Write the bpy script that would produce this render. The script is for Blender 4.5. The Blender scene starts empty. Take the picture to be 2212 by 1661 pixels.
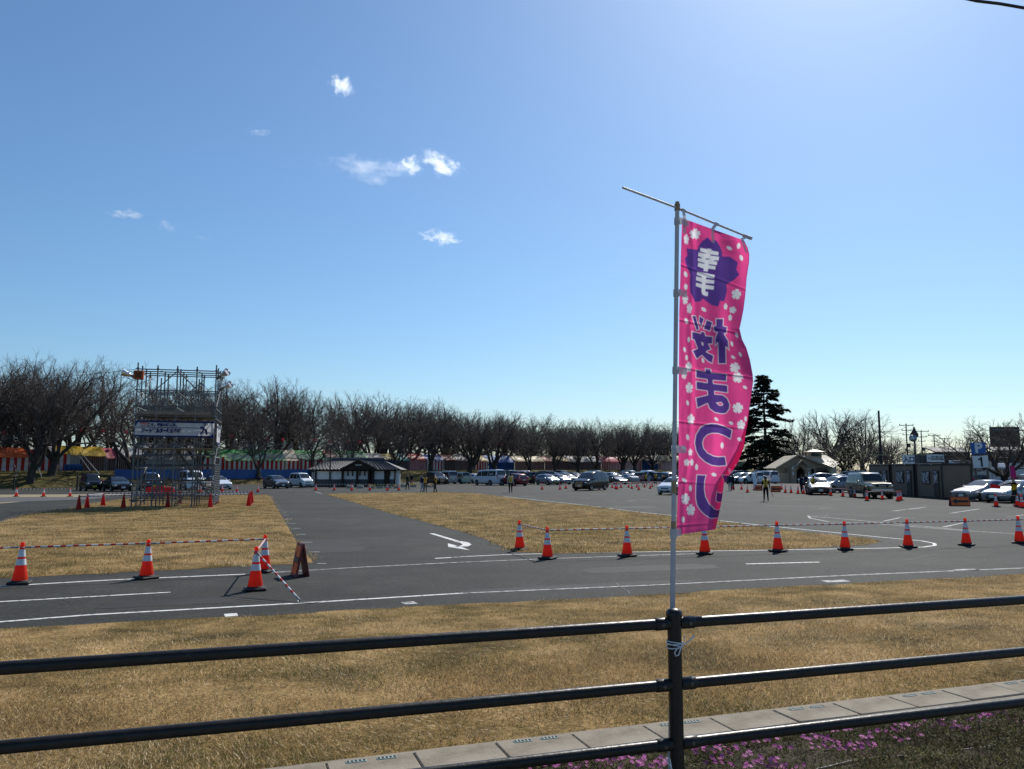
import bpy, bmesh, math, random
import numpy as np
from mathutils import Vector, Matrix

# ---------------------------------------------------------------- camera, sky, sun, exposure
SC = bpy.context.scene
COL = SC.collection
F_PX, CXP, CYP, CAM_H, HORIZON = 1720.0, 1106.0, 830.5, 2.2, 1013.0   # measured on a 2212 x 1661 copy
PITCH = math.atan((HORIZON - CYP) / F_PX)
cam_d = bpy.data.cameras.new('camera'); cam = bpy.data.objects.new('camera', cam_d); COL.objects.link(cam)
cam_d.sensor_width = 36.0; cam_d.lens = 36.0 * F_PX / 2212.0
cam_d.clip_start = 0.05; cam_d.clip_end = 6000.0
cam.location = (0, 0, CAM_H); cam.rotation_euler = (math.pi / 2 + PITCH, 0, 0)
SC.camera = cam

SUN_AZ, SUN_EL = math.radians(25.0), math.radians(43.0)      # azimuth measured from +Y towards +X
world = bpy.data.worlds.new('World'); SC.world = world; world.use_nodes = True
wn = world.node_tree.nodes; wl = world.node_tree.links
wbg = wn.get('Background') or wn.new('ShaderNodeBackground')
sky = wn.new('ShaderNodeTexSky'); sky.sky_type = 'NISHITA'; sky.sun_disc = False
sky.sun_elevation = SUN_EL; sky.sun_rotation = SUN_AZ
sky.air_density = 1.1; sky.dust_density = 0.6; sky.ozone_density = 10.0; sky.altitude = 10
wtint = wn.new('ShaderNodeMix'); wtint.data_type = 'RGBA'; wtint.blend_type = 'MULTIPLY'; wtint.inputs[0].default_value = 1.0
wtint.inputs[7].default_value = (1.03, 1.04, 0.955, 1)      # the camera's white balance leans to blue
wl.new(sky.outputs[0], wtint.inputs[6]); wl.new(wtint.outputs[2], wbg.inputs[0]); wbg.inputs[1].default_value = 0.107

sun_d = bpy.data.lights.new('sun', 'SUN'); sun = bpy.data.objects.new('sun', sun_d); COL.objects.link(sun)
sun_d.energy = 4.8; sun_d.angle = math.radians(0.53); sun_d.color = (1.0, 0.955, 0.88)
SUN_DIR = Vector((math.sin(SUN_AZ) * math.cos(SUN_EL), math.cos(SUN_AZ) * math.cos(SUN_EL), math.sin(SUN_EL)))
sun.rotation_euler = SUN_DIR.to_track_quat('Z', 'Y').to_euler()
sun.location = (30, 60, 80)

SC.view_settings.view_transform = 'Standard'; SC.view_settings.look = 'None'
SC.view_settings.exposure = 0.17; SC.view_settings.gamma = 1.0; SC.view_settings.use_curve_mapping = False
SC.render.engine = 'CYCLES'
SC.cycles.max_bounces = 6; SC.cycles.diffuse_bounces = 2; SC.cycles.glossy_bounces = 3
SC.cycles.transmission_bounces = 4; SC.cycles.transparent_max_bounces = 8; SC.cycles.volume_bounces = 4
SC.cycles.caustics_reflective = False; SC.cycles.caustics_refractive = False
SC.cycles.use_denoising = True
try: SC.cycles.denoiser = 'OPENIMAGEDENOISE'
except Exception: pass

# ---------------------------------------------------------------- measuring helpers
cP, sP = math.cos(PITCH), math.sin(PITCH)
def ray(px, py):
    a = (px - CXP) / F_PX; b = (CYP - py) / F_PX
    return Vector((a, cP - b * sP, sP + b * cP))
def G(px, py, z=0.0):            # where a sight line meets the level z
    r = ray(px, py); t = (z - CAM_H) / r.z
    return Vector((r.x * t, r.y * t, z))
def at(px, py, Y):               # where a sight line is Y metres in front of the viewer
    r = ray(px, py); t = Y / r.y
    return Vector((r.x * t, Y, CAM_H + r.z * t))
ROAD = math.radians(18.0)
UX, UY = math.cos(ROAD), math.sin(ROAD)
def UV(u, v, z=0.0): return Vector((u * UX - v * UY, u * UY + v * UX, z))
def toUV(p): return (p[0] * UX + p[1] * UY, -p[0] * UY + p[1] * UX)

# ---------------------------------------------------------------- mesh helpers
class MB:
    def __init__(s): s.v = []; s.f = []; s.mi = []; s.cur = 0
    def add(s, vs, fs):
        o = len(s.v); s.v.extend([tuple(p) for p in vs])
        for f in fs: s.f.append(tuple(i + o for i in f)); s.mi.append(s.cur)
        return s
    def box(s, c, d, rz=0.0, rx=0.0, ry=0.0):
        M = Matrix.Rotation(rz, 3, 'Z') @ Matrix.Rotation(ry, 3, 'Y') @ Matrix.Rotation(rx, 3, 'X')
        c = Vector(c); vs = []
        for z in (-.5, .5):
            for y in (-.5, .5):
                for x in (-.5, .5):
                    vs.append(c + M @ Vector((x * d[0], y * d[1], z * d[2])))
        return s.add(vs, [(0, 2, 3, 1), (4, 5, 7, 6), (0, 1, 5, 4), (2, 6, 7, 3), (0, 4, 6, 2), (1, 3, 7, 5)])
    def bbox(s, c, d, b=0.02, rz=0.0):      # box with chamfered edges
        c = Vector(c); M = Matrix.Rotation(rz, 3, 'Z'); x, y, z = d[0] / 2, d[1] / 2, d[2] / 2
        b = min(b, x * .9, y * .9, z * .9)
        rings = []
        for zz, k in ((-z, b), (-z + b, 0), (z - b, 0), (z, b)):
            X, Y = x - k, y - k
            rings.append([(X, Y - b), (X - b, Y), (-X + b, Y), (-X, Y - b), (-X, -Y + b), (-X + b, -Y), (X - b, -Y), (X, -Y + b)])
            rings[-1] = [(p[0], p[1], zz) for p in rings[-1]]
        vs = [c + M @ Vector(p) for r in rings for p in r]
        fs = [tuple(reversed(range(8))), tuple(range(24, 32))]
        for k in range(3):
            for i in range(8):
                j = (i + 1) % 8; fs.append((k * 8 + i, k * 8 + j, k * 8 + 8 + j, k * 8 + 8 + i))
        return s.add(vs, fs)
    def tube(s, pts, r, n=8, caps=True):
        pts = [Vector(p) for p in pts]; m = len(pts)
        rr = r if hasattr(r, '__len__') else [r] * m
        vs = []; prev = None
        for i, p in enumerate(pts):
            t = (pts[min(i + 1, m - 1)] - pts[max(i - 1, 0)])
            t = t.normalized() if t.length > 1e-9 else Vector((0, 0, 1))
            if prev is None:
                a = Vector((0, 0, 1)) if abs(t.z) < .9 else Vector((1, 0, 0))
                e1 = t.cross(a).normalized()
            else:
                e1 = (prev - t * prev.dot(t))
                e1 = e1.normalized() if e1.length > 1e-9 else t.orthogonal().normalized()
            prev = e1; e2 = t.cross(e1)
            for k in range(n):
                a = 2 * math.pi * k / n
                vs.append(p + (e1 * math.cos(a) + e2 * math.sin(a)) * rr[i])
        fs = []
        for i in range(m - 1):
            for k in range(n):
                j = (k + 1) % n; fs.append((i * n + k, i * n + j, i * n + n + j, i * n + n + k))
        if caps: fs.append(tuple(reversed(range(n)))); fs.append(tuple(range((m - 1) * n, m * n)))
        return s.add(vs, fs)
    def bar(s, a, b, w, h):
        a, b = Vector(a), Vector(b); t = (b - a).normalized()
        up = Vector((0, 0, 1)) if abs(t.z) < .95 else Vector((0, 1, 0))
        e1 = t.cross(up).normalized(); e2 = e1.cross(t)
        vs = [p + e1 * x * w / 2 + e2 * y * h / 2 for p in (a, b) for x, y in ((-1, -1), (1, -1), (1, 1), (-1, 1))]
        return s.add(vs, [(3, 2, 1, 0), (4, 5, 6, 7), (0, 1, 5, 4), (1, 2, 6, 5), (2, 3, 7, 6), (3, 0, 4, 7)])
    def lathe(s, prof, n=16, c=(0, 0, 0), caps=True):
        c = Vector(c); vs = []
        for r, z in prof:
            for k in range(n):
                a = 2 * math.pi * k / n; vs.append(c + Vector((r * math.cos(a), r * math.sin(a), z)))
        fs = []; m = len(prof)
        for i in range(m - 1):
            for k in range(n):
                j = (k + 1) % n; fs.append((i * n + k, i * n + j, i * n + n + j, i * n + n + k))
        if caps: fs.append(tuple(reversed(range(n)))); fs.append(tuple(range((m - 1) * n, m * n)))
        return s.add(vs, fs)
    def poly(s, pts): return s.add(pts, [tuple(range(len(pts)))])
    def slab(s, pts, off):          # polygon given thickness along a vector
        off = Vector(off); n = len(pts); P = [Vector(p) for p in pts]
        vs = P + [p + off for p in P]
        fs = [tuple(reversed(range(n))), tuple(range(n, 2 * n))]
        for i in range(n): j = (i + 1) % n; fs.append((i, j, n + j, n + i))
        return s.add(vs, fs)
    def ball(s, c, r, nu=10, nv=6, sq=(1, 1, 1)):
        prof = [(max(1e-4, math.sin(math.pi * i / nv)), -math.cos(math.pi * i / nv)) for i in range(nv + 1)]
        c = Vector(c); vs = []
        for q, z in prof:
            for k in range(nu):
                a = 2 * math.pi * k / nu
                vs.append(c + Vector((q * math.cos(a) * r * sq[0], q * math.sin(a) * r * sq[1], z * r * sq[2])))
        fs = []
        for i in range(nv):
            for k in range(nu):
                j = (k + 1) % nu; fs.append((i * nu + k, i * nu + j, i * nu + nu + j, i * nu + nu + k))
        return s.add(vs, fs)
    def mesh(s, name, mats, smooth=False, sharp=None):
        me = bpy.data.meshes.new(name); me.from_pydata(s.v, [], s.f)
        if not isinstance(mats, (list, tuple)): mats = [mats]
        for m in mats: me.materials.append(m)
        if len(mats) > 1: me.polygons.foreach_set('material_index', s.mi)
        me.validate(); me.update()
        if smooth or sharp is not None:
            me.polygons.foreach_set('use_smooth', [True] * len(me.polygons))
            if sharp is not None: me.set_sharp_from_angle(angle=math.radians(sharp))
        return me
    def build(s, name, mats, parent=None, smooth=False, sharp=None):
        return link(name, s.mesh(name, mats, smooth, sharp), parent)
def link(name, me, parent=None):
    o = bpy.data.objects.new(name, me); COL.objects.link(o)
    if parent is not None: o.parent = parent
    return o
def tag(o, label=None, cat=None, group=None, kind=None):
    if label: o['label'] = label
    if cat: o['category'] = cat
    if group: o['group'] = group
    if kind: o['kind'] = kind
    return o
def thing(name, label, cat, loc=(0, 0, 0), rz=0.0, group=None, scale=1.0):
    o = bpy.data.objects.new(name, None); COL.objects.link(o); o.empty_display_size = .2
    o.location = loc; o.rotation_euler = (0, 0, rz); o.scale = (scale,) * 3 if not hasattr(scale, '__len__') else scale
    return tag(o, label, cat, group)
def copy_tree(o, parent=None):
    c = o.copy(); COL.objects.link(c); c.parent = parent
    for ch in list(o.children): copy_tree(ch, c)
    return c
def np_mesh(name, verts, faces, mat, col=None, smooth=False):     # numpy triangles or quads
    me = bpy.data.meshes.new(name); n = len(verts); m, k = faces.shape
    me.vertices.add(n); me.vertices.foreach_set('co', np.asarray(verts, np.float32).ravel())
    me.loops.add(m * k); me.loops.foreach_set('vertex_index', faces.astype(np.int32).ravel())
    me.polygons.add(m); me.polygons.foreach_set('loop_start', np.arange(0, m * k, k, dtype=np.int32))
    if smooth: me.polygons.foreach_set('use_smooth', np.ones(m, bool))
    me.update(calc_edges=True)
    if col is not None:
        ca = me.color_attributes.new('Col', 'FLOAT_COLOR', 'POINT')
        cc = np.ones((n, 4), np.float32); cc[:, :3] = col; ca.data.foreach_set('color', cc.ravel())
    me.materials.append(mat)
    return me

# ---------------------------------------------------------------- materials
MATS = {}
def pbsdf(name, color=(.5, .5, .5), rough=.6, metal=0.0, spec=.5, coat=0.0, **kw):
    if name in MATS: return MATS[name]
    m = bpy.data.materials.new(name); m.use_nodes = True; b = m.node_tree.nodes['Principled BSDF']
    b.inputs['Base Color'].default_value = (*color, 1); b.inputs['Roughness'].default_value = rough
    b.inputs['Metallic'].default_value = metal; b.inputs['Specular IOR Level'].default_value = spec
    if coat: b.inputs['Coat Weight'].default_value = coat; b.inputs['Coat Roughness'].default_value = .04
    for k, v in kw.items(): b.inputs[k].default_value = v
    MATS[name] = m
    return m
def nodes(m): return m.node_tree.nodes, m.node_tree.links, m.node_tree.nodes['Principled BSDF']
def noise_mat(name, cols, scale=5.0, rough=.8, spec=.3, detail=5.0, bump=0.0, bscale=None, stretch=None, coords='Object', metal=0.0, stops=None, distort=0.0):
    if name in MATS: return MATS[name]
    m = pbsdf(name, cols[0], rough, metal, spec); n, l, b = nodes(m)
    tc = n.new('ShaderNodeTexCoord'); mp = n.new('ShaderNodeMapping'); l.new(tc.outputs[coords], mp.inputs[0])
    if stretch: mp.inputs['Scale'].default_value = stretch
    t = n.new('ShaderNodeTexNoise'); t.inputs['Scale'].default_value = scale; t.inputs['Detail'].default_value = detail
    t.inputs['Roughness'].default_value = .65; t.inputs['Distortion'].default_value = distort
    l.new(mp.outputs[0], t.inputs['Vector'])
    r = n.new('ShaderNodeValToRGB'); l.new(t.outputs['Fac'], r.inputs[0])
    k = len(cols); e = r.color_ramp.elements
    st = stops or [.3 + .4 * i / (k - 1) for i in range(k)]
    e[0].position = st[0]; e[0].color = (*cols[0], 1); e[1].position = st[-1]; e[1].color = (*cols[-1], 1)
    for i in range(1, k - 1): x = e.new(st[i]); x.color = (*cols[i], 1)
    l.new(r.outputs[0], b.inputs['Base Color'])
    if bump:
        t2 = n.new('ShaderNodeTexNoise'); t2.inputs['Scale'].default_value = bscale or scale * 8; t2.inputs['Detail'].default_value = 4
        l.new(mp.outputs[0], t2.inputs['Vector'])
        bp = n.new('ShaderNodeBump'); bp.inputs['Strength'].default_value = bump; bp.inputs['Distance'].default_value = .02
        l.new(t2.outputs['Fac'], bp.inputs['Height']); l.new(bp.outputs[0], b.inputs['Normal'])
    return m
def attr_mat(name, rough=.8, spec=.2, translucent=0.0):
    if name in MATS: return MATS[name]
    m = pbsdf(name, (.5, .5, .5), rough, 0, spec); n, l, b = nodes(m)
    a = n.new('ShaderNodeAttribute'); a.attribute_name = 'Col'; l.new(a.outputs['Color'], b.inputs['Base Color'])
    if translucent:
        tr = n.new('ShaderNodeBsdfTranslucent'); mx = n.new('ShaderNodeMixShader'); mx.inputs[0].default_value = translucent
        l.new(a.outputs['Color'], tr.inputs['Color']); out = n['Material Output']
        l.new(b.outputs[0], mx.inputs[1]); l.new(tr.outputs[0], mx.inputs[2]); l.new(mx.outputs[0], out.inputs['Surface'])
    return m
def stripe_mat(name, c1, c2, width, axis=0, rough=.85, translucent=.25, duty=.5, soft=.0):
    """two-colour cloth stripes along one object axis"""
    if name in MATS: return MATS[name]
    m = pbsdf(name, c1, rough, 0, .2); n, l, b = nodes(m)
    tc = n.new('ShaderNodeTexCoord'); sx = n.new('ShaderNodeSeparateXYZ'); l.new(tc.outputs['Object'], sx.inputs[0])
    mul = n.new('ShaderNodeMath'); mul.operation = 'MULTIPLY'; mul.inputs[1].default_value = 1.0 / (2 * width); l.new(sx.outputs[axis], mul.inputs[0])
    fr = n.new('ShaderNodeMath'); fr.operation = 'FRACT'; l.new(mul.outputs[0], fr.inputs[0])
    gt = n.new('ShaderNodeMath'); gt.operation = 'GREATER_THAN'; gt.inputs[1].default_value = duty; l.new(fr.outputs[0], gt.inputs[0])
    mx = n.new('ShaderNodeMix'); mx.data_type = 'RGBA'; mx.inputs[6].default_value = (*c1, 1); mx.inputs[7].default_value = (*c2, 1)
    l.new(gt.outputs[0], mx.inputs[0])
    t = n.new('ShaderNodeTexNoise'); t.inputs['Scale'].default_value = 1.3; l.new(tc.outputs['Object'], t.inputs['Vector'])
    mr = n.new('ShaderNodeMapRange'); mr.inputs[1].default_value = .3; mr.inputs[2].default_value = .7; mr.inputs[3].default_value = .75; mr.inputs[4].default_value = 1.05
    l.new(t.outputs['Fac'], mr.inputs[0])
    m2 = n.new('ShaderNodeMix'); m2.data_type = 'RGBA'; m2.blend_type = 'MULTIPLY'; m2.inputs[0].default_value = 1
    l.new(mx.outputs[2], m2.inputs[6]); l.new(mr.outputs[0], m2.inputs[7])
    l.new(m2.outputs[2], b.inputs['Base Color'])
    if translucent:
        tr = n.new('ShaderNodeBsdfTranslucent'); ms = n.new('ShaderNodeMixShader'); ms.inputs[0].default_value = translucent
        l.new(m2.outputs[2], tr.inputs['Color']); out = n['Material Output']
        l.new(b.outputs[0], ms.inputs[1]); l.new(tr.outputs[0], ms.inputs[2]); l.new(ms.outputs[0], out.inputs['Surface'])
    return m
def cloth_mat(name, color, translucent=.3, rough=.8, spec=.25):
    if name in MATS: return MATS[name]
    m = noise_mat(name, [tuple(c * .82 for c in color), color], 2.5, rough, spec, bump=.15, bscale=6)
    n, l, b = nodes(m); out = n['Material Output']
    if translucent:
        tr = n.new('ShaderNodeBsdfTranslucent'); ms = n.new('ShaderNodeMixShader'); ms.inputs[0].default_value = translucent
        tr.inputs['Color'].default_value = (*color, 1)
        l.new(b.outputs[0], ms.inputs[1]); l.new(tr.outputs[0], ms.inputs[2]); l.new(ms.outputs[0], out.inputs['Surface'])
    return m

WORK = bpy.data.scenes.new('workbench')      # small side scene, so that evaluating one object stays cheap
def evaluated(o):
    WORK.collection.objects.link(o); vl = WORK.view_layers[0]; vl.update(); dg = vl.depsgraph
    me = bpy.data.meshes.new_from_object(o.evaluated_get(dg)); WORK.collection.objects.unlink(o)
    return me
def text_mesh(body, size=1.0, bold=0.0, depth=0.0, align='CENTER'):
    cu = bpy.data.curves.new('lettering', 'FONT'); cu.body = body; cu.size = size; cu.align_x = align; cu.align_y = 'CENTER'
    cu.offset = bold; cu.extrude = depth; cu.resolution_u = 4
    o = bpy.data.objects.new('lettering', cu); me = evaluated(o)
    bpy.data.objects.remove(o); bpy.data.curves.remove(cu)
    return me
def lettering(body, size, mat, parent, loc, rot, bold=0.0, width=None, depth=.003, name='lettering'):
    me = text_mesh(body, size, bold, depth); me.materials.clear(); me.materials.append(mat)
    if width:
        xs = [v.co.x for v in me.vertices]
        if xs:
            k = width / (max(xs) - min(xs)); mid = (max(xs) + min(xs)) / 2
            for v in me.vertices: v.co.x = (v.co.x - mid) * k
    o = link(name, me, parent); o.location = loc; o.rotation_euler = rot
    return o

# ================================================================ THE SETTING: ground, road, bank
rng = np.random.default_rng(7)
def vnoise(x, y, s, seed=0):
    r = np.random.default_rng(seed); T = r.random((64, 64))
    x = np.asarray(x) / s; y = np.asarray(y) / s
    i = np.floor(x).astype(int); j = np.floor(y).astype(int); fx = x - i; fy = y - j
    fx = fx * fx * (3 - 2 * fx); fy = fy * fy * (3 - 2 * fy)
    a = T[i % 64, j % 64]; b = T[(i + 1) % 64, j % 64]; c = T[i % 64, (j + 1) % 64]; d = T[(i + 1) % 64, (j + 1) % 64]
    return (a * (1 - fx) + b * fx) * (1 - fy) + (c * (1 - fx) + d * fx) * fy
def fbm(x, y, s, seed=0): return .55 * vnoise(x, y, s, seed) + .3 * vnoise(x, y, s * .43, seed + 1) + .15 * vnoise(x, y, s * .17, seed + 2)

V_BED0, V_GUT0, V_GUT1, V_EDGE = 3.75, 5.20, 5.615, 12.85
def zprof(v):                         # cross-section from the footpath down to the lot
    return float(np.interp(v, [-6, 3.6, 3.75, 5.14, 5.58, 5.75, 7.7, 12.85, 14], [.5, .5, .36, .255, .262, .268, .24, 0.0, 0.0]))

M_earth = noise_mat('dry_earth', [(.10, .085, .05), (.17, .14, .085), (.22, .19, .12)], .35, .95, .1)
M_asph = noise_mat('asphalt', [(.0155, .016, .0135), (.029, .0292, .0248), (.042, .0415, .0355)], .16, .85, .22, detail=10, bump=.5, bscale=70, stops=[.30, .5, .68])
def add_speckle(m, amount=.5, scale=60):      # aggregate grain in the tar
    n, l, b = nodes(m); src = b.inputs['Base Color'].links[0].from_socket
    tc = n.new('ShaderNodeTexCoord'); t = n.new('ShaderNodeTexNoise'); t.inputs['Scale'].default_value = scale; t.inputs['Detail'].default_value = 2
    l.new(tc.outputs['Object'], t.inputs['Vector'])
    mr = n.new('ShaderNodeMapRange'); mr.inputs[1].default_value = .3; mr.inputs[2].default_value = .75
    mr.inputs[3].default_value = 1 - amount; mr.inputs[4].default_value = 1 + amount; l.new(t.outputs['Fac'], mr.inputs[0])
    mx = n.new('ShaderNodeMix'); mx.data_type = 'RGBA'; mx.blend_type = 'MULTIPLY'; mx.inputs[0].default_value = 1
    l.new(src, mx.inputs[6]); l.new(mr.outputs[0], mx.inputs[7]); l.new(mx.outputs[2], b.inputs['Base Color'])
add_speckle(M_asph, .5, 45); add_speckle(M_asph, .42, 11); add_speckle(M_asph, .22, 1.1)
M_paint = noise_mat('worn_road_paint', [(.10, .10, .10), (.50, .50, .48), (.64, .64, .62)], 9, .7, .3, stops=[.36, .44, .6], detail=7)
M_paint_thin = noise_mat('faded_road_paint', [(.085, .085, .085), (.30, .30, .29), (.55, .55, .54)], 7, .75, .3, stops=[.38, .5, .68], detail=7)
M_grass_ground = noise_mat('dry_grass_ground', [(.06, .045, .016), (.14, .094, .036), (.25, .166, .07), (.34, .232, .105)], .9, .95, .05, detail=10, bump=.8, bscale=40, stops=[.34, .45, .56, .68])
add_speckle(M_grass_ground, .45, 28)
M_bank = noise_mat('bank_grass', [(.045, .045, .018), (.10, .085, .035), (.16, .125, .06)], .5, .95, .05, detail=8, bump=.6, bscale=20)

S = 2600.0
o = MB().poly([(-S, -S, -.03), (S, -S, -.03), (S, S, -.03), (-S, S, -.03)]).build('ground', M_earth); tag(o, kind='structure')
lot = MB().poly([UV(-140, V_EDGE), UV(190, V_EDGE), UV(190, 260), UV(-140, 260)]).build('parking_lot', M_asph); tag(lot, kind='structure')

def vsheet(name, v0, v1, u0, u1, nv, nu, mat, rough=0.0):
    us = np.linspace(u0, u1, nu); vs = np.linspace(v0, v1, nv); b = MB()
    for v in vs:
        for u in us:
            z = zprof(v) + rough * (fbm(np.array([u]), np.array([v]), .8, 3)[0] - .5)
            b.v.append(tuple(UV(u, v, z)))
    for i in range(nv - 1):
        for j in range(nu - 1):
            b.f.append((i * nu + j, i * nu + j + 1, i * nu + nu + j + 1, i * nu + nu + j)); b.mi.append(0)
    return tag(b.build(name, mat, smooth=True), kind='structure')
verge = vsheet('verge', V_GUT1 - .22, V_EDGE + .1, -22, 36, 30, 90, M_grass_ground, .03)
M_soil = noise_mat('dark_soil', [(.028, .022, .014), (.05, .04, .026), (.075, .06, .04)], 8, .95, .1, bump=.8, bscale=60)
bed = vsheet('flower_bed', V_BED0, V_GUT0 + .16, -22, 36, 12, 120, M_soil, .05)
M_path = noise_mat('footpath_paving', [(.15, .14, .13), (.22, .21, .19)], 1.2, .85, .3)
path = vsheet('footpath', -6, V_BED0, -22, 36, 8, 6, M_path)

# markings: polygons measured on the lot, laid 4 mm above it
def mark(pts, mat=M_paint, z=.004):
    MB().poly([G(x, y, z) for x, y in pts]).build('road_marking', mat, lot)
def line(a, b, w, mat=M_paint, z=.004, n=1):
    A, B = G(*a, z), G(*b, z); d = (B - A).normalized(); s = Vector((-d.y, d.x, 0)) * w / 2
    MB().poly([A + s, A - s, B - s, B + s]).build('road_marking', mat, lot)
def uline(v, u0, u1, w=.12, mat=M_paint, z=.004):
    MB().poly([UV(u0, v - w / 2, z), UV(u1, v - w / 2, z), UV(u1, v + w / 2, z), UV(u0, v + w / 2, z)]).build('road_marking', mat, lot)
def pline(pts, w, mat=M_paint, z=.004):
    P = [G(x, y, z) for x, y in pts]; L = []; R = []
    for i, p in enumerate(P):
        d = (P[min(i + 1, len(P) - 1)] - P[max(i - 1, 0)]).normalized(); s = Vector((-d.y, d.x, 0)) * w / 2
        L.append(p + s); R.append(p - s)
    b = MB(); n = len(P); b.v = [tuple(p) for p in L + R]
    for i in range(n - 1): b.f.append((i, n + i, n + i + 1, i + 1)); b.mi.append(0)
    b.build('road_marking', mat, lot)
pline([(-400, 1366), (0, 1343), (190, 1328), (640, 1303), (1000, 1281)], .10)
pline([(1000, 1281), (1400, 1264), (1840, 1242), (2400, 1219)], .09, M_paint_thin)
pline([(-300, 1320), (0, 1299.5), (368, 1279)], .09)
pline([(-300, 1284), (0, 1266), (250, 1252), (530, 1240)], .11)
pline([(530, 1240), (760, 1226), (1000, 1214), (1200, 1206), (1500, 1196)], .09, M_paint_thin)
line((1612, 1218), (1770, 1214), .12)
line((940, 1206), (975, 1204), .14); line((980, 1204), (1005, 1202), .14, M_paint_thin)
pline([(1005, 1202), (1100, 1197.5), (1300, 1193), (1600, 1189), (1900, 1184), (1995, 1181.5), (2020, 1178), (2018, 1173.5), (1990, 1168), (1900, 1160), (1780, 1148), (1640, 1134), (1500, 1118), (1381, 1106), (1263, 1091), (1161, 1080), (1085, 1071.5)], .10)
line((1780, 1256), (1830, 1254), .25, M_paint_thin); line((870, 1303), (898, 1301), .25, M_paint_thin)
line((485, 1329), (513, 1327), .25, M_paint); line((2065, 1231), (2110, 1230), .22, M_paint_thin)
for (a, b, y) in [(582, 590.5, 1077), (584, 594, 1080), (592, 601, 1086.6), (595, 604, 1091), (597, 608, 1096), (601, 612, 1100.7), (610, 621, 1106), (612, 624, 1113), (615, 631, 1121), (622, 639, 1130), (634, 649, 1141), (641, 660, 1154), (648, 675, 1171), (666, 691, 1192), (685, 705, 1217),
                  (775, 782, 1084), (791, 798, 1088), (805, 810, 1092), (820, 826, 1097), (839, 844, 1102), (859, 864, 1108.5), (885, 892, 1114.6), (913, 924, 1122), (944, 958, 1132), (983, 993, 1144), (1029, 1038, 1158), (1087, 1102, 1175.7)]:
    line((a, y), (b, y), .07 + .0006 * (1217 - y), M_paint_thin)
# arrow
pline([(932, 1152), (960, 1160.5), (990, 1169.5)], .16); 
pline([(988, 1169), (1003, 1172), (1009, 1176), (1003, 1179.5), (985, 1180)], .26)
mark([(967.5, 1173.5), (968, 1181), (1015, 1188.5), (996, 1181), (985, 1178)])
# bays and lanes on the lot
for a, b in [((1929, 1103.6), (2000, 1095)), ((1925, 1103.8), (1945, 1103.2)), ((2056, 1108), (2116, 1099)), ((2050, 1108.6), (2070, 1108)), ((1909, 1125.6), (1945, 1118)), ((1943, 1118), (1975, 1118.6)),
             ((2038, 1138), (2082, 1129)), ((2034, 1138.4), (2056, 1138)), ((2171, 1116), (2230, 1117.5)), ((2195, 1114), (2230, 1110)), ((1655, 1092), (1790, 1094)), ((1770, 1098), (1800, 1097)), ((1820, 1079), (1795, 1080)), ((1712, 1078), (1755, 1078.5)),
             ((1390, 1067), (1420, 1067.5)), ((1275, 1067.5), (1310, 1067.5)), ((1330, 1068.5), (1395, 1069.5)), ((1255, 1075.5), (1276, 1076.5)), ((1355, 1082), (1375, 1080.5)), ((1380, 1079), (1400, 1078.5)), ((1125, 1072), (1160, 1074)),
             ((870, 1058), (882, 1058)), ((893, 1058), (900, 1058)), ((960, 1051), (980, 1051.5)), ((560, 1061.5), (575, 1061)), ((584, 1064.5), (595, 1064)), ((566, 1063), (572, 1063)), ((662, 1059), (670, 1059.5)), ((680, 1062), (695, 1066)), ((535, 1061.5), (548, 1061.5)),
             ((270, 1072), (320, 1071)), ((95, 1077), (120, 1076)), ((1500, 1095), (1560, 1099)), ((1590, 1082), (1620, 1082)), ((1680, 1072), (1700, 1072)), ((1640, 1070), (1660, 1071)), ((1960, 1100), (1990, 1098))]:
    line(a, b, .11, M_paint_thin)
pline([(1745, 1115), (1800, 1119), (1900, 1128), (2000, 1137), (2100, 1147), (2300, 1160)], .11, M_paint_thin)
pline([(1790, 1114), (1746, 1114), (1750, 1119), (1790, 1127), (1890, 1131), (2080, 1146)], .11, M_paint_thin)
line((20, 1080), (120, 1078), .5, M_paint_thin)
# sealed cracks and old patches
M_tar = noise_mat('tar_patch', [(.035, .035, .037), (.055, .055, .057)], 3, .7, .4)
for a, b, w in [((1330, 1073), (1660, 1083), .06), ((1520, 1103), (1900, 1112), .05), ((1150, 1060), (1320, 1064), .07), ((1900, 1097), (2200, 1112), .06), ((1300, 1083), (1480, 1089), .05)]:
    line(a, b, w, M_tar, .0075)
rk = random.Random(8)
for x, y, n_, a in ((120, 1320, 9, .3), (420, 1290, 8, -.2), (800, 1250, 10, .1), (1180, 1225, 9, .5), (1500, 1235, 12, .2), (1950, 1210, 10, .1), (760, 1180, 9, .9), (900, 1160, 8, -.6), (1750, 1105, 12, .15), (2050, 1125, 12, .3), (1600, 1075, 12, .1), (1250, 1070, 10, .2)):
    q_ = G(x, y, .0075); P_ = [q_]; a += ROAD
    for _ in range(n_): a += rk.gauss(0, .45); q_ = q_ + Vector((math.cos(a), math.sin(a), 0)) * rk.uniform(.15, .5); P_.append(q_)
    b = MB(); L_ = len(P_)
    for i, p_ in enumerate(P_): w_ = .006 + .010 * rk.random(); b.v += [(p_.x, p_.y - w_, .0075), (p_.x, p_.y + w_, .0075)]
    for i in range(L_ - 1): b.f.append((2 * i, 2 * i + 2, 2 * i + 3, 2 * i + 1)); b.mi.append(0)
    b.build('crack', M_tar, lot)
M_patch = noise_mat('asphalt_patch', [(.014, .014, .0145), (.024, .0235, .023), (.032, .031, .03)], .5, .8, .25, detail=8, bump=.5, bscale=70)
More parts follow.
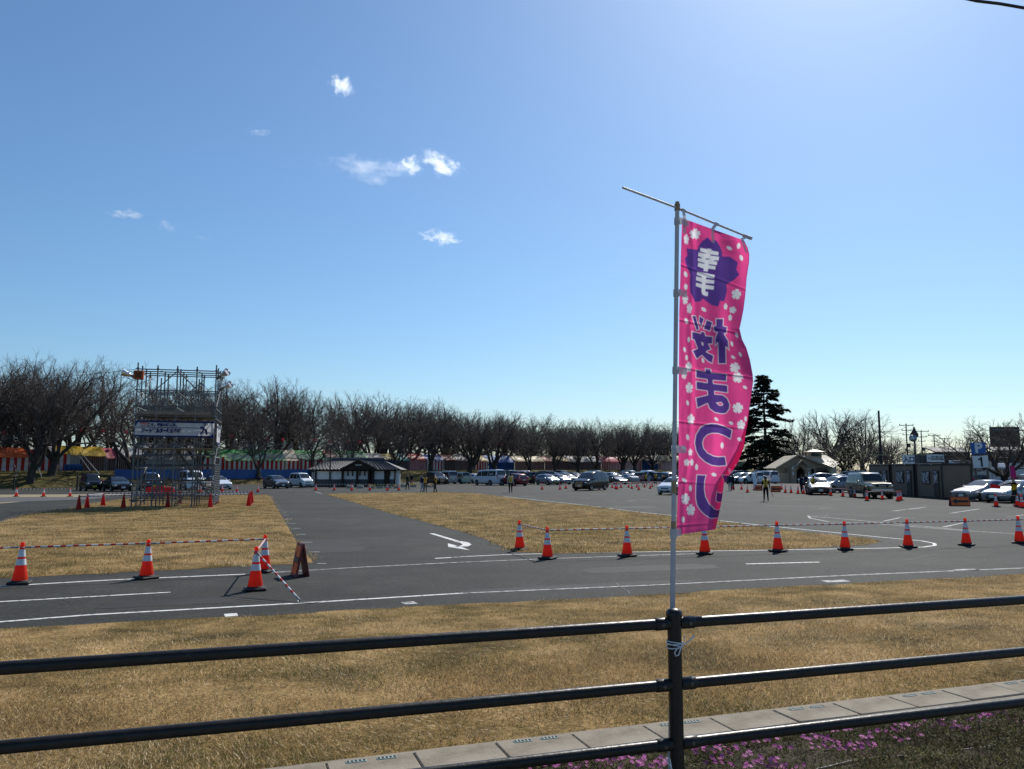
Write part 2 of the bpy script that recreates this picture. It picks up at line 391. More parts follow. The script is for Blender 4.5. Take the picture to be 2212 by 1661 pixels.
def patch(u0, v0, w, h, seed):
    rp = random.Random(seed); n_ = 28; P_ = []
    for i in range(n_): a = 6.283 * i / n_; q = 1 / max(abs(math.cos(a)), abs(math.sin(a))) ** .8 * rp.uniform(.93, 1.05); P_.append(UV(u0 + w * q * math.cos(a), v0 + h * q * math.sin(a), .003))
    MB().poly(P_).build('asphalt_patch', M_patch, lot)
for a in ((-1.2, 14.6, 1.1, .35, 1), (8.5, 16.2, 1.6, .5, 2), (2.2, 24, .9, 2.2, 3), (14, 30, 3.0, .8, 4), (20, 42, 2.5, 1.2, 5), (6.0, 14.2, 2.4, .22, 6)): patch(*a)
pline([(1319, 1255), (1332, 1259), (1340, 1268), (1356, 1276), (1360, 1282)], .02, M_tar, .0075)

# grass islands
def island(name, pts, z=.02):
    P = [G(x, y, 0) for x, y in pts]; c = sum(P, Vector()) / len(P); b = MB(); n = len(P)
    for p in P: b.v.append((p.x, p.y, .004))
    for p in P:
        q = p + (c - p).normalized() * .35; b.v.append((q.x, q.y, z + .012))
    for i in range(n): j = (i + 1) % n; b.f.append((i, j, n + j, n + i)); b.mi.append(0)
    b.f.append(tuple(range(n, 2 * n))); b.mi.append(0)
    o = b.build(name, M_grass_ground); tag(o, kind='structure')
    return np.array([(p.x, p.y) for p in P])
PL = island('grass_island', [(-700, 1290), (-350, 1268), (0, 1249.5), (150, 1242), (300, 1235), (420, 1229), (530, 1223), (620, 1219.5), (676, 1216), (672, 1208), (655, 1194), (641, 1172), (630, 1152), (617, 1130), (607, 1112), (598, 1098), (590, 1083), (583, 1072), (576, 1069.5), (480, 1069.5), (380, 1071), (300, 1075), (235, 1082), (190, 1090), (160, 1097), (120, 1103), (60, 1112), (20, 1122), (-10, 1132), (-200, 1160), (-500, 1200)])
PC = island('grass_island', [(1115, 1192), (1098, 1187), (1075, 1175), (1050, 1165), (1000, 1149), (950, 1136), (900, 1122.5), (850, 1110), (800, 1096), (760, 1084), (725, 1074), (703, 1067.5), (760, 1066), (864, 1065), (960, 1064), (1020, 1065.5), (1084, 1073), (1161, 1083.5), (1263, 1092.5), (1381, 1108), (1500, 1121), (1620, 1136), (1760, 1153), (1830, 1160), (1880, 1165), (1905, 1168.5), (1890, 1174), (1840, 1179), (1700, 1186), (1500, 1190), (1300, 1193.5), (1195, 1196)])
# worn pale strips of earth beside the far lane
M_dirt = noise_mat('pale_dirt', [(.2, .17, .12), (.3, .25, .17)], 1.5, .95, .1)
for pts in ([(-150, 1089), (-20, 1086), (40, 1083), (66, 1082), (20, 1086), (-60, 1092)], [(-200, 1075), (60, 1074), (150, 1074), (240, 1071), (300, 1068), (240, 1067), (100, 1068), (-200, 1069)]):
    MB().poly([G(x, y, .006) for x, y in reversed(pts)]).build('dirt_strip', M_dirt, lot)
M_gravel = noise_mat('gravel', [(.05, .052, .055), (.13, .13, .13)], 6, .9, .2, bump=.8, bscale=30)
MB().poly([G(x, y, .009) for x, y in reversed([(-250, 1075.5), (60, 1074.6), (150, 1074.4), (240, 1071.6), (200, 1078), (120, 1081), (40, 1083.5), (-250, 1087)])]).build('gravel_strip', M_gravel, lot)

def blades(name, P, N, length, width, cols, wts, lab, seed, lean=.9, flat=0.0):
    r = np.random.default_rng(seed); n = len(P)
    az = r.random(n) * 2 * np.pi; az2 = r.random(n) * 2 * np.pi
    L = length * (.55 + .9 * r.random(n)); W = width * (.6 + .8 * r.random(n))
    k = lean * (.3 + .9 * r.random(n))
    side = np.stack([np.cos(az), np.sin(az), 0 * az], 1) * W[:, None] / 2
    tip = np.stack([np.cos(az2) * np.sin(k), np.sin(az2) * np.sin(k), np.cos(k) * (1 - flat)], 1) * L[:, None]
    V = np.empty((n, 3, 3)); V[:, 0] = P - side; V[:, 1] = P + side; V[:, 2] = P + tip
    idx = np.arange(n * 3).reshape(n, 3)
    cols = np.array(cols); cw = np.cumsum(wts / wts.sum(-1, keepdims=True), -1); ci = (r.random(n)[:, None] > (cw if cw.ndim == 2 else cw[None])).sum(1).clip(0, len(cols) - 1)
    c = cols[ci] * (.7 + .5 * r.random(n))[:, None] * (.62 + .76 * fbm(P[:, 0], P[:, 1], max(.5, length * 14), seed + 40))[:, None]
    o = link(name, np_mesh(name, V.reshape(-1, 3), idx, attr_mat('grass_blade', .75, .15, .3), np.repeat(c, 3, 0)))
    return tag(o, lab, 'grass', kind='stuff')
STRAW = [(.60, .425, .21), (.46, .31, .145), (.80, .61, .36), (.20, .13, .06), (.19, .175, .055)]
def in_poly(poly, x, y):
    ins = np.zeros(len(x), bool); n = len(poly); j = n - 1
    for i in range(n):
        xi, yi = poly[i]; xj, yj = poly[j]
        with np.errstate(divide='ignore', invalid='ignore'):
            hit = ((yi > y) != (yj > y)) & (x < (xj - xi) * (y - yi) / (yj - yi + 1e-12) + xi)
        ins ^= hit; j = i
    return ins
def weights(x, y, seed, s=1.2, green=.12):
    g = fbm(x, y, s, seed); h = fbm(x, y, s * 2.7, seed + 9)
    w = np.stack([.35 + 0 * g, .25 + .3 * (g < .45), np.clip((g - .42) * 2.4, .03, 1), .12 + .5 * np.clip(.45 - g, 0, 1), np.clip(green + 3.2 * (h - .5), .015, 1.4)], 1)
    return w
zpv = lambda v: np.interp(v, [-6, 3.6, 3.75, 5.14, 5.58, 5.75, 7.7, 12.85, 14], [.5, .5, .36, .255, .262, .268, .24, 0.0, 0.0])
# near verge
def verge_blades(n, v0, v1, length, width, seed, extra_green=False):
    r = np.random.default_rng(seed)
    v = v0 + (v1 - v0) * r.random(n); half = (v + 2.2) * .98
    u = v * .32 + half * (2 * r.random(n) - 1)
    p = np.stack([u * UX - v * UY, u * UY + v * UX, zpv(v) - .004], 1)
    keep = np.abs(p[:, 0]) < p[:, 1] * .66 + 1.2; u, v, p = u[keep], v[keep], p[keep]
    keep = v > 5.60 + .021 * (u - 4.5); u, v, p = u[keep], v[keep], p[keep]
    dens = fbm(u, v, 1.1, 21); keep = (r.random(len(u)) < np.clip(2.6 * (dens - .22), .12, 1)) & (v < 12.78 + .34 * (vnoise(u, v, .35, 3) - .3)); u, v, p = u[keep], v[keep], p[keep]
    w = weights(u, v, 5); 
    w[:, 4] += np.clip((6.4 - v) * 1.1, 0, 1.0) * (.4 + vnoise(u, v, .5, 8)); w[:, 4] += np.clip((v - 12.5) * 1.2, 0, .4)
    return u, v, p, w, length, width, seed
for n, v0, v1, L, W, sd in ((205000, 5.47, 8.4, .055, .006, 1), (170000, 8.4, 12.97, .05, .0065, 2)):
    u, v, p, w, L, W, sd = verge_blades(n, v0, v1, L, W, sd)
    blades('grass', p, None, L, W, STRAW, w, ['short dry straw grass on the verge beside the drain covers', 'dry tan grass on the verge along the road edge'][sd - 1], sd, 1.05)
# long pale stalks lying on the verge
r_ = np.random.default_rng(77); n = 7000; v = 5.65 + 5.2 * r_.random(n) ** 1.3; u = v * .32 + (v + 1.2) * (2 * r_.random(n) - 1)
p = np.stack([u * UX - v * UY, u * UY + v * UX, zpv(v) + .012], 1)
blades('grass_stalks', p, None, .07, .0055, [(.72, .58, .36), (.60, .46, .26), (.85, .72, .50)], np.array([.4, .4, .2]), 'long pale dry stalks lying loose on the near verge', 77, 1.5, .6)
def isl_blades(poly, n, length, width, seed, lab, green=.1):
    r = np.random.default_rng(seed); lo, hi = poly.min(0), poly.max(0)
    y = lo[1] - .1 + (hi[1] - lo[1] + .2) * r.random(n * 3) ** 1.7; x = lo[0] + (hi[0] - lo[0]) * r.random(n * 3)
    k = (np.abs(x) < y * .66 + 2); x, y = x[k], y[k]
    jx, jy = .7 * (vnoise(x, y, .5, seed) - .5) + r.normal(0, .05, len(x)), .7 * (vnoise(x, y, .5, seed + 1) - .5) + r.normal(0, .05, len(x))
    k = in_poly(poly, x + jx, y + jy); x, y = x[k][:n], y[k][:n]
    p = np.stack([x, y, np.full(len(x), .02)], 1)
    sc = np.clip(y / 26, .7, 2.2)
    w = weights(x, y, seed, 3.0, green)
    r2 = np.random.default_rng(seed + 3); az = r2.random(len(x)) * 6.283
    o = blades('grass', p, None, length * 1.0, width, STRAW, w, lab, seed, .9)
    return o
isl_blades(PL, 90000, .07, .016, 31, 'dry yellow grass on the island round the scaffold tower', .45)
isl_blades(PC, 110000, .07, .018, 32, 'dry yellow grass on the pointed middle island', .25)

# gutter with cover slabs and drain grates
M_conc = noise_mat('weathered_concrete', [(.13, .106, .076), (.235, .202, .155), (.30, .264, .208)], 2.2, .9, .2, detail=8, bump=.25, bscale=50)
M_teal = noise_mat('teal_grate_frame', [(.15, .24, .22), (.25, .34, .32)], 30, .6, .4)
M_black = pbsdf('dark_void', (.006, .006, .006), .9)
gut = MB(); b = gut
for v0, v1, zz in ((V_GUT0 - .005, V_GUT0 + .045, .305), (V_GUT1 - .03, V_GUT1 + .01, .302)):
    b.slab([UV(-22, v0, zz - .2), UV(36, v0, zz - .2), UV(36, v1, zz - .2), UV(-22, v1, zz - .2)], (0, 0, .2))
b.slab([UV(-22, V_GUT0 + .045, .05), UV(36, V_GUT0 + .045, .05), UV(36, V_GUT1 - .03, .05), UV(-22, V_GUT1 - .03, .05)], (0, 0, .1))
gutter = tag(gut.build('gutter', M_conc), kind='structure')
SL = .575; u0 = 4.54 - SL * 14; wv = V_GUT1 - .03 - (V_GUT0 + .045) - .012
slab_m = MB().bbox((0, 0, 0), (SL - .007, wv, .10), .008).mesh('cover_slab', M_conc)
slot_m = MB()
gr = MB(); gr.bbox((0, 0, 0), (.135, .042, .012), .003)
gr_m = gr.mesh('drain_grate', M_teal)
for k in range(5): slot_m.bbox((-.052 + .026 * k, 0, 0), (.016, .026, .004), .002)
slot_m = slot_m.mesh('grate_slot', M_black)
rr = random.Random(4)
for k in range(32):
    uc = u0 + SL * (k + .5)
    s = link('cover_slab', slab_m, gutter); s.location = UV(uc, (V_GUT0 + V_GUT1) / 2 + .008, .262 + rr.uniform(-.004, .004))
    s.rotation_euler = (rr.uniform(-.006, .006), rr.uniform(-.006, .006), ROAD + rr.uniform(-.004, .004))
    if k % 2 == 1:
        for du in (-.10, .10):
            g = link('drain_grate', gr_m, s); g.location = (du, wv / 2 - .055, .049)
            q = link('grate_slot', slot_m, g); q.location = (0, 0, .0065); q['kind'] = 'stuff'

pv_ = UV(4.5, 5.6); gutter.rotation_euler = (0, 0, math.radians(1.2)); gutter.location = pv_ - Matrix.Rotation(math.radians(1.2), 3, 'Z') @ pv_
# flower bed: moss phlox mat, blossoms
def phlox():
    r = np.random.default_rng(5); n = 150000
    v = V_BED0 - .1 + (V_GUT0 + .02 - V_BED0 + .1) * r.random(n); u = v * .32 + 5.2 * (2 * r.random(n) - 1)
    m = fbm(u, v, .35, 3); k = (r.random(n) < np.clip((m - .30) * 5, .15, 1)) & (u > -1.5); u, v, m = u[k], v[k], m[k]; n = len(u)
    h = .004 + .10 * np.clip((m - .3) * 2.2, 0, 1) * r.random(n) * np.clip((5.25 - v) * 2.2, .15, 1)
    p = np.stack([u * UX - v * UY, u * UY + v * UX, zpv(v) + h], 1)
    cols = [(.06, .065, .02), (.09, .09, .032), (.115, .08, .04), (.16, .15, .05), (.07, .05, .03)]
    blades('moss_phlox', p, None, .034, .010, cols, np.array([.3, .25, .2, .1, .15]), 'low dark green moss phlox mat below the railing', 6, 1.5)
    # blossoms in loose clusters
    V = []; Fc = []; C = []; cl = []
    pix = [(1150, 1648), (1190, 1650), (1215, 1640), (1235, 1655), (1290, 1648), (1330, 1640), (1345, 1652), (1375, 1640), (1395, 1650), (1420, 1645), (1430, 1652), (1545, 1641), (1575, 1650), (1510, 1622), (1528, 1615), (1545, 1610), (1570, 1620), (1595, 1604), (1615, 1627), (1622, 1590), (1650, 1597), (1660, 1640), (1640, 1655), (1680, 1660), (1700, 1655), (1735, 1655), (1690, 1612), (1770, 1612), (1785, 1600), (1800, 1603), (1830, 1615), (1850, 1610), (1865, 1590), (1880, 1605), (1885, 1625), (1900, 1580), (1920, 1578), (1940, 1590), (1955, 1570), (1975, 1572), (1995, 1590), (2010, 1568), (2030, 1565), (2060, 1563), (2100, 1555), (2125, 1548), (2150, 1546), (2180, 1542), (1350, 1630), (1250, 1660), (2200, 1560), (1450, 1650), (1820, 1575), (1750, 1590), (2080, 1575)]
    for x, y in pix:
        c = G(x, y, .33); ncl = int(r.integers(4, 11))
        for q in range(ncl): cl.append(c + Vector((r.normal(0, .045), r.normal(0, .03), r.normal(0, .012))))
    for c in cl:
        R = .013 + .004 * r.random(); a0 = r.random() * 6.28
        nrm = Vector((r.normal(0, .35), r.normal(0, .35) - .35, 1)).normalized(); e1 = nrm.orthogonal().normalized(); e2 = nrm.cross(e1)
        col = np.array([(.50, .10, .34), (.58, .14, .42), (.44, .08, .30)][int(r.integers(0, 3))]) * (.8 + .35 * r.random())
        for k in range(5):
            a = a0 + k * 1.2566; i0 = len(V)
            d = lambda t, q: c + (e1 * math.cos(a + t) + e2 * math.sin(a + t)) * q * R + nrm * .002 * q
            V += [c, d(-.5, .75), d(-.22, 1.15), d(.0, 1.0), d(.22, 1.15), d(.5, .75)]
            Fc += [(i0, i0 + 1, i0 + 2), (i0, i0 + 2, i0 + 3), (i0, i0 + 3, i0 + 4), (i0, i0 + 4, i0 + 5)]; C += [col] * 6
    o = link('phlox_blossoms', np_mesh('phlox_blossoms', np.array([tuple(p) for p in V]), np.array(Fc), attr_mat('petal', .6, .2, .35), np.array(C)))
    tag(o, 'small pink moss phlox blossoms in loose clusters', 'flowers', kind='stuff')
phlox()

# bank behind the lot, carrying the stalls and the cherry trees
B0, BD = Vector((-58, 90, 0)), Vector((94, 120, 0)); BLEN = BD.length; BT = BD.normalized(); BN = Vector((-BT.y, BT.x, 0))
def BK(k, n, z=0.0): p = B0 + BD * k + BN * n; return Vector((p.x, p.y, z))
def bank_z(n): return float(np.interp(n, [0, .3, 5.0, 6.2, 24, 31], [0, .1, 1.75, 1.95, 2.05, 0]))
b = MB(); ks = np.linspace(-.75, 1.75, 80); ns = [-.2, .3, 1.4, 2.6, 3.8, 5.0, 6.2, 10, 17, 24, 31]
for k in ks:
    for n_ in ns:
        w = .25 * (fbm(np.array([k * 150]), np.array([n_]), 2.2, 11)[0] - .5) if 0 < n_ < 30 else 0
        q = BK(k, n_ + 1.2 * (vnoise(np.array([k * 150]), np.array([0.]), 14, 4)[0] - .5), max(-.02, bank_z(n_) + w - (.02 if n_ <= 0 else 0))); b.v.append(tuple(q))
m = len(ns)
for i in range(len(ks) - 1):
    for j in range(m - 1): b.f.append((i * m + j, (i + 1) * m + j, (i + 1) * m + j + 1, i * m + j + 1)); b.mi.append(0)
tag(b.build('embankment', M_bank, smooth=True), kind='structure')
# rough grass on the bank
r_ = np.random.default_rng(12); n = 26000; k = -.25 + 1.5 * r_.random(n); nn = 6.3 * r_.random(n)
pp = np.array([tuple(BK(a, c, bank_z(c))) for a, c in zip(k, nn)])
blades('grass', pp, None, .22, .05, [(.10, .10, .03), (.16, .13, .05), (.22, .17, .08), (.06, .06, .02)], np.array([.3, .3, .2, .2]), 'rough olive grass on the embankment slope', 13, .9)

# ================================================================ TREES
def grow_tree(seed, H=12.0, trunk_h=1.8, spread=.95, n_limb=5, twig=1.0, lean=0.0, vase=False, nfac=1.0):
    """bare deciduous tree: returns (trunk tubes, branch tubes, twig tubes) as lists of (points, radii)"""
    R = random.Random(seed); heavy, mid, fine = [], [], []
    def wander(p, d, L, r0, r1, n, up, jit):
        pts = [p.copy()]; rad = [r0]; d = d.normalized()
        for i in range(n):
            d = (d + Vector((R.gauss(0, jit), R.gauss(0, jit), R.gauss(0, jit) + up))).normalized()
            p = p + d * (L / n); pts.append(p.copy()); rad.append(r0 + (r1 - r0) * (i + 1) / n)
        return pts, rad, d
    def side(d, ang):
        o = d.orthogonal().normalized(); o = Matrix.Rotation(R.uniform(0, 6.283), 3, d) @ o
        return (d * math.cos(ang) + o * math.sin(ang)).normalized()
    def twigs(pts, n, L):
        m = len(pts)
        for _ in range(n):
            t = R.uniform(.15, 1.0) * (m - 1); i = min(int(t), m - 2); p = pts[i].lerp(pts[i + 1], t - i)
            d = side((pts[i + 1] - pts[i]).normalized(), R.uniform(.4, 1.0)); d.z += .25; 
            q, r, e = wander(p, d, L * R.uniform(.5, 1.2), .011 * twig, .006 * twig, 2, .05, .16); fine.append((q, r))
            if R.random() < .75:
                q2, r2, _e = wander(q[1], side(d, .7), L * R.uniform(.3, .7), .008 * twig, .005 * twig, 1, .05, .1); fine.append((q2, r2))
    def branch(p, d, L, r, lev):
        n = 6 if lev <= 1 else 4
        up = (.07 if lev == 1 else .05) if not vase else .09
        pts, rad, e = wander(p, d, L, r, r * (.42 if lev < 3 else .3), n, up, .13 + .03 * lev)
        (heavy if lev == 1 else mid).append((pts, rad))
        if lev >= 3:
            twigs(pts, int(7 * nfac), .75); return
        nch = {1: R.randint(6, 8), 2: R.randint(5, 7)}[lev]
        for c in range(nch):
            t = (.25 + .75 * (c + R.random()) / nch) * n; i = min(int(t), n - 1); q = pts[i].lerp(pts[min(i + 1, n)], t - i)
            dd = side((pts[min(i + 1, n)] - pts[i]).normalized(), R.uniform(.45, 1.0))
            if dd.z < -.15: dd.z *= -.4
            branch(q, dd, L * R.uniform(.42, .66), rad[i] * R.uniform(.45, .62), lev + 1)
        branch(pts[-1], e, L * .5, rad[-1], lev + 1)
        if lev == 2: twigs(pts, int(5 * nfac), .8)
    r0 = .030 * H
    tp, tr, td = wander(Vector((0, 0, -.25)), Vector((lean, 0, 1)), trunk_h + .25, r0 * 1.35, r0, 4, .02, .07)
    tr[0] = r0 * 1.8; heavy.append((tp, tr))
    a0 = R.uniform(0, 6.283)
    for i in range(n_limb):
        a = a0 + i * 6.283 / n_limb + R.uniform(-.35, .35); tilt = R.uniform(.45, .85) * spread if i else R.uniform(.1, .3)
        d = Vector((math.cos(a) * math.sin(tilt), math.sin(a) * math.sin(tilt), math.cos(tilt)))
        branch(tp[-1] - Vector((0, 0, R.uniform(0, .5))), d, (H - trunk_h) * R.uniform(.56, .70), r0 * R.uniform(.5, .68), 1)
    return heavy, mid, fine
def tubes_np(chains, n):
    V = []; Fq = []; off = 0
    for pts, rad in chains:
        P = np.array([tuple(p) for p in pts]); m = len(P)
        T = np.gradient(P, axis=0) if m > 1 else P; T /= np.linalg.norm(T, axis=1)[:, None] + 1e-9
        a = np.array([0, 0, 1.0]) if abs(T[0, 2]) < .9 else np.array([1.0, 0, 0])
        e1 = np.cross(T, a); e1 /= np.linalg.norm(e1, axis=1)[:, None] + 1e-9; e2 = np.cross(T, e1)
        ang = np.arange(n) * 2 * np.pi / n; rr = np.array(rad)[:, None, None]
        ring = P[:, None] + rr * (e1[:, None] * np.cos(ang)[None, :, None] + e2[:, None] * np.sin(ang)[None, :, None])
        V.append(ring.reshape(-1, 3))
        i = np.arange(m - 1)[:, None] * n; k = np.arange(n)[None]; j = (k + 1) % n
        Fq.append(np.stack([i + k, i + j, i + n + j, i + n + k], -1).reshape(-1, 4) + off); off += m * n
    return np.concatenate(V), np.concatenate(Fq)
M_bark = noise_mat('cherry_bark', [(.034, .028, .024), (.065, .055, .047), (.11, .093, .078)], 6, .95, .1, stretch=(1, 1, .35), bump=.8, bscale=14)
M_twig = noise_mat('twig_bark', [(.075, .062, .055), (.135, .112, .10)], 2, .9, .15)
TREE_LIB = {}
def tree_meshes(key, **kw):
    if key not in TREE_LIB:
        h, m, f = grow_tree(**kw)
        a = tubes_np(h, 7); tm = np_mesh('trunk', a[0], a[1], M_bark, smooth=True)
        v1, q1 = tubes_np(m, 4); v2, q2 = tubes_np(f, 3)
        cm = np_mesh('crown', np.concatenate([v1, v2]), np.concatenate([q1, q2 + len(v1)]), M_twig)
        zt = max(v1[:, 2].max(), v2[:, 2].max()); TREE_LIB[key] = (tm, cm, zt)
    return TREE_LIB[key]
for i in range(7): tree_meshes(('cherry', i), seed=100 + i, H=12.0, trunk_h=1.6 + .25 * (i % 3), n_limb=4 + i % 3, lean=(-.25, .3, 0, .15, -.1, .35, -.3)[i], twig=.70, nfac=1.55)
for i in range(3): tree_meshes(('zelkova', i), seed=300 + i, H=16.0, trunk_h=3.2, n_limb=6, spread=.72, vase=True, twig=1.0, nfac=1.3)
def put_tree(key, loc, top, rz, label, group=None, wid=1.0, cat='tree', name='cherry_tree'):
    tm, cm, zt = TREE_LIB[key]; s = (top * 1.08 - loc[2]) / zt
    t = thing(name, label, cat, loc, rz, group, (s * wid, s * wid, s)); link('trunk', tm, t); link('crown', cm, t); return t
TR = random.Random(9)
def top_at(px):      # outline of the row against the sky, as measured
    return float(np.interp(px, [-300, 0, 100, 200, 280, 420, 560, 640, 800, 870, 960, 1100, 1200, 1300, 1450], [770, 770, 768, 790, 812, 822, 812, 846, 846, 852, 876, 890, 905, 908, 914]))
def px_of(p): return CXP + F_PX * p.x / (p.y * cP + (p.z - CAM_H) * sP)
GR = 'bare cherry trees along the embankment'
idx = 0; ROWS = ([], [], [], [])
for row, (noff, step, k0, k1) in enumerate(((3.2, .064, -.14, 1.35), (12.5, .058, -.17, 1.40), (21.0, .066, -.2, 1.42), (38.0, .052, -.25, 1.30))):
    k = k0
    while k < k1:
        p = BK(k + TR.uniform(-.012, .012), noff + TR.uniform(-1.3, 1.3)); p.z = max(0, bank_z(noff)) - .1; x = px_of(p)
        if -260 < x < 1640:
            y = top_at(x) + TR.uniform(-4, 16) + (6, 0, 3, 16)[row]; top = at(x, y, p.y).z
            if row == 0 and 480 < x < 900: top *= .72
            lab = ('bare cherry tree standing on the embankment slope behind the parked cars', 'bare cherry tree rising behind the festival stalls', 'bare cherry tree in the back row beyond the festival stalls', 'distant bare tree standing beyond the rows of cherry trees')[row]
            ROWS[row].append((x, put_tree(('cherry', TR.randrange(7)), p, top, TR.uniform(0, 6.28), lab, GR + (' slope', ' top', ' far side', ' beyond')[row], TR.uniform(.95, 1.25))))
        idx += 1; k += step * TR.uniform(.85, 1.15)
# the leaning old trunk at the left
p = G(60, 1053.5); p.z = .05
put_tree(('cherry', 5), p, at(90, 775, p.y).z, .1, 'thick leaning cherry trunk at the foot of the bank at far left', None, .82)
# trees to the right
for x, y, d, kind, w, lab in [(1520, 945, 190, 1, 1.2, 'low bare tree half hidden behind the pink banner'), (1600, 938, 185, 3, 1.3, 'spreading bare tree just right of the pink banner'), (1660, 948, 175, 4, 1.2, 'bare tree left of the tan building with a cupola'), (1560, 955, 180, 0, 1.1, 'small bare tree behind the white minivans'),
                              (1700, 930, 230, 2, 1.4, 'wide bare tree behind the tan building roof'), (1760, 938, 220, 6, 1.4, 'bare tree behind the rooftop cupola'), (1905, 945, 190, 1, 1.5, 'bushy bare tree behind the tallest utility pole'), (1950, 950, 210, 3, 1.5, 'bare tree behind the entrance sign'), (1870, 955, 165, 0, 1.3, 'low bare tree behind the parked silver cars'), (2010, 962, 220, 2, 1.4, 'bare tree behind the row of utility poles'), (2055, 972, 240, 4, 1.4, 'small bare tree left of the blue parking sign'), (1820, 945, 240, 5, 1.5, 'broad bare tree beyond the dark evergreen bush')]:
    q = at(x, 1013, d); q.z = 0
    put_tree(('cherry', kind), q, at(x, y, d).z, x * .7, lab, None, w)
for x, y, d, kind, w, lab in [(1735, 893, 235, 0, .9, 'pale airy bare tree right of the tall dark cedar'), (1800, 889, 250, 1, 1.1, 'tall vase shaped bare tree, left of the rounded pair'), (1862, 892, 250, 2, 1.15, 'tall vase shaped bare tree, right of the rounded pair'), (1925, 935, 260, 0, 1.1, 'vase shaped bare tree just right of the tallest utility pole')]:
    q = at(x, 1013, d); q.z = 0
    put_tree(('zelkova', kind), q, at(x, y, d).z, x * .3, lab, None, w, name='zelkova_tree')
q = at(2172, 1044, 72); q.z = 0
tree_meshes(('near', 0), seed=411, H=8.0, trunk_h=1.9, n_limb=6, spread=1.35, twig=1.5, nfac=.7)
put_tree(('near', 0), q, at(2150, 905, 72).z, 2.2, 'spreading bare cherry tree at right edge by the brown sign board', None, 1.35)

# evergreens: needle sprays on real limbs
def evergreen(name, label, loc, H, Rb, seed, kind='cedar'):
    R = random.Random(seed); r = np.random.default_rng(seed); t = thing(name, label, 'tree', loc)
    heavy = [([Vector((0, 0, -.3)), Vector((.1, 0, H * .3)), Vector((0, .1, H * .65)), Vector((.05, 0, H * .99))], [H * .02, H * .016, H * .010, .03])]
    limbs = []; sp = []
    nwh = 26 if kind == 'cedar' else 14
    for i in range(nwh):
        f = (i + .4) / nwh; z = H * (.12 + .87 * f) if kind == 'cedar' else H * (.2 + .78 * f)
        rad = Rb * ((1 - f) ** .8 * (.75 + .35 * R.random()) + .10) if kind == 'cedar' else Rb * math.sin(math.pi * (.15 + .8 * f)) * (.7 + .5 * R.random())
        for k in range(R.randint(4, 6)):
            a = R.uniform(0, 6.283); L = rad * R.uniform(.6, 1.12); n = 5
            pts = []
            for q in range(n + 1):
                s = q / n; droop = (.10 * s - .22 * s * s) * L if kind == 'cedar' else .35 * s * L
                pts.append(Vector((math.cos(a) * L * s, math.sin(a) * L * s, z + droop + R.uniform(-.05, .05))))
            limbs.append((pts, [.05 * H / 20 * (1 - .8 * q / n) + .01 for q in range(n + 1)]))
            m = int(46 + 50 * L / Rb * 2) if kind == 'cedar' else 60
            for q in range(m):
                s = R.uniform(.2, 1.0) ** .7; i0 = min(int(s * n), n - 1); p = pts[i0].lerp(pts[i0 + 1], s * n - i0)
                wd = L * .30 * (1.1 - s * .6); off = R.gauss(0, wd * .55)
                sp.append((p.x - math.sin(a) * off, p.y + math.cos(a) * off, p.z + R.gauss(-.06, .12) - abs(off) * .12, a + R.gauss(0, .7)))
    sp = np.array(sp); n = len(sp)
    az = sp[:, 3]; d = np.stack([np.cos(az), np.sin(az), r.normal(-.1, .28, n)], 1); w = np.stack([-np.sin(az), np.cos(az), r.normal(0, .4, n)], 1)
    big = (.036 if kind == 'cedar' else .04) * H; Ln = big * (.5 + .9 * r.random(n)); Wd = Ln * (.22 + .25 * r.random(n))
    P = sp[:, :3]; V = np.empty((n, 5, 3))
    V[:, 0] = P - d * Ln[:, None] * .4; V[:, 1] = P + w * Wd[:, None]; V[:, 2] = P + d * Ln[:, None] * .25 + w * Wd[:, None] * .4 
    V[:, 3] = P + d * Ln[:, None] * .7; V[:, 4] = P - w * Wd[:, None] * .9 + d * Ln[:, None] * .1
    base = np.arange(n)[:, None] * 5; tri = np.concatenate([base + np.array([0, 1, 2]), base + np.array([0, 2, 3]), base + np.array([0, 3, 4])])
    c0 = np.array([(.012, .026, .018), (.020, .036, .022), (.030, .046, .024)]) if kind == 'cedar' else np.array([(.03, .045, .015), (.05, .06, .02), (.07, .07, .03)])
    c = c0[r.integers(0, 3, n)] * (.7 + .6 * r.random(n))[:, None]
    a = tubes_np(heavy, 8); link('trunk', np_mesh('trunk', a[0], a[1], M_bark, smooth=True), t)
    a = tubes_np(limbs, 4); link('limbs', np_mesh('limbs', a[0], a[1], M_bark), t)
    link('crown', np_mesh('crown', V.reshape(-1, 3), tri, attr_mat('needles', .8, .15, .1), np.repeat(c, 5, 0)), t)
    return t
d = 165; q = at(1655, 1013, d); q.z = 0
evergreen('cedar_tree', 'tall dark tiered cedar right of the pink banner', q, at(1655, 806, d).z, 8.2, 51)
d = 118; q = at(1832, 1013, d); q.z = 0
evergreen('evergreen_tree', 'dark rounded evergreen beside the tan building', q, at(1832, 966, d).z, 3.0, 52, 'bush')
d = 150; q = at(40, 1013, 125); q.z = 1.9
for x, dd, y, lab in ((10, 128, 950, 'dark green hedge tree behind the orange stall roof'), (985, 172, 968, 'green bush beyond the stalls near the wine red roof')):
    q = at(x, 1013, dd); q.z = 1.5; evergreen('evergreen_shrub', lab, q, at(x, y, dd).z - 1.5, 4.0, int(x) + 3, 'bush')

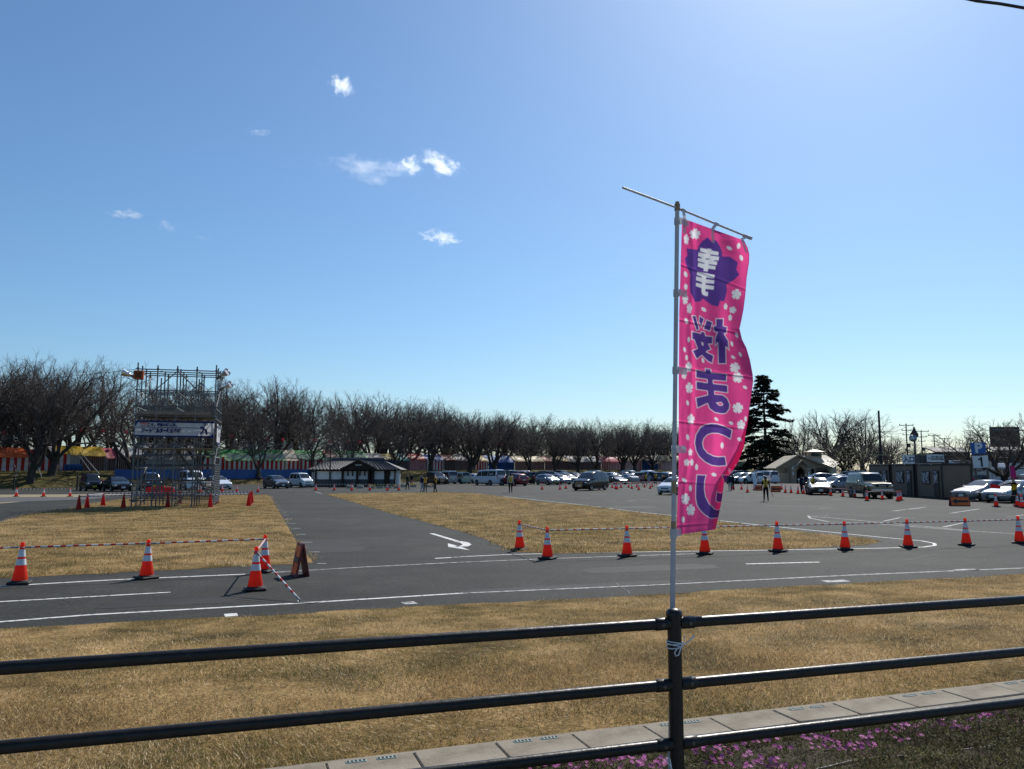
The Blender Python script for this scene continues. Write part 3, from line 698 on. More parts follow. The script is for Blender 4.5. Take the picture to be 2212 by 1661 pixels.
# ================================================================ STALLS ON THE BANK
M_pole = pbsdf('galvanised_pole', (.42, .43, .43), .45, .8)
RED, WHITE = (.50, .04, .035), (.75, .73, .71)
def curtain_mat(kind):
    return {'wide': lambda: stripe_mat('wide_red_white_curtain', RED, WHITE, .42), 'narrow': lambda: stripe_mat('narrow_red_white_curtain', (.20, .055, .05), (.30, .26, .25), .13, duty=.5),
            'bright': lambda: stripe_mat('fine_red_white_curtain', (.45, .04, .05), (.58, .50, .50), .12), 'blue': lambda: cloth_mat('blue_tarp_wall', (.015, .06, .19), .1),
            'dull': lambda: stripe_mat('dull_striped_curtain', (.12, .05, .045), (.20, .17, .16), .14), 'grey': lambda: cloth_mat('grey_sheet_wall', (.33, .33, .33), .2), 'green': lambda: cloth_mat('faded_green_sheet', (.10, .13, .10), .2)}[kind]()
ROOFC = {'orange': (.62, .13, .03), 'white': (.66, .66, .66), 'yellow': (.62, .42, .04), 'pink': (.55, .13, .18), 'green': (.05, .34, .10), 'tan': (.50, .40, .20), 'blue': (.04, .15, .52), 'teal': (.12, .42, .44), 'red': (.50, .05, .05), 'salmon': (.52, .20, .15), 'grey': (.25, .25, .26), 'gold': (.50, .36, .10), 'cream': (.62, .56, .42)}
def stall(x0, x1, yr, ye, yb, roof, wall, label, noff=8.0, sag=.12, ny=6, droop=0.0):
    """festival stall seen from behind: x-range, roof ridge, eave and base heights measured in the picture"""
    def on_bank(px):
        lo, hi = -.6, 1.7
        for _ in range(40):
            m = (lo + hi) / 2; p = BK(m, noff)
            if px_of(Vector((p.x, p.y, 2.2))) < px: lo = m
            else: hi = m
        return BK(lo, noff)
    A, Bp = on_bank(x0), on_bank(x1); d = (Bp - A); L = d.length; rz = math.atan2(d.y, d.x); mid = (A + Bp) / 2; Y = mid.y; xm = (x0 + x1) / 2
    zr, ze, zb = at(xm, yr, Y + 1.5).z, at(xm, ye, Y).z, at(xm, yb, Y).z; zb = min(zb, 2.0); D = 3.0
    zr = max(zr, ze + .15)
    t = thing('festival_stall', label, 'stall', (mid.x, mid.y, 0), rz, 'festival stalls on the embankment')
    R = random.Random(int(x0)); n = max(4, int(L / .8)); b = MB()
    rows = [(-.12, ze - .18, .05), (0, ze, .0), (D * .25, (ze + zr) / 2 + .03, sag), (D * .5, zr, .02), (D * .8, (ze + zr) / 2, sag), (D, ze + .1, 0)]
    for q, (yy, z, s_) in enumerate(rows):
        for i in range(n + 1):
            u = i / n; b.v.append((-L / 2 + L * u, yy + R.uniform(-.05, .05), z - s_ * (.5 + R.random()) * math.sin(math.pi * ((u * max(1, round(L / 3))) % 1)) + R.uniform(-.03, .03)))
    for q in range(len(rows) - 1):
        for i in range(n): b.f.append((q * (n + 1) + i, q * (n + 1) + i + 1, (q + 1) * (n + 1) + i + 1, (q + 1) * (n + 1) + i)); b.mi.append(0)
    b.build('roof', cloth_mat('canopy_' + roof, tuple(min(.95, v * 1.25) for v in ROOFC[roof]), .5, .5, .4), t, smooth=True)
    b = MB(); m = max(10, int(L / .18)); nz = 5
    for j in range(nz + 1):
        f = j / nz
        for i in range(m + 1):
            u = i / m; fold = .06 * math.sin(u * L * 7 + R.uniform(-.3, .3)) * (.3 + .7 * f) + .05 * math.sin(u * L * 2.3) * f
            b.v.append((-L / 2 + L * u, fold + .03, ze - .1 + (zb - ze + .1) * f - droop * math.sin(u * L * 1.7) * f))
    for j in range(nz):
        for i in range(m): b.f.append((j * (m + 1) + i, (j + 1) * (m + 1) + i, (j + 1) * (m + 1) + i + 1, j * (m + 1) + i + 1)); b.mi.append(0)
    b.build('back_curtain', curtain_mat(wall), t, smooth=True)
    for sx in (-1, 1):
        b = MB(); b.poly([(sx * (L / 2 - .04), .1, zb), (sx * (L / 2 - .04), D - .1, zb), (sx * (L / 2 - .04), D - .1, ze), (sx * (L / 2 - .04), D * .5, zr - .08), (sx * (L / 2 - .04), .1, ze - .05)]); b.build('side_curtain', curtain_mat(wall), t)
    for sx in (-.5, .5):
        for yy in (.0, D): MB().tube([(sx * (L - .2), yy + .02, bank_z(noff) - .2), (sx * (L - .2), yy + .02, ze)], .03, 6).build('pole', M_pole, t)
    return t
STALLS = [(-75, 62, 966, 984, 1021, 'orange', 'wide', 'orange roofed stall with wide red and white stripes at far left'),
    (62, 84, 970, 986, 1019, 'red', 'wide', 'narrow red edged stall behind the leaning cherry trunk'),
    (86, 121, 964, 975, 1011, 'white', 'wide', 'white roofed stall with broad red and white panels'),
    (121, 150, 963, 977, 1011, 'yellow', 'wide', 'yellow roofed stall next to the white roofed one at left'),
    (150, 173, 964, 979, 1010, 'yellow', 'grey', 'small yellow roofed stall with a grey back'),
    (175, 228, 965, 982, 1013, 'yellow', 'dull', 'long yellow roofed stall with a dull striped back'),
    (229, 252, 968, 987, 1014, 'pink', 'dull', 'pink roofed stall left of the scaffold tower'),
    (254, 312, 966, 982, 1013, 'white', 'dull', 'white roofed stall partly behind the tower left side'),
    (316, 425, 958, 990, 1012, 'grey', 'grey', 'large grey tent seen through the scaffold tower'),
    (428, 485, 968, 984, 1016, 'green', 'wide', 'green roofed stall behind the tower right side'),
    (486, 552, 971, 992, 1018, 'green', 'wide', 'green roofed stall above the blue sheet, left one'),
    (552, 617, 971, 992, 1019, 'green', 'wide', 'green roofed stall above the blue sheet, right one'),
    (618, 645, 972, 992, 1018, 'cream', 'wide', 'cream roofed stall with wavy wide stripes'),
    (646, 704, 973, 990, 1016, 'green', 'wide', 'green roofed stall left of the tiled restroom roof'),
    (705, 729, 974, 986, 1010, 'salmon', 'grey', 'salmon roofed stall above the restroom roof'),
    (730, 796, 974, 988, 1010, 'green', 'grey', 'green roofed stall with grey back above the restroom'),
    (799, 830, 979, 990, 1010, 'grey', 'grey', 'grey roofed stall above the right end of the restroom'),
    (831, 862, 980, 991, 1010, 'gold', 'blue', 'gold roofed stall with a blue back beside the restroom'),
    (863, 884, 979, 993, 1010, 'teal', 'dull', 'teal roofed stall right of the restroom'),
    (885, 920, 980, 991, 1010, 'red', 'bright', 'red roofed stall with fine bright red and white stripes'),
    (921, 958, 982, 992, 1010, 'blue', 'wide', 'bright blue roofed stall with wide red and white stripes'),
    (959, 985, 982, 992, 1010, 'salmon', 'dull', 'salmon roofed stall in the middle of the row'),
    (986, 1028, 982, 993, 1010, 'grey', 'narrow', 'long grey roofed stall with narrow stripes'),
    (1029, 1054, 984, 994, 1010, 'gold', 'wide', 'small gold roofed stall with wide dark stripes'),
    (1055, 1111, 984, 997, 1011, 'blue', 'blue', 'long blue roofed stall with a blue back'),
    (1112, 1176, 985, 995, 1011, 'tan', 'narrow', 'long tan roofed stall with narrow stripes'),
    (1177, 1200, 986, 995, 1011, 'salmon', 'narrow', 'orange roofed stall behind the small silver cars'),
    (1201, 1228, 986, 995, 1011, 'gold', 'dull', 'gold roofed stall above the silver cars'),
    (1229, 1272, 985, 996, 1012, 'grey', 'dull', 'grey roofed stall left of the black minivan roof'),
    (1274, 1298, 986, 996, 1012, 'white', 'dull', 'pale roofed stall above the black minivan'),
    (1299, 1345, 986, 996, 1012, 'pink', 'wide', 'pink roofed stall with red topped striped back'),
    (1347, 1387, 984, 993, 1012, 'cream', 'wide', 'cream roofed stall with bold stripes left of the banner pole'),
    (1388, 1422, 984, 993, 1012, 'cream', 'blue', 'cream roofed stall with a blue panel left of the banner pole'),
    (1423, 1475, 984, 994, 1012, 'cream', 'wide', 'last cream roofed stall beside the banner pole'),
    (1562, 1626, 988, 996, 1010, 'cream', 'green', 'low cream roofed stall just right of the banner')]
ORD1 = ['first', 'second', 'third', 'fourth', 'fifth', 'sixth', 'seventh', 'eighth', 'ninth', 'tenth', 'eleventh', 'twelfth', 'thirteenth', 'fourteenth', 'fifteenth', 'sixteenth', 'seventeenth', 'eighteenth', 'nineteenth', 'twentieth']
for i, (x, t) in enumerate(sorted([q for q in ROWS[0] if q[0] > -5], key=lambda q: q[0])):
    t['label'] = f"bare cherry tree on the bank slope, {ORD1[i]} from the left" if i < 20 else "bare cherry tree on the bank slope near the pink banner"
for x, t in ROWS[1]:
    for a in STALLS:
        if a[0] - 2 <= x <= a[1] + 2: t['label'] = ' '.join(('bare cherry tree rising behind the ' + a[7]).split()[:16])
for a in STALLS: stall(*a[:7], a[7], droop=.12 if 486 <= a[0] < 700 else 0)
# clear plastic rain sheets over the green stalls, blue ground sheet
M_plastic = pbsdf('cloudy_plastic_sheet', (.45, .47, .48), .35, 0, .5, Alpha=.55)
def bank_sheet(name, label, cat, x0, x1, y0, y1, noff, mat, wav=.12, grp=None):
    t = MB(); n = 40; nz = 5; base = None
    for j in range(nz + 1):
        for i in range(n + 1):
            x = x0 + (x1 - x0) * i / n; lo, hi = -.6, 1.7
            for _ in range(30):
                m = (lo + hi) / 2; p = BK(m, noff)
                if px_of(Vector((p.x, p.y, 2.2))) < x: lo = m
                else: hi = m
            p = BK(lo, noff + wav * math.sin(i * 1.9) * (j / nz)); zt, zb = at(x, y0, p.y).z, at(x, y1, p.y).z
            t.v.append((p.x, p.y, max(zt + (zb - zt) * j / nz + .05 * math.sin(i * 1.1) * (1 if j in (0,) else 0), bank_z(noff) + .02 if j == nz else -1)))
    for j in range(nz):
        for i in range(n): t.f.append((j * (n + 1) + i, (j + 1) * (n + 1) + i, (j + 1) * (n + 1) + i + 1, j * (n + 1) + i + 1)); t.mi.append(0)
    return tag(t.build(name, mat, smooth=True), label, cat, grp)
bank_sheet('plastic_sheet', 'cloudy grey plastic sheet hung above the green stall roofs', 'sheet', 490, 760, 952, 972, 15.0, M_plastic)
bank_sheet('plastic_sheet', 'cloudy plastic sheet hung in front of the green stall roofs', 'sheet', 488, 790, 980, 993, 7.4, M_plastic)
bank_sheet('blue_tarp', 'long blue tarpaulin hung along the bank behind the parked cars', 'tarp', 248, 683, 1014, 1047, 2.3, cloth_mat('blue_tarp', (.012, .075, .27), .15, .4, .5), .25)
bt = bank_sheet('blue_tarp', 'crumpled blue tarpaulin bundle below the yellow stalls', 'tarp', 138, 177, 1003, 1018, 6.6, cloth_mat('blue_tarp', (.012, .075, .27)), .5)
# leaning props behind the left stalls
for k, (a, b_) in enumerate((((28, 988), (37, 1030)), ((75, 985), (90, 1031)), ((172, 985), (195, 1017)), ((181, 985), (215, 1024)))):
    P, Q = at(a[0], a[1], 96), at(b_[0], b_[1], 93); Q.z = max(.3, Q.z)
    tag(MB().tube([P, Q], .035, 6).build('prop_pole', M_pole), ['thin metal prop leaning on the orange stall, left one', 'thin metal prop leaning on the orange stall, right one', 'thin metal prop left of the dull striped stall back', 'thin metal prop crossing the dull striped stall back'][k], 'pole')
# short black bollards at the left
for x, lab in ((29, 'black bollard nearest the left edge of the photo'), (166, 'black bollard behind the middle one of three far cones'), (303, 'black bollard beside the black box car')):
    p = G(x, 1059); tag(MB().lathe([(.09, 0), (.09, 1.45), (.06, 1.55), (.01, 1.57)], 10).build('bollard', pbsdf('black_bollard', (.012, .012, .012), .5)), lab, 'bollard').location = p
# pink paper lanterns on a rope through the trees
M_lan = cloth_mat('pink_lantern_paper', (.80, .12, .16), .5)
ROPE = [(-60, 935), (9, 934), (112, 925), (178, 928), (222, 931), (273, 933), (420, 935), (500, 942), (577, 950), (611, 950), (680, 951), (713, 955), (752, 954), (777, 956), (905, 962), (1001, 963), (1040, 968), (1081, 962), (1250, 970)]
pts = []
for x, y in ROPE: pts.append(at(x, y - 4, float(np.interp(x, [-60, 600, 1250], [96, 126, 186]))))
rope = MB(); 
for i in range(len(pts) - 1):
    m = (pts[i] + pts[i + 1]) / 2 - Vector((0, 0, .15)); rope.tube([pts[i], m, pts[i + 1]], .015, 4)
tag(rope.build('lantern_rope', pbsdf('dark_rope', (.03, .03, .03), .9)), 'thin dark rope strung with lanterns through the cherry trees', 'rope')
LN = ['at the far left edge', 'above the white roofed stall', 'above the small yellow stall', 'above the long yellow stall', 'above the pink stall', 'behind the tower', 'just right of the tower', 'above the left green stall', 'above the right green stall', 'above the cream stall', 'above the wavy striped curtain', 'above the restroom ridge', 'above the restroom gable', 'above the red stall', 'above the grey stall', 'above the gold stall', 'above the long blue stall']
lan = MB(); lan.lathe([(.05, .0), (.17, .05), (.23, .18), (.23, .30), (.17, .43), (.05, .48)], 12, (0, 0, -.5)); lan_m = lan.mesh('shade', M_lan, smooth=True)
cap_m = MB().lathe([(.07, 0), (.07, .05)], 10, (0, 0, -.03)).mesh('cap', M_black)
for i in range(1, len(pts) - 1):
    t = thing('paper_lantern', 'round pink paper lantern on the rope ' + LN[i - 1], 'lantern', pts[i], 0, 'pink paper lanterns in the trees'); link('shade', lan_m, t); link('cap', cap_m, t)

# ================================================================ RESTROOM WITH TILED ROOF
M_plaster = noise_mat('white_plaster', [(.70, .70, .69), (.80, .80, .79)], 2, .85, .2)
M_timber = noise_mat('dark_timber', [(.018, .012, .009), (.045, .028, .02)], 4, .7, .3, stretch=(1, 1, .2))
M_wains = noise_mat('dark_wainscot', [(.06, .064, .066), (.085, .09, .092)], 3, .7, .3)
M_tile = noise_mat('grey_roof_tile', [(.05, .053, .06), (.10, .105, .115)], 1.5, .68, .35)
M_glass = pbsdf('dark_window_glass', (.02, .025, .03), .08, 0, .6)
def tiled_plane(b, a0, a1, r1, r0, nc, nr, lift=.05):
    """rows of barrel tiles between eave a0-a1 and ridge r0-r1, as lapped strips with raised rolls"""
    a0, a1, r0, r1 = map(Vector, (a0, a1, r0, r1)); nrm = (a1 - a0).cross(r0 - a0).normalized()
    if nrm.z < 0: nrm = -nrm
    for j in range(nr):
        f0, f1 = j / nr, (j + 1.15) / nr; f1 = min(f1, 1)
        for i in range(nc):
            u0, u1 = i / nc, (i + 1) / nc; g = lambda u, f: a0.lerp(r0, f).lerp(a1.lerp(r1, f), u)
            um = u0 + (u1 - u0) * .55; h0, h1 = lift * 1.2, lift * .2
            vs = [g(u0, f0) + nrm * h0, g((u0 + um) / 2, f0) + nrm * (h0 + .09), g(um, f0) + nrm * h0, g(u1, f0) + nrm * (h0 - .02), g(u0, f1) + nrm * h1, g((u0 + um) / 2, f1) + nrm * (h1 + .09), g(um, f1) + nrm * h1, g(u1, f1) + nrm * (h1 - .02)]
            b.add(vs, [(0, 1, 5, 4), (1, 2, 6, 5), (2, 3, 7, 6), (0, 3, 2, 1)])
    b.poly([a0, a1, r1, r0])
wc = thing('restroom_building', 'white plaster restroom with dark timber posts and grey tiled roof', 'building', G(768, 1051.5), .03)
dW = wc.location.y / F_PX            # metres per measured pixel here
def wx(px): return (px - 768) * dW
def wz(py): return (1051.5 - py) * dW
X0, X1, XD = wx(683), wx(852), 5.5; ze, zr = wz(1015), wz(994.5)
MB().box(((X0 + X1) / 2, XD / 2 + .1, ze / 2), (X1 - X0, XD, ze)).build('wall', M_plaster, wc)
for x0, x1 in ((683, 764), (765, 800), (807, 829), (840, 852)):
    MB().box(((wx(x0) + wx(x1)) / 2, .06, wz(1035.5) / 2), (wx(x1) - wx(x0) - .02, .09, wz(1035.5))).build('wainscot', M_wains, wc)
for x in (683, 713, 741, 772, 797, 806, 852):
    MB().box((wx(x), .0, ze / 2 + .02), (.16, .22, ze)).build('post', M_timber, wc)
MB().box(((X0 + X1) / 2, .0, ze - .08), (X1 - X0 + .3, .2, .18)).build('beam', M_timber, wc)
for x in (751, 761, 777, 787, 840.5, ):
    w = MB().box((wx(x), .02, wz(1023)), (.18, .08, .6)).build('window', M_timber, wc); MB().box((wx(x), -.03, wz(1023)), (.12, .02, .52)).build('pane', M_glass, w)
MB().box((wx(834.5), .03, wz(1033)), (.68, .12, wz(1017))).build('doorway', M_black, wc); MB().box((wx(801.5), .03, wz(1033)), (.42, .12, wz(1016))).build('doorway', M_black, wc)
MB().box((wx(834.5), -.04, wz(1030)), (.55, .03, 1.6)).build('door', M_timber, wc)
rb = MB(); e0, e1 = wx(668), wx(867); ra, rb_ = wx(712), wx(820); yf, yb_ = -.55, XD + .55; ym = XD / 2
tiled_plane(rb, (e0, yf, ze), (e1, yf, ze), (rb_, ym, zr), (ra, ym, zr), 26, 8)
rb.poly([(e1, yb_, ze), (e0, yb_, ze), (ra, ym, zr), (rb_, ym, zr)]); tiled_plane(rb, (e0, yb_, ze), (e0, yf, ze), (ra, ym, zr), (ra, ym, zr), 14, 9); rb.poly([(e1, yf, ze), (e1, yb_, ze), (rb_, ym, zr)])
rb.poly([(e0, yf, ze - .02), (e0, yb_, ze - .02), (e1, yb_, ze - .02), (e1, yf, ze - .02)])
roof = rb.build('roof', M_tile, wc)
MB().bbox(((ra + rb_) / 2, ym, zr + .16), (rb_ - ra + .5, .34, .34), .1).build('ridge_tiles', M_tile, roof)
MB().tube([(e0, yf, ze - .04), (e1, yf, ze - .04)], .05, 6).build('gutter', M_timber, roof)
gx, gz, gy = wx(776), wz(996), -1.0
g0, g1 = wx(741), wx(812); b = MB()
tiled_plane(b, (g0 - .2, gy, ze - .02), (g0 - .2, ym, ze - .02), (gx, ym, gz), (gx, gy, gz), 12, 8); tiled_plane(b, (g1 + .2, ym, ze - .02), (g1 + .2, gy, ze - .02), (gx, gy, gz), (gx, ym, gz), 12, 8)
b.build('porch_roof', M_tile, wc)
MB().slab([(g0, gy + .15, ze), (g1, gy + .15, ze), (gx, gy + .15, gz - .12)], (0, .1, 0)).build('gable', M_timber, wc)
for a in ((g0 - .2, ze), (g1 + .2, ze)): MB().bar((a[0], gy - .03, a[1]), (gx, gy - .03, gz + .06), .07, .22).build('barge_board', M_timber, wc)
for x in (741, 772, 797, 806): MB().box((wx(x), gy + .25, ze / 2), (.15, .15, ze)).build('porch_post', M_timber, wc)
MB().box((wx(776), gy + .1, wz(1005)), (.8, .06, .12)).build('name_plate', pbsdf('pale_plate', (.5, .48, .42), .6), wc)
MB().box((wx(677), 1.2, wz(1036)), (wx(682) - wx(671.5), 1.2, wz(1021))).build('side_hut', noise_mat('grey_plaster', [(.34, .34, .33), (.42, .42, .41)], 2, .85), wc)
MB().box((wx(858), .3, wz(1035)), (wx(862) - wx(853.5), .3, wz(1018))).build('side_screen', M_plaster, wc)
# lamp post and planters in front of it
p = G(712, 1054); t = thing('lamp_post', 'slim dark lamp post in front of the restroom', 'lamp post', p); MB().lathe([(.11, 0), (.09, .3), (.08, 3.2), (.06, 5.0)], 10).build('pole', pbsdf('dark_steel', (.04, .04, .042), .5, .5), t); MB().bbox((0, -.2, 5.02), (.14, .6, .12), .04).build('lamp_head', pbsdf('dark_steel'), t)
M_planter = noise_mat('concrete_planter', [(.30, .28, .25), (.42, .40, .36)], 4, .9)
PLN = [(756, 'white', 'leftmost'), (778, 'white', 'second'), (803, 'yellow', 'third'), (821, 'green', 'fourth'), (839, 'green', 'fifth'), (857, 'yellow', 'sixth'), (872, 'white', 'seventh'), (893, 'yellow', 'eighth'), (921, 'yellow', 'ninth'), (934, 'yellow', 'tenth')]
for x, c, lab in PLN:
    p = G(x, 1055.0 if x < 870 else 1052.5); t = thing('planter', f'concrete planter with low {c} flowers, {lab} in the row by the restroom', 'planter', p, 0, 'planters by the restroom', .56)
    b = MB(); b.add([(-.62, -.28, 0), (.62, -.28, 0), (.62, .28, 0), (-.62, .28, 0), (-.74, -.36, .45), (.74, -.36, .45), (.74, .36, .45), (-.74, .36, .45)], [(3, 2, 1, 0), (4, 5, 6, 7), (0, 1, 5, 4), (1, 2, 6, 5), (2, 3, 7, 6), (3, 0, 4, 7)]); b.build('box', M_planter, t)
    r = np.random.default_rng(int(x)); n = 420; P = np.stack([r.uniform(-.68, .68, n), r.uniform(-.3, .3, n), .42 + .28 * r.random(n) * (1.6 if x == 839 else 1)], 1); Vv = np.repeat(P, 3, 0).reshape(n, 3, 3) + r.normal(0, .05, (n, 3, 3))
    fc = {'white': (.6, .6, .58), 'yellow': (.6, .42, .03), 'green': (.06, .10, .03)}[c]; C = np.where(r.random(n)[:, None] < (.4 if c != 'green' else 0), fc, np.array((.05, .085, .025)) * (.6 + .8 * r.random(n))[:, None])
    link('plants', np_mesh('plants', Vv.reshape(-1, 3), np.arange(n * 3).reshape(n, 3), attr_mat('petal'), np.repeat(C, 3, 0)), t)['kind'] = 'stuff'

# ================================================================ TAN BUILDING WITH CUPOLA
M_tan = noise_mat('tan_stucco', [(.42, .33, .225), (.52, .42, .29)], 1.5, .9, .2); M_tan2 = noise_mat('brown_stucco', [(.28, .225, .16), (.36, .29, .21)], 1.5, .9, .2)
M_tanroof = noise_mat('tan_roof_tile', [(.40, .35, .26), (.52, .46, .35)], 1.2, .55, .5, bump=.4, bscale=8)
D2 = 126.0; c2 = at(1735, 1013, D2); tb = thing('park_building', 'tan gabled building with a small square rooftop cupola', 'building', (c2.x, D2, 0), -.12)
k2 = D2 / F_PX
def tx(px): return (px - 1725) * k2
def tz(py): return CAM_H + (1013 - py) * k2
ez, rz2 = tz(1010), tz(984); gxA, gxL, gxR = tx(1714), tx(1667), tx(1783)
b = MB(); b.slab([(tx(1672), 0, 0), (tx(1781), 0, 0), (tx(1781), 0, ez), (gxA, 0, rz2 - .2), (tx(1672), 0, ez)], (0, 9, 0)); b.build('wall', M_tan, tb)
b = MB(); b.slab([(tx(1783), .3, 0), (tx(1812), 5, 0), (tx(1812), 5, ez + .7), (tx(1783), .3, ez - .1)], (-.6, 4.5, 0)); b.build('side_wall', M_tan, tb)
def shingle(b, a0, a1, r1, r0, n):
    a0, a1, r0, r1 = map(Vector, (a0, a1, r0, r1)); nrm = (a1 - a0).cross(r0 - a0).normalized(); nrm = nrm if nrm.z > 0 else -nrm
    for j in range(n):
        f0, f1 = j / n, min(1, (j + 1.1) / n); p = [a0.lerp(r0, f0) + nrm * .10, a1.lerp(r1, f0) + nrm * .10, a1.lerp(r1, f1) + nrm * .03, a0.lerp(r0, f1) + nrm * .03, a0.lerp(r0, f0), a1.lerp(r1, f0)]
        b.add(p, [(0, 1, 2, 3), (4, 5, 1, 0)])
    b.poly([a0, a1, r1, r0])
b = MB(); shingle(b, (gxL, -.8, ez - .15), (gxL, 9.5, ez - .15), (gxA, 9.5, rz2), (gxA, -.8, rz2), 14); shingle(b, (gxR, 9.5, ez - .15), (gxR, -.8, ez - .15), (gxA, -.8, rz2), (gxA, 9.5, rz2), 14); b.build('roof', M_tanroof, tb)
b = MB(); shingle(b, (tx(1784), -.7, ez - .12), (tx(1818), 5.0, ez + .6), (tx(1806), 9, rz2 + .1), (tx(1765), 4.5, rz2 + .1), 12); shingle(b, (tx(1784), -.7, ez - .12), (tx(1784), -.6, ez - .1), (tx(1765), 4.5, rz2 + .1), (tx(1730), 4.5, rz2 - .1), 12); b.build('wing_roof', M_tanroof, tb)
for xe in (gxL, gxR): MB().bar((xe, -.85, ez - .1), (gxA, -.85, rz2 + .05), .1, .26).build('barge_board', M_tan2, tb)
b = MB(); b.slab([(tx(1695), -1.6, 0), (tx(1706), -1.6, 0), (tx(1706), -1.6, ez - .5), (tx(1714), -1.6, ez + .2), (tx(1724), -1.6, ez - .5), (tx(1724), -1.6, 0), (tx(1736), -1.6, 0), (tx(1736), -1.6, ez + .05), (tx(1716), -1.6, ez + .95), (tx(1695), -1.6, ez + .05)], (0, 1.5, 0)); b.build('porch', M_tan2, tb)
for s_ in (-1, 1): MB().bar((tx(1716) + s_ * tx(1741), -1.7, ez - .05), (tx(1716), -1.7, ez + 1.12), 1.5, .14).build('porch_eave', M_tan2, tb)
MB().box((tx(1714.5), -.05, 1.1), (tx(1724) - tx(1706), .12, 2.2)).build('doorway', M_black, tb); MB().box((tx(1743), -.05, 1.1), (.6, .1, 2.2)).build('doorway', M_black, tb)
for x0, x1 in ((1676, 1692), (1750, 1778)):
    w = MB().box(((tx(x0) + tx(x1)) / 2, -.04, 2.0), (tx(x1) - tx(x0), .1, .9)).build('window', M_tan2, tb); MB().box(((tx(x0) + tx(x1)) / 2, -.1, 2.0), (tx(x1) - tx(x0) - .15, .04, .75)).build('pane', M_glass, w)
for x in (1699, 1731): MB().box((tx(x), -1.65, 2.35), (.32, .06, .42)).build('sign', M_plaster, tb); MB().box((tx(x), -1.65, 1.5), (.2, .06, .55)).build('lamp', M_plaster, tb)
cu = MB().box((tx(1764), 4.5, tz(981)), (1.9, 1.9, tz(974) - tz(988))).build('cupola', M_tan2, tb); b = MB(); cz = tz(975)
for a, c in (((-1, -1), (1, -1)), ((1, -1), (1, 1)), ((1, 1), (-1, 1)), ((-1, 1), (-1, -1))): b.poly([(tx(1764) + a[0] * 1.35, 4.5 + a[1] * 1.35, cz), (tx(1764) + c[0] * 1.35, 4.5 + c[1] * 1.35, cz), (tx(1764), 4.5, tz(969.5))])
b.poly([(tx(1764) + q[0] * 1.35, 4.5 + q[1] * 1.35, cz - .02) for q in ((-1, 1), (1, 1), (1, -1), (-1, -1))]); b.build('cupola_roof', M_tanroof, cu); MB().box((tx(1764), 3.5, tz(981)), (1.4, .1, .55)).build('louvre', M_glass, cu)

# ================================================================ BROWN CABINS
M_cab = noise_mat('brown_cabin_panel', [(.17, .118, .082), (.215, .152, .108)], 1.2, .6, .4); M_cabd = noise_mat('dark_cabin_frame', [(.02, .018, .016), (.035, .03, .027)], 3, .5, .4)
M_winpaper = noise_mat('papered_window', [(.03, .03, .035), (.30, .31, .33), (.45, .46, .48)], 4, .25, .5, stops=[.42, .5, .62], detail=3)
CW, CL, CH = 2.2, 3.95, 2.42; cx0 = G(2037, 1077.5); CLABEL = ['nearest to the viewer beside the silver sedan', 'in the middle of the row of three', 'farthest of the row, behind the tan off-roader']
for i in range(3):
    t = thing('site_cabin', 'brown prefab cabin ' + CLABEL[i], 'cabin', (cx0.x + .02 * i, cx0.y + i * (CL + .22), 0), -.03, 'brown prefab cabins')
    MB().bbox((CW / 2, CL / 2, CH / 2 + .08), (CW, CL, CH), .02).build('wall', M_cab, t)
    MB().bbox((CW / 2, CL / 2, CH + .13), (CW + .12, CL + .12, .16), .02).build('roof', M_cabd, t)
    for xx in (.02, CW - .02):
        for yy in (.02, CL - .02): MB().box((xx, yy, CH / 2 + .05), (.12, .12, CH + .1)).build('corner_post', M_cabd, t)
    MB().box((CW / 2, CL / 2, .06), (CW + .05, CL + .05, .12)).build('base_frame', M_cabd, t)
    w = MB().box((-.02, CL * .60, 1.55), (.08, 1.25, 1.0)).build('window', M_cabd, t)
    for yy in (-.29, .29): MB().box((-.07, CL * .60 + yy, 1.55), (.03, .52, .86)).build('pane', M_winpaper, w)
    d = MB().box((-.02, CL * .2, 1.12), (.08, .78, 1.95)).build('door', M_cabd, t)
    MB().box((-.07, CL * .2, 1.58), (.03, .55, .9)).build('pane', M_winpaper, d); MB().box((-.09, CL * .2 + .3, 1.05), (.05, .04, .14)).build('handle', M_pole, d)
    for yy in (CL * .35, CL * .8): MB().box((-.07, yy, CH + .13), (.03, .12, .06)).build('lamp', M_plaster, t)

# ================================================================ SIGNS, POLES, TRUCKS AT THE RIGHT
M_steel = noise_mat('weathered_steel', [(.10, .085, .07), (.16, .14, .12)], 5, .6, .4, metal=.3)
M_white = noise_mat('white_sign_face', [(.66, .67, .68), (.74, .75, .76)], 2, .5); M_bluesign = pbsdf('blue_sign_face', (.012, .10, .36), .45); M_navy = pbsdf('navy_ink', (.015, .03, .12), .5); M_ink = pbsdf('black_ink', (.01, .01, .01), .5)
RX = (math.pi / 2, 0, 0)
dP = 63.0; q = at(2107, 1013, dP); ps = thing('parking_sign', 'blue P sign above a white number 1 sign on leaning posts', 'sign', (q.x + .55, dP, 0), -.35); ps.rotation_euler = (0, math.radians(-3.0), -.35)
kz = lambda y: CAM_H + (1013 - y) * dP / F_PX
for sx in (-.36, .46): MB().box((sx, .12, kz(958) / 2), (.14, .14, kz(958))).build('post', M_steel, ps)
f = MB().bbox((0, 0, kz(968.5)), (1.02, .18, .9), .02).build('parking_panel', M_bluesign, ps); lettering('P', 1.05, M_white, f, (0, -.095, kz(968.5)), RX, .045)
f = MB().bbox((.05, 0, kz(997.5)), (1.06, .18, .95), .02).build('number_panel', M_white, ps); MB().slab([(.05 + x * .75, -.092, kz(997.5) + z * .75) for x, z in ((-.02, -.5), (.16, -.5), (.16, .5), (.02, .5), (-.06, .36), (-.22, .30), (-.22, .16), (-.02, .2))], (0, -.008, 0)).build('lettering', M_ink, f)
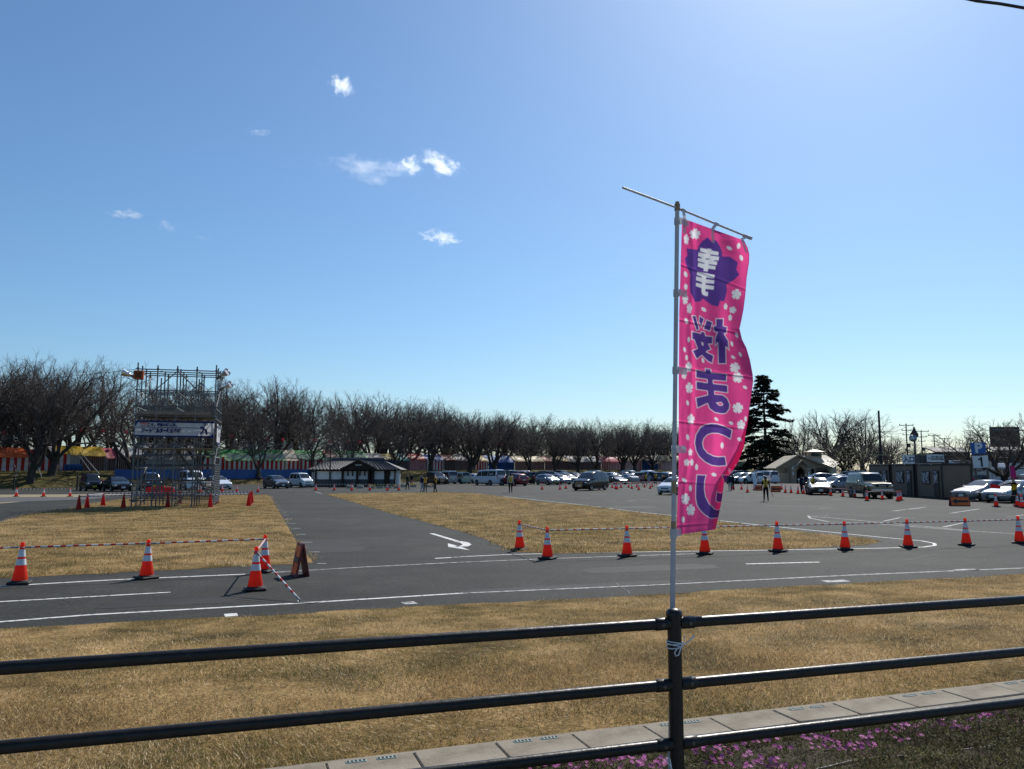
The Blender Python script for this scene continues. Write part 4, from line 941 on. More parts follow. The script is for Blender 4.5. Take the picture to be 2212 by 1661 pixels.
dE = 85.0; q = at(1964, 1013, dE); kz = lambda y: CAM_H + (1013 - y) * dE / F_PX
es = thing('entrance_sign', 'white entrance sign with two dark blue characters', 'sign', (q.x, dE, 0), .0)
for sx in (-.3, .95): MB().tube([(sx, .1, 0), (sx, .1, kz(985))], .07, 8).build('post', M_steel, es)
f = MB().bbox((0, 0, kz(993.3)), (1.35, .1, 1.0), .01).build('sign_panel', M_white, es); lettering('入口', .62, M_navy, f, (0, -.056, kz(993.3)), RX, .025)
MB().box((.98, .03, kz(993)), (.45, .06, 1.05)).build('side_panel', pbsdf('grey_panel', (.06, .065, .07), .6), es)
dD = 100.0; q = at(2022, 1013, dD); kz = lambda y: CAM_H + (1013 - y) * dD / F_PX
ds = thing('direction_sign', 'small white direction sign with a left arrow on a gantry arm', 'sign', (q.x, dD, 0))
MB().tube([(-1.6, .1, 0), (-1.6, .1, kz(984))], .07, 8).build('post', M_steel, ds); MB().tube([(-8.2, .1, kz(983)), (1.4, .1, kz(982.5))], .05, 6).build('arm', pbsdf('yellow_arm', (.45, .38, .18), .5), ds)
MB().tube([(-1.6, .1, kz(990)), (0, .1, kz(990))], .04, 6).build('bracket', M_steel, ds)
f = MB().bbox((0, 0, kz(990)), (2.15, .08, .95), .01).build('sign_panel', M_white, ds); lettering('権現堂公園', .30, M_ink, f, (.18, -.045, kz(988)), RX, .008); lettering('駐車場 第2駐車場', .26, M_ink, f, (.18, -.045, kz(992.4)), RX, .006, 1.6)
MB().slab([(-.98, -.045, kz(990)), (-.8, -.045, kz(991.6)), (-.8, -.045, kz(990.5)), (-.62, -.045, kz(990.5)), (-.62, -.045, kz(989.5)), (-.8, -.045, kz(989.5)), (-.8, -.045, kz(988.4))], (0, -.006, 0)).build('arrow', M_ink, f)
dB = 82.0; kz = lambda y: CAM_H + (1013 - y) * dB / F_PX; q = at(2175, 1013, dB)
bb = thing('sign_board', 'large brown sign board seen from behind at right edge', 'sign', (q.x, dB, 0), -.06)
MB().bbox((0, 0, kz(944)), (2.95, .16, 2.05), .02).build('board', noise_mat('brown_board', [(.07, .055, .042), (.11, .09, .07)], 2.5, .8), bb)
for z in (928, 944, 960): MB().box((0, -.12, kz(z)), (2.9, .08, .09)).build('rail', M_steel, bb)
MB().tube([(-1.2, -.16, kz(929.5)), (3.2, -.16, kz(930.5))], .07, 8).build('arm', M_pole, bb); MB().tube([(3.2, -.16, 0), (3.2, -.16, kz(920))], .13, 10).build('post', M_pole, bb)
# small notice stand behind the off-roader
dn = 95; q = at(1925, 1013, dn); kz = lambda y: CAM_H + (1013 - y) * dn / F_PX; t = thing('notice_stand', 'white notice panels on a post above the tan off-roader', 'sign', (q.x, dn, 0)); MB().tube([(0, 0, 0), (0, 0, kz(1006))], .05, 6).build('post', M_steel, t)
for y in (1009.5, 1018): MB().bbox((0, -.06, kz(y)), (1.0, .06, .4), .01).build('panel', M_white, t)
def utility_pole(x, ytop, d, arms, label, drum=True, fat=.16):
    q = at(x, 1013, d); zt = at(x, ytop, d).z; t = thing('utility_pole', label, 'utility pole', (q.x, d, 0), 0, 'utility poles along the street')
    MB().lathe([(fat, 0), (fat * .9, zt * .4), (fat * .62, zt)], 10).build('pole', noise_mat('dark_pole', [(.035, .028, .025), (.06, .05, .045)], 3, .8), t)
    for f, w in arms:
        a = MB().box((0, -.12, zt * f), (w, .1, .12)).build('crossarm', M_steel, t)
        for sx in (-.46, 0, .46): MB().lathe([(.05, 0), (.08, .06), (.05, .12), (.07, .2), (.02, .26)], 8, (w * sx, -.12, zt * f + .05)).build('insulator', M_steel, a)
    if drum: MB().lathe([(.05, 0), (.26, .04), (.26, .75), (.05, .8)], 10, (.42, 0, zt * .58)).build('transformer', M_steel, t)
    return Vector((q.x, d, zt))
tops = [utility_pole(1904, 887, 150, [(.69, 1.8)], 'tallest dark utility pole right of the vase shaped trees', False, .28),
        utility_pole(1962, 915, 155, [(.97, 2.8), (.88, 1.9), (.80, 1.6)], 'utility pole with three crossarms behind the floodlight'),
        utility_pole(1994, 930, 170, [(.985, 3.2), (.87, 2.2), (.78, 1.5)], 'utility pole just right of the floodlight pole'),
        utility_pole(2021.5, 939, 190, [(.985, 3.0), (.85, 1.4)], 'utility pole with one long top arm, fourth from left'),
        utility_pole(2044, 946, 215, [(.985, 3.2), (.84, 1.2)], 'utility pole farthest right, left of the parking sign', False)]
wire = MB()
for f, off in ((.98, .9), (.98, -.9), (.86, .4), (.70, .2), (.66, .3)):
    P = [Vector((p.x + off, p.y - .1, p.z * f)) for p in tops[1:]] + [Vector((tops[-1].x + 45, 290, tops[-1].z * f - 3))]
    P = [Vector((tops[0].x + off * .4, tops[0].y, tops[0].z * .70))] + P
    for i in range(len(P) - 1): 
        m = (P[i] + P[i + 1]) / 2 - Vector((0, 0, .5)); wire.tube([P[i], P[i].lerp(m, .55) - Vector((0, 0, .1)), m, m.lerp(P[i + 1], .45) - Vector((0, 0, .1)), P[i + 1]], .022, 4)
tag(wire.build('power_lines', pbsdf('black_cable', (.015, .015, .017), .6)), 'bundle of thin power lines running between the utility poles', 'cable')
dF = 78; q = at(1979, 1013, dF); kz = lambda y: CAM_H + (1013 - y) * dF / F_PX
t = thing('floodlight_pole', 'steel pole with a round floodlight and a wrapped loudspeaker on top', 'lamp post', (q.x, dF, 0)); MB().lathe([(.11, 0), (.09, kz(960)), (.07, kz(945))], 10).build('pole', M_steel, t)
b = MB(); b.lathe([(.02, .0), (.16, .05), (.30, .22), (.36, .42), (.37, .46)], 14); m = b.mesh('lamp_bowl', M_pole, smooth=True); o = link('lamp_bowl', m, t); o.location = (-.35, -.1, kz(949.5)); o.rotation_euler = (math.radians(75), math.radians(-35), 0)
o = link('lamp_glass', MB().lathe([(.02, .47), (.34, .44)], 14).mesh('lamp_glass', pbsdf('lamp_lens', (.55, .57, .6), .15), smooth=True), t); o.location = (-.35, -.1, kz(949.5)); o.rotation_euler = (math.radians(75), math.radians(-35), 0)
b = MB(); b.lathe([(.1, 0), (.34, .12), (.38, .4), (.25, .62), (.1, .95), (.05, 1.15)], 10, (.0, 0, kz(945) - .1)); b.build('wrapped_speaker', noise_mat('brown_wrap', [(.05, .035, .035), (.10, .075, .07)], 4, .9), t, smooth=True); MB().bar((-.45, 0, kz(951)), (.1, 0, kz(953)), .07, .07).build('bracket', M_steel, t)
def truck(x0, x1, yt, yb, d, rz, label, cabside=1):
    w = (x1 - x0) * d / F_PX; zt = at((x0 + x1) / 2, yt, d).z; q = at((x0 + x1) / 2, 1013, d); t = thing('box_truck', label, 'truck', (q.x, d, 0), rz, 'white box trucks')
    M_tw = noise_mat('white_truck_panel', [(.58, .60, .62), (.68, .70, .72)], 1, .4); bl = w * .72; bx = -cabside * w * .14
    MB().bbox((bx, 1.1, (zt + .9) / 2), (bl, 2.2, zt - .9), .04).build('cargo_box', M_tw, t)
    for k in range(6): MB().box((bx - bl / 2 + bl * (k + .5) / 6, -.012, (zt + .9) / 2), (.04, .02, zt - 1.2)).build('panel_rib', M_pole, t)
    b = MB(); cxx = cabside * (w * .36); b.slab([(cxx - w * .12, .1, .55), (cxx + w * .14, .1, .55), (cxx + w * .14, .1, 1.5), (cxx + w * .09, .1, 2.4), (cxx - w * .12, .1, 2.4)], (0, 2.0, 0)); c = b.build('cab', M_tw, t)
    MB().slab([(cxx - w * .06, .09, 1.5), (cxx + w * .115, .09, 1.5), (cxx + w * .075, .09, 2.25), (cxx - w * .06, .09, 2.25)], (0, -.02, 0)).build('window', M_glass, c)
    for xx in (bx - bl * .3, cxx):
        wh = link('wheel', MB().lathe([(.2, -.14), (.45, -.14), (.47, -.1), (.47, .1), (.45, .14), (.2, .14)], 16).mesh('tyre', pbsdf('tyre_rubber', (.015, .015, .015), .85), smooth=False), t); wh.location = (xx, .2, .47); wh.rotation_euler = (math.pi / 2, 0, 0)
    MB().box((0, 1.1, .75), (w * .9, .9, .25)).build('chassis', M_cabd, t)
truck(2076, 2168, 994, 1045, 76, -.05, 'white box truck parked behind the parking sign')
truck(2150, 2262, 1000, 1045, 84, -.05, 'pale box truck at right edge behind the tree trunk', -1)
# dark house roof and wall at the far right
for x0, x1, y0, lab, d in ((2024, 2098, 978, 'dark flat roofed building behind the parking sign', 130), (2150, 2300, 975, 'dark roofed house behind the tree at right edge', 120)):
    zt = at(x0, y0, d).z; a, c = at(x0, 1013, d).x, at(x1, 1013, d).x; t = thing('house', lab, 'building', ((a + c) / 2, d, 0)); w = c - a
    MB().box((0, 3, zt / 2), (w, 6, zt)).build('wall', noise_mat('dark_cladding', [(.045, .042, .04), (.075, .07, .065)], 2, .8), t); MB().slab([(-w / 2 - .3, -.4, zt), (w / 2 + .3, -.4, zt), (w / 2 + .3, 3, zt + .8), (-w / 2 - .3, 3, zt + .8)], (0, 0, .18)).build('roof', M_wains, t)
    for k in (-.25, .2): MB().box((w * k, -.03, zt * .55), (1.1, .08, 1.1)).build('window', M_glass, t)

# ================================================================ VEHICLES
# stations front to rear: (x/L, z bottom, z belt, z top, half-width factor, roof half-width factor)
CARS = {
 'sedan': dict(L=4.88, W=1.84, H=1.45, wr=.335, wb=(.315, -.27), st=[(.5, .34, .58, .62, .74, .62), (.485, .22, .64, .69, .86, .74), (.45, .18, .72, .77, .95, .8), (.36, .17, .80, .86, .99, .82), (.235, .17, .89, .97, 1, .84), (.12, .17, .91, 1.24, 1, .74), (.035, .17, .925, 1.41, 1, .66), (-.08, .17, .935, 1.45, 1, .65), (-.2, .17, .95, 1.40, 1, .63), (-.3, .18, .965, 1.20, 1, .68), (-.38, .19, .97, 1.04, .99, .78), (-.46, .22, .94, 1.01, .95, .8), (-.49, .3, .86, .96, .9, .76), (-.5, .4, .8, .86, .82, .7)], cowl=(4, 6), rear=(8, 10), side=(.19, -.33, .02, -.22), pil=[.02, -.13]),
 'hatch': dict(L=3.95, W=1.70, H=1.50, wr=.31, wb=(.31, -.315), st=[(.5, .34, .6, .64, .72, .6), (.48, .2, .68, .74, .88, .74), (.43, .17, .76, .84, .97, .8), (.33, .17, .87, .94, 1, .83), (.26, .17, .90, 1.0, 1, .83), (.15, .17, .93, 1.27, 1, .74), (.06, .17, .95, 1.44, 1, .68), (-.06, .17, .96, 1.50, 1, .67), (-.25, .18, .985, 1.47, 1, .66), (-.39, .19, 1.0, 1.40, .99, .66), (-.46, .22, 1.0, 1.15, .97, .74), (-.49, .28, .95, 1.0, .93, .78), (-.5, .38, .8, .86, .86, .72)], cowl=(4, 6), rear=(9, 11), side=(.21, -.4, .05, -.37), pil=[.0, -.2]),
 'kei': dict(L=3.4, W=1.48, H=1.72, wr=.285, wb=(.345, -.345), st=[(.5, .34, .62, .68, .8, .66), (.485, .2, .74, .82, .93, .78), (.44, .17, .86, .93, .98, .84), (.35, .17, .93, 1.02, 1, .86), (.25, .17, .96, 1.33, 1, .80), (.165, .17, .98, 1.63, 1, .76), (.06, .17, .98, 1.71, 1, .75), (-.3, .17, .99, 1.72, 1, .75), (-.44, .18, 1.0, 1.68, 1, .75), (-.475, .2, 1.0, 1.45, .98, .79), (-.495, .25, .98, 1.05, .96, .83), (-.5, .34, .8, .9, .9, .8)], cowl=(3, 5), rear=(8, 10), side=(.29, -.43, .17, -.42), pil=[.04, -.2]),
 'minivan': dict(L=4.95, W=1.85, H=1.93, wr=.35, wb=(.31, -.295), st=[(.5, .3, .72, .78, .78, .68), (.485, .2, .86, .94, .92, .78), (.45, .18, .96, 1.03, .97, .82), (.375, .18, 1.05, 1.14, 1, .85), (.31, .18, 1.09, 1.22, 1, .85), (.2, .18, 1.12, 1.57, 1, .79), (.115, .18, 1.13, 1.83, 1, .75), (.0, .18, 1.14, 1.92, 1, .74), (-.3, .18, 1.15, 1.93, 1, .74), (-.44, .19, 1.16, 1.87, 1, .74), (-.475, .21, 1.15, 1.6, .98, .79), (-.495, .26, 1.12, 1.18, .96, .83), (-.5, .36, .9, .96, .9, .8)], cowl=(4, 6), rear=(9, 11), side=(.245, -.43, .13, -.42), pil=[.04, -.18]),
 'hiace': dict(L=4.85, W=1.84, H=2.08, wr=.335, wb=(.345, -.24), st=[(.5, .32, .8, .86, .86, .74), (.49, .2, .95, 1.02, .96, .82), (.46, .18, 1.05, 1.14, .99, .85), (.42, .18, 1.10, 1.26, 1, .85), (.365, .18, 1.12, 1.58, 1, .82), (.31, .18, 1.13, 1.90, 1, .80), (.26, .18, 1.14, 2.0, 1, .79), (.0, .18, 1.15, 2.08, 1, .78), (-.4, .18, 1.16, 2.08, 1, .78), (-.47, .19, 1.16, 2.02, 1, .79), (-.488, .2, 1.15, 1.7, .99, .83), (-.498, .24, 1.12, 1.18, .97, .87), (-.5, .34, .9, .96, .94, .85)], cowl=(3, 5), rear=(9, 11), side=(.385, -.45, .3, -.445), pil=[.16, -.12]),
 'suv': dict(L=4.65, W=1.83, H=1.66, wr=.36, wb=(.31, -.28), st=[(.5, .36, .66, .72, .76, .64), (.485, .24, .76, .84, .9, .78), (.44, .22, .86, .95, .97, .82), (.34, .22, .96, 1.03, 1, .84), (.25, .22, .99, 1.09, 1, .84), (.14, .22, 1.01, 1.40, 1, .75), (.05, .22, 1.03, 1.58, 1, .69), (-.08, .22, 1.04, 1.66, 1, .68), (-.25, .22, 1.06, 1.62, 1, .67), (-.39, .23, 1.09, 1.54, .99, .67), (-.455, .25, 1.09, 1.28, .97, .74), (-.485, .3, 1.04, 1.1, .94, .8), (-.5, .42, .9, .96, .86, .74)], cowl=(4, 6), rear=(9, 11), side=(.2, -.41, .04, -.37), pil=[.0, -.2]),
 'offroad': dict(L=4.8, W=1.87, H=1.93, wr=.40, wb=(.33, -.25), st=[(.5, .62, .98, 1.02, .80, .72), (.49, .42, 1.06, 1.12, .84, .76), (.46, .40, 1.10, 1.16, .88, .78), (.3, .40, 1.14, 1.20, .93, .8), (.19, .40, 1.16, 1.24, .96, .82), (.145, .40, 1.16, 1.56, .97, .80), (.105, .40, 1.17, 1.84, .97, .77), (.03, .40, 1.17, 1.92, .97, .77), (-.25, .40, 1.17, 1.93, .97, .77), (-.45, .42, 1.17, 1.90, .97, .77), (-.48, .44, 1.16, 1.6, .96, .8), (-.495, .46, 1.14, 1.2, .95, .84), (-.5, .5, 1.0, 1.06, .9, .8)], cowl=(4, 6), rear=(9, 11), side=(.16, -.45, .11, -.445), pil=[-.02, -.17]),
}
M_tyre = pbsdf('tyre_rubber', (.015, .015, .015), .85); M_rim = pbsdf('alloy_rim', (.45, .46, .47), .3, .9); M_trim = pbsdf('black_plastic_trim', (.014, .014, .015), .55)
M_lens = pbsdf('headlamp_lens', (.62, .64, .66), .08, .3, .8, 1.0); M_tail = pbsdf('tail_lamp_lens', (.30, .008, .01), .15, 0, .6, 1.0); M_carglass = pbsdf('car_glass', (.016, .02, .024), .04, 0, .7); M_chrome = pbsdf('chrome', (.6, .6, .6), .12, 1.0)
M_plateW = pbsdf('white_plate', (.62, .64, .62), .5); M_plateY = pbsdf('yellow_plate', (.60, .42, .02), .5)
CARLIB = {}
def ring(st, W):
    x, zb, ze, zt, kw, kt = st; w = W / 2 * kw; t = W / 2 * kt; 
    half = [(0, zb), (w * .86, zb), (w * .965, zb + .10), (w * 1.0, zb + (ze - zb) * .45), (w * .995, zb + (ze - zb) * .72), (w * .955, ze), (t + (w * .955 - t) * .12, zt - (zt - ze) * .14), (t * .90, zt - .012), (0, zt + .012)]
    return half
def car_proto(kind):
    if kind in CARLIB: return CARLIB[kind]
    c = CARS[kind]; L, W = c['L'], c['W']; st = [(s[0] * L,) + s[1:] for s in c['st']]; P = []       # parts: (name, mesh, material key, parent index)
    def interp(s):       # station at a float index
        i = min(int(s), len(st) - 2); f = s - i; return tuple(st[i][k] + (st[i + 1][k] - st[i][k]) * f for k in range(6))
    def at_x(x):
        for i in range(len(st) - 1):
            if st[i][0] >= x >= st[i + 1][0]:
                f = (st[i][0] - x) / max(1e-6, st[i][0] - st[i + 1][0]); return interp(i + min(f, .999))
        return st[-1]
    fine = []
    for i in range(len(st) - 1):
        for f in (0, .5): fine.append(interp(i + f))
    fine.append(st[-1]); b = MB(); m = None
    for s in fine:
        h = ring(s, W); full = [(y, z) for y, z in h] + [(-y, z) for y, z in reversed(h[1:-1])]; m = len(full)
        b.v += [(s[0], y, z) for y, z in full]
    for i in range(len(fine) - 1):
        for k in range(m): j = (k + 1) % m; b.f.append((i * m + k, (i + 1) * m + k, (i + 1) * m + j, i * m + j)); b.mi.append(0)
    b.f.append(tuple(range(m))); b.mi.append(0); b.f.append(tuple(reversed(range((len(fine) - 1) * m, len(fine) * m)))); b.mi.append(0)
    P.append(('body', b.mesh('body', M_plaster, sharp=42), 'paint', None))
    def side_pt(x, f, sgn, off=.008):
        h = ring(at_x(x), W); a, d = h[5], h[6]; y = a[0] + (d[0] - a[0]) * f; z = a[1] + (d[1] - a[1]) * f
        return Vector((x, sgn * (y + off), z))
    xb0, xb1, xt0, xt1 = [q * L for q in c['side']]; pil = [q * L for q in c['pil']]
    cuts = [None] + pil + [None]
    for sgn in (1, -1):
        for i in range(len(cuts) - 1):
            bl = xb0 if cuts[i] is None else cuts[i] - .035; tl = xt0 if cuts[i] is None else cuts[i] - .035
            br = xb1 if cuts[i + 1] is None else cuts[i + 1] + .035; tr = xt1 if cuts[i + 1] is None else cuts[i + 1] + .035
            q = MB(); n = 5
            for j in range(n + 1):
                u = j / n; q.v += [tuple(side_pt(bl + (br - bl) * u, .08, sgn)), tuple(side_pt(tl + (tr - tl) * u, .93, sgn))]
            for j in range(n): q.f.append((2 * j, 2 * j + 2, 2 * j + 3, 2 * j + 1) if sgn > 0 else (2 * j + 1, 2 * j + 3, 2 * j + 2, 2 * j)); q.mi.append(0)
            P.append(('window', q.mesh('window', M_carglass, smooth=True), None, None))
    for nm, (a, d), s0, s1 in (('windshield', c['cowl'], .12, .93), ('rear_window', c['rear'], .12, .86)):
        q = MB(); n = 5; rows = []
        for j in range(n + 1):
            s = a + (d - a) * (s0 + (s1 - s0) * j / n); h = ring(interp(s), W); x = interp(s)[0]
            i0, i1 = interp(max(0, s - .15)), interp(min(len(st) - 1.001, s + .15)); tx_, tz_ = i1[0] - i0[0], i1[3] - i0[3]; nn = Vector((-tz_, 0, tx_)).normalized(); nn = nn if nn.z > 0 else -nn
            o = nn * .014; y2 = h[7][0] * 1.02
            q.v += [(x + o.x, -y2, h[7][1] + o.z), (x + o.x, -y2 * .5, h[7][1] + .008 + o.z), (x + o.x, 0, h[8][1] + o.z), (x + o.x, y2 * .5, h[7][1] + .008 + o.z), (x + o.x, y2, h[7][1] + o.z)]
        for j in range(n):
            for k in range(4): q.f.append((j * 5 + k, j * 5 + k + 1, j * 5 + k + 6, j * 5 + k + 5)); q.mi.append(0)
        P.append((nm, q.mesh(nm, M_carglass, smooth=True), None, None))
    wr = c['wr']; ty = MB().lathe([(wr * .66, -.10), (wr * .96, -.10), (wr, -.06), (wr, .06), (wr * .96, .10), (wr * .66, .10)], 20, caps=False).mesh('tyre', M_tyre, sharp=40)
    rim = MB(); rim.lathe([(.02, .07), (wr * .22, .085), (wr * .24, .06)], 14); rim.lathe([(wr * .58, .06), (wr * .68, .095), (wr * .69, .0)], 20, caps=False); rim.lathe([(.01, .03), (wr * .6, .03)], 16, caps=False)
    for k in range(10): a = k * .6283; rim.bar((math.cos(a) * wr * .18, math.sin(a) * wr * .18, .065), (math.cos(a) * wr * .62, math.sin(a) * wr * .62, .08), .03, .025)
    rim = rim.mesh('rim', M_rim); disc = MB().lathe([(wr * 1.16, 0), (wr * 1.16, .012)], 22).mesh('wheel_arch', M_trim)
    for fx in c['wb']:
        for sgn in (1, -1):
            yw = W / 2 * at_x(fx * L)[4]; R = Matrix.Rotation(-sgn * math.pi / 2, 4, 'X')
            P.append(('wheel_arch', disc, None, None, Matrix.Translation((fx * L, sgn * (yw - .008), wr * 1.04)) @ R))
            P.append(('wheel', ty, None, None, Matrix.Translation((fx * L, sgn * (yw - .075), wr)) @ R)); P.append(('rim', rim, None, len(P) - 1, Matrix.Identity(4)))
    F = L / 2; s1 = st[1]; zl = (s1[1] + s1[2]) / 2
    big = kind in ('minivan', 'offroad', 'hiace'); zb = st[2][2]
    zh = zb - (.12 if not big else .16)
    for sgn in (1, -1):
        q = MB(); q.bbox((F - .12, sgn * W * .375, zh), (.26, W * .16, .13 if kind != 'offroad' else .16), .03, rz=-sgn * .45); P.append(('headlight', q.mesh('headlight', M_lens, sharp=40), None, None))
        q = MB(); q.bbox((-F + .07, sgn * W * .40, st[-3][2] - .02), (.16, W * .13, .24 if kind not in ('hiace', 'kei', 'minivan') else .5), .03, rz=sgn * .35); P.append(('tail_light', q.mesh('tail_light', M_tail, sharp=40), None, None))
        q = MB(); mx = at_x(c['side'][0] * L * .82); q.bbox((c['side'][0] * L * .86, sgn * (W / 2 + .09), mx[2] + .07), (.12, .2, .15), .04); P.append(('mirror', q.mesh('mirror', M_plaster, sharp=40), 'paint', None))
        q = MB(); q.box((0, sgn * W / 2 * .985, st[6][1] + .05), (L * .42, .05, .12)); P.append(('sill', q.mesh('sill', M_trim), None, None))
        for xx in (.12, -.14): q = MB(); q.bbox((xx * L - .15, sgn * (W / 2 * 1.0 + .004), st[7][2] - .16), (.2, .035, .035), .01); P.append(('door_handle', q.mesh('door_handle', M_chrome), None, None))
        for xx in (c['side'][0] * .98, c['pil'][0], c['pil'][1] if kind != 'sedan' else -.19): q = MB(); q.box((xx * L, sgn * W / 2 * .997, (st[7][1] + st[7][2]) / 2 + .03), (.012, .012, (st[7][2] - st[7][1]) * .8)); P.append(('door_seam', q.mesh('door_seam', M_trim), None, None))
    q = MB()
    if kind == 'minivan':
        q.bbox((F - .03, 0, .62), (.12, W * .46, .62), .04); P.append(('grille', q.mesh('grille', M_trim), None, None)); q = MB()
        for k in range(7): q.box((F + .035, -W * .2 + W * .4 * k / 6, .62), (.02, .03, .52))
        for k in range(4): q.box((F + .035, 0, .42 + .14 * k), (.02, W * .42, .03))
        P.append(('grille_bars', q.mesh('grille_bars', M_chrome), None, None))
    elif kind == 'offroad':
        q.bbox((F - .03, 0, .93), (.1, W * .52, .2), .02); P.append(('grille', q.mesh('grille', M_trim), None, None)); q = MB(); q.bbox((F + .02, 0, .62), (.2, W * .86, .18), .04); P.append(('bumper', q.mesh('bumper', M_chrome), None, None))
    else:
        q.bbox((F - .035, 0, zh - .10), (.1, W * (.42 if kind != 'hiace' else .5), .11), .02); P.append(('grille', q.mesh('grille', M_trim), None, None)); q = MB(); q.bbox((F - .05, 0, st[1][1] + .12), (.12, W * .56, .15), .03); P.append(('lower_grille', q.mesh('lower_grille', M_trim), None, None))
    q = MB(); q.bbox((F + .03, 0, zl - .02 if kind != 'offroad' else .62), (.02 if kind != 'offroad' else .22, .36, .17), .004); P.append(('front_plate', q.mesh('front_plate', M_plateY if kind == 'kei' else M_plateW), 'plate', None))
    q = MB(); q.bbox((-F - .008, 0, .78), (.02, .36, .17), .004); P.append(('rear_plate', q.mesh('rear_plate', M_plateW), 'plate', None))
    q = MB(); q.bbox((-F + .03, 0, .42), (.14, W * .8, .2), .04); P.append(('rear_bumper', q.mesh('rear_bumper', M_trim, sharp=40), 'paint' if kind not in ('offroad',) else None, None))
    q = MB(); q.box((0, 0, .22 + (.15 if kind == 'offroad' else 0)), (L * .86, W * .8, .14)); P.append(('underbody', q.mesh('underbody', M_trim), None, None))
    if kind in ('offroad', 'suv'):
        for sgn in (1, -1):
            for fx in c['wb']: q = MB(); q.lathe([(wr * 1.1, 0), (wr * 1.34, 0), (wr * 1.34, .05), (wr * 1.1, .05)], 20, caps=False); P.append(('fender_flare', q.mesh('fender_flare', M_trim), None if kind == 'suv' else 'paint', None, Matrix.Translation((fx * L, sgn * (W / 2 * .97 - .02), wr * 1.04)) @ Matrix.Rotation(-sgn * math.pi / 2, 4, 'X')))
    CARLIB[kind] = P
    return P
PAINT = {'black': (.006, .006, .007), 'white': (.70, .71, .72), 'silver': (.27, .28, .30), 'grey': (.09, .10, .115), 'navy': (.012, .02, .06), 'red': (.22, .008, .012), 'wine': (.09, .006, .01), 'mint': (.30, .42, .36), 'lightblue': (.25, .38, .46), 'khaki': (.24, .20, .12), 'brown': (.055, .045, .04), 'pearl': (.60, .60, .57), 'bluegrey': (.10, .14, .19), 'green': (.02, .035, .025), 'blue': (.015, .05, .16), 'silverblue': (.27, .31, .36)}
def paint(c): return pbsdf('car_paint_' + c, PAINT[c], .28 if c != 'black' else .22, .45 if c in ('silver', 'grey', 'khaki', 'bluegrey', 'silverblue', 'wine', 'red', 'brown') else 0.0, .5 if c != 'black' else .3, 1.0 if c != 'black' else .35)
GLABEL = {'sedan': 'sedan', 'hatch': 'hatchback', 'kei': 'box car', 'minivan': 'minivan', 'hiace': 'van', 'suv': 'suv', 'offroad': 'off-roader'}
def car(kind, color, px, py, heading, label, h=None, plate=None, group='cars parked on the lot', d=None):
    """px, py: where the middle of the car meets the ground; heading in degrees from +X"""
    p = G(px, py) if d is None else at(px, HORIZON, d); p.z = 0.012
    c = CARS[kind]; s = 1.0 if not h else h / c['H']
    t = thing('van' if kind in ('hiace',) else 'car', label, 'van' if kind == 'hiace' else 'car', p, math.radians(heading), group, s); objs = []
    for it in car_proto(kind):
        nm, me, mk, par = it[:4]; o = link(nm, me, t if par is None else objs[par])
        if len(it) > 4: o.matrix_basis = it[4]
        if mk == 'paint': o.material_slots[0].link = 'OBJECT'; o.material_slots[0].material = paint(color)
        if mk == 'plate' and plate: o.material_slots[0].link = 'OBJECT'; o.material_slots[0].material = plate
        objs.append(o)
    return t
GL, GRW = 'cars parked below the embankment', 'cars in the far rows'
car('kei', 'black', 195, 1060, -50, 'small black box car with yellow plate at far left', group=GL)
car('sedan', 'black', 252, 1061, -50, 'black sedan with a wide grille left of the scaffold tower', group=GL)
car('kei', 'navy', 324, 1059, -53, 'dark blue box car seen through the scaffold tower', 1.85, group=GL)
car('hiace', 'white', 413, 1058, -58, 'white van seen through the right half of the scaffold tower', group=GL)
car('sedan', 'white', 469, 1057, -52, 'white sedan just right of the scaffold tower', group=GL)
car('hatch', 'grey', 596, 1055, -50, 'dark grey hatchback left of the white tall hatchback', group=GL)
car('kei', 'white', 650, 1053, -46, 'white tall hatchback at the left end of the restroom', 1.75, M_plateW, GL)
car('minivan', 'black', 943, 1046, -64, 'black minivan facing right, leftmost in the central row', 1.85, M_plateY, GRW)
car('hiace', 'silver', 966, 1045, 118, 'silver van turned away beside the black minivan', 1.9, None, GRW)
car('kei', 'mint', 997, 1045, 118, 'mint green box car turned away in the central row', 1.75, M_plateY, GRW)
car('hatch', 'white', 1022, 1044, 122, 'white compact car partly behind the white van', None, None, GRW)
van = car('hiace', 'white', 1058, 1048, 131, 'white high van with dark window lettering in the central row', 2.12, None, GRW)
car('suv', 'red', 1110, 1049, 126, 'dark red suv behind the person in a white jacket', 1.62, None, GRW)
car('minivan', 'wine', 1118, 1043, 112, 'wine coloured minivan roof behind the red suv', 1.85, None, GRW)
car('hiace', 'silver', 1098, 1042, 112, 'silver van roof behind the red suv', 2.0, None, GRW)
car('kei', 'black', 1140, 1046, 98, 'black box car with a yellow plate right of the red suv', 1.78, M_plateY, GRW)
car('minivan', 'black', 1172, 1043, 125, 'black minivan behind the pale blue hatchback', 1.88, None, GRW)
car('hatch', 'silverblue', 1183, 1047.5, -58, 'pale silver blue hatchback with a yellow plate', 1.5, M_plateY, GRW)
car('hatch', 'silver', 1209, 1046.5, -58, 'silver compact car next to the pale blue hatchback', 1.5, None, GRW)
car('suv', 'navy', 1222, 1044, -60, 'dark blue suv left of the large black minivan', None, None, GRW)
car('minivan', 'black', 1276, 1059, 236, 'large black minivan with a chrome grid grille in mid lot', 1.93, None, 'cars driving on the lot')
car('suv', 'pearl', 1326, 1041.5, -60, 'pearl white suv behind the large black minivan', None, None, GRW)
car('sedan', 'brown', 1328, 1046, -62, 'brown coupe just right of the large black minivan', 1.35, None, GRW)
car('sedan', 'silver', 1356, 1044, 110, 'silver sedan turned away beyond the row of cones', None, None, GRW)
car('kei', 'wine', 1380, 1043, 97, 'wine red box car behind the cones', 1.7, None, GRW)
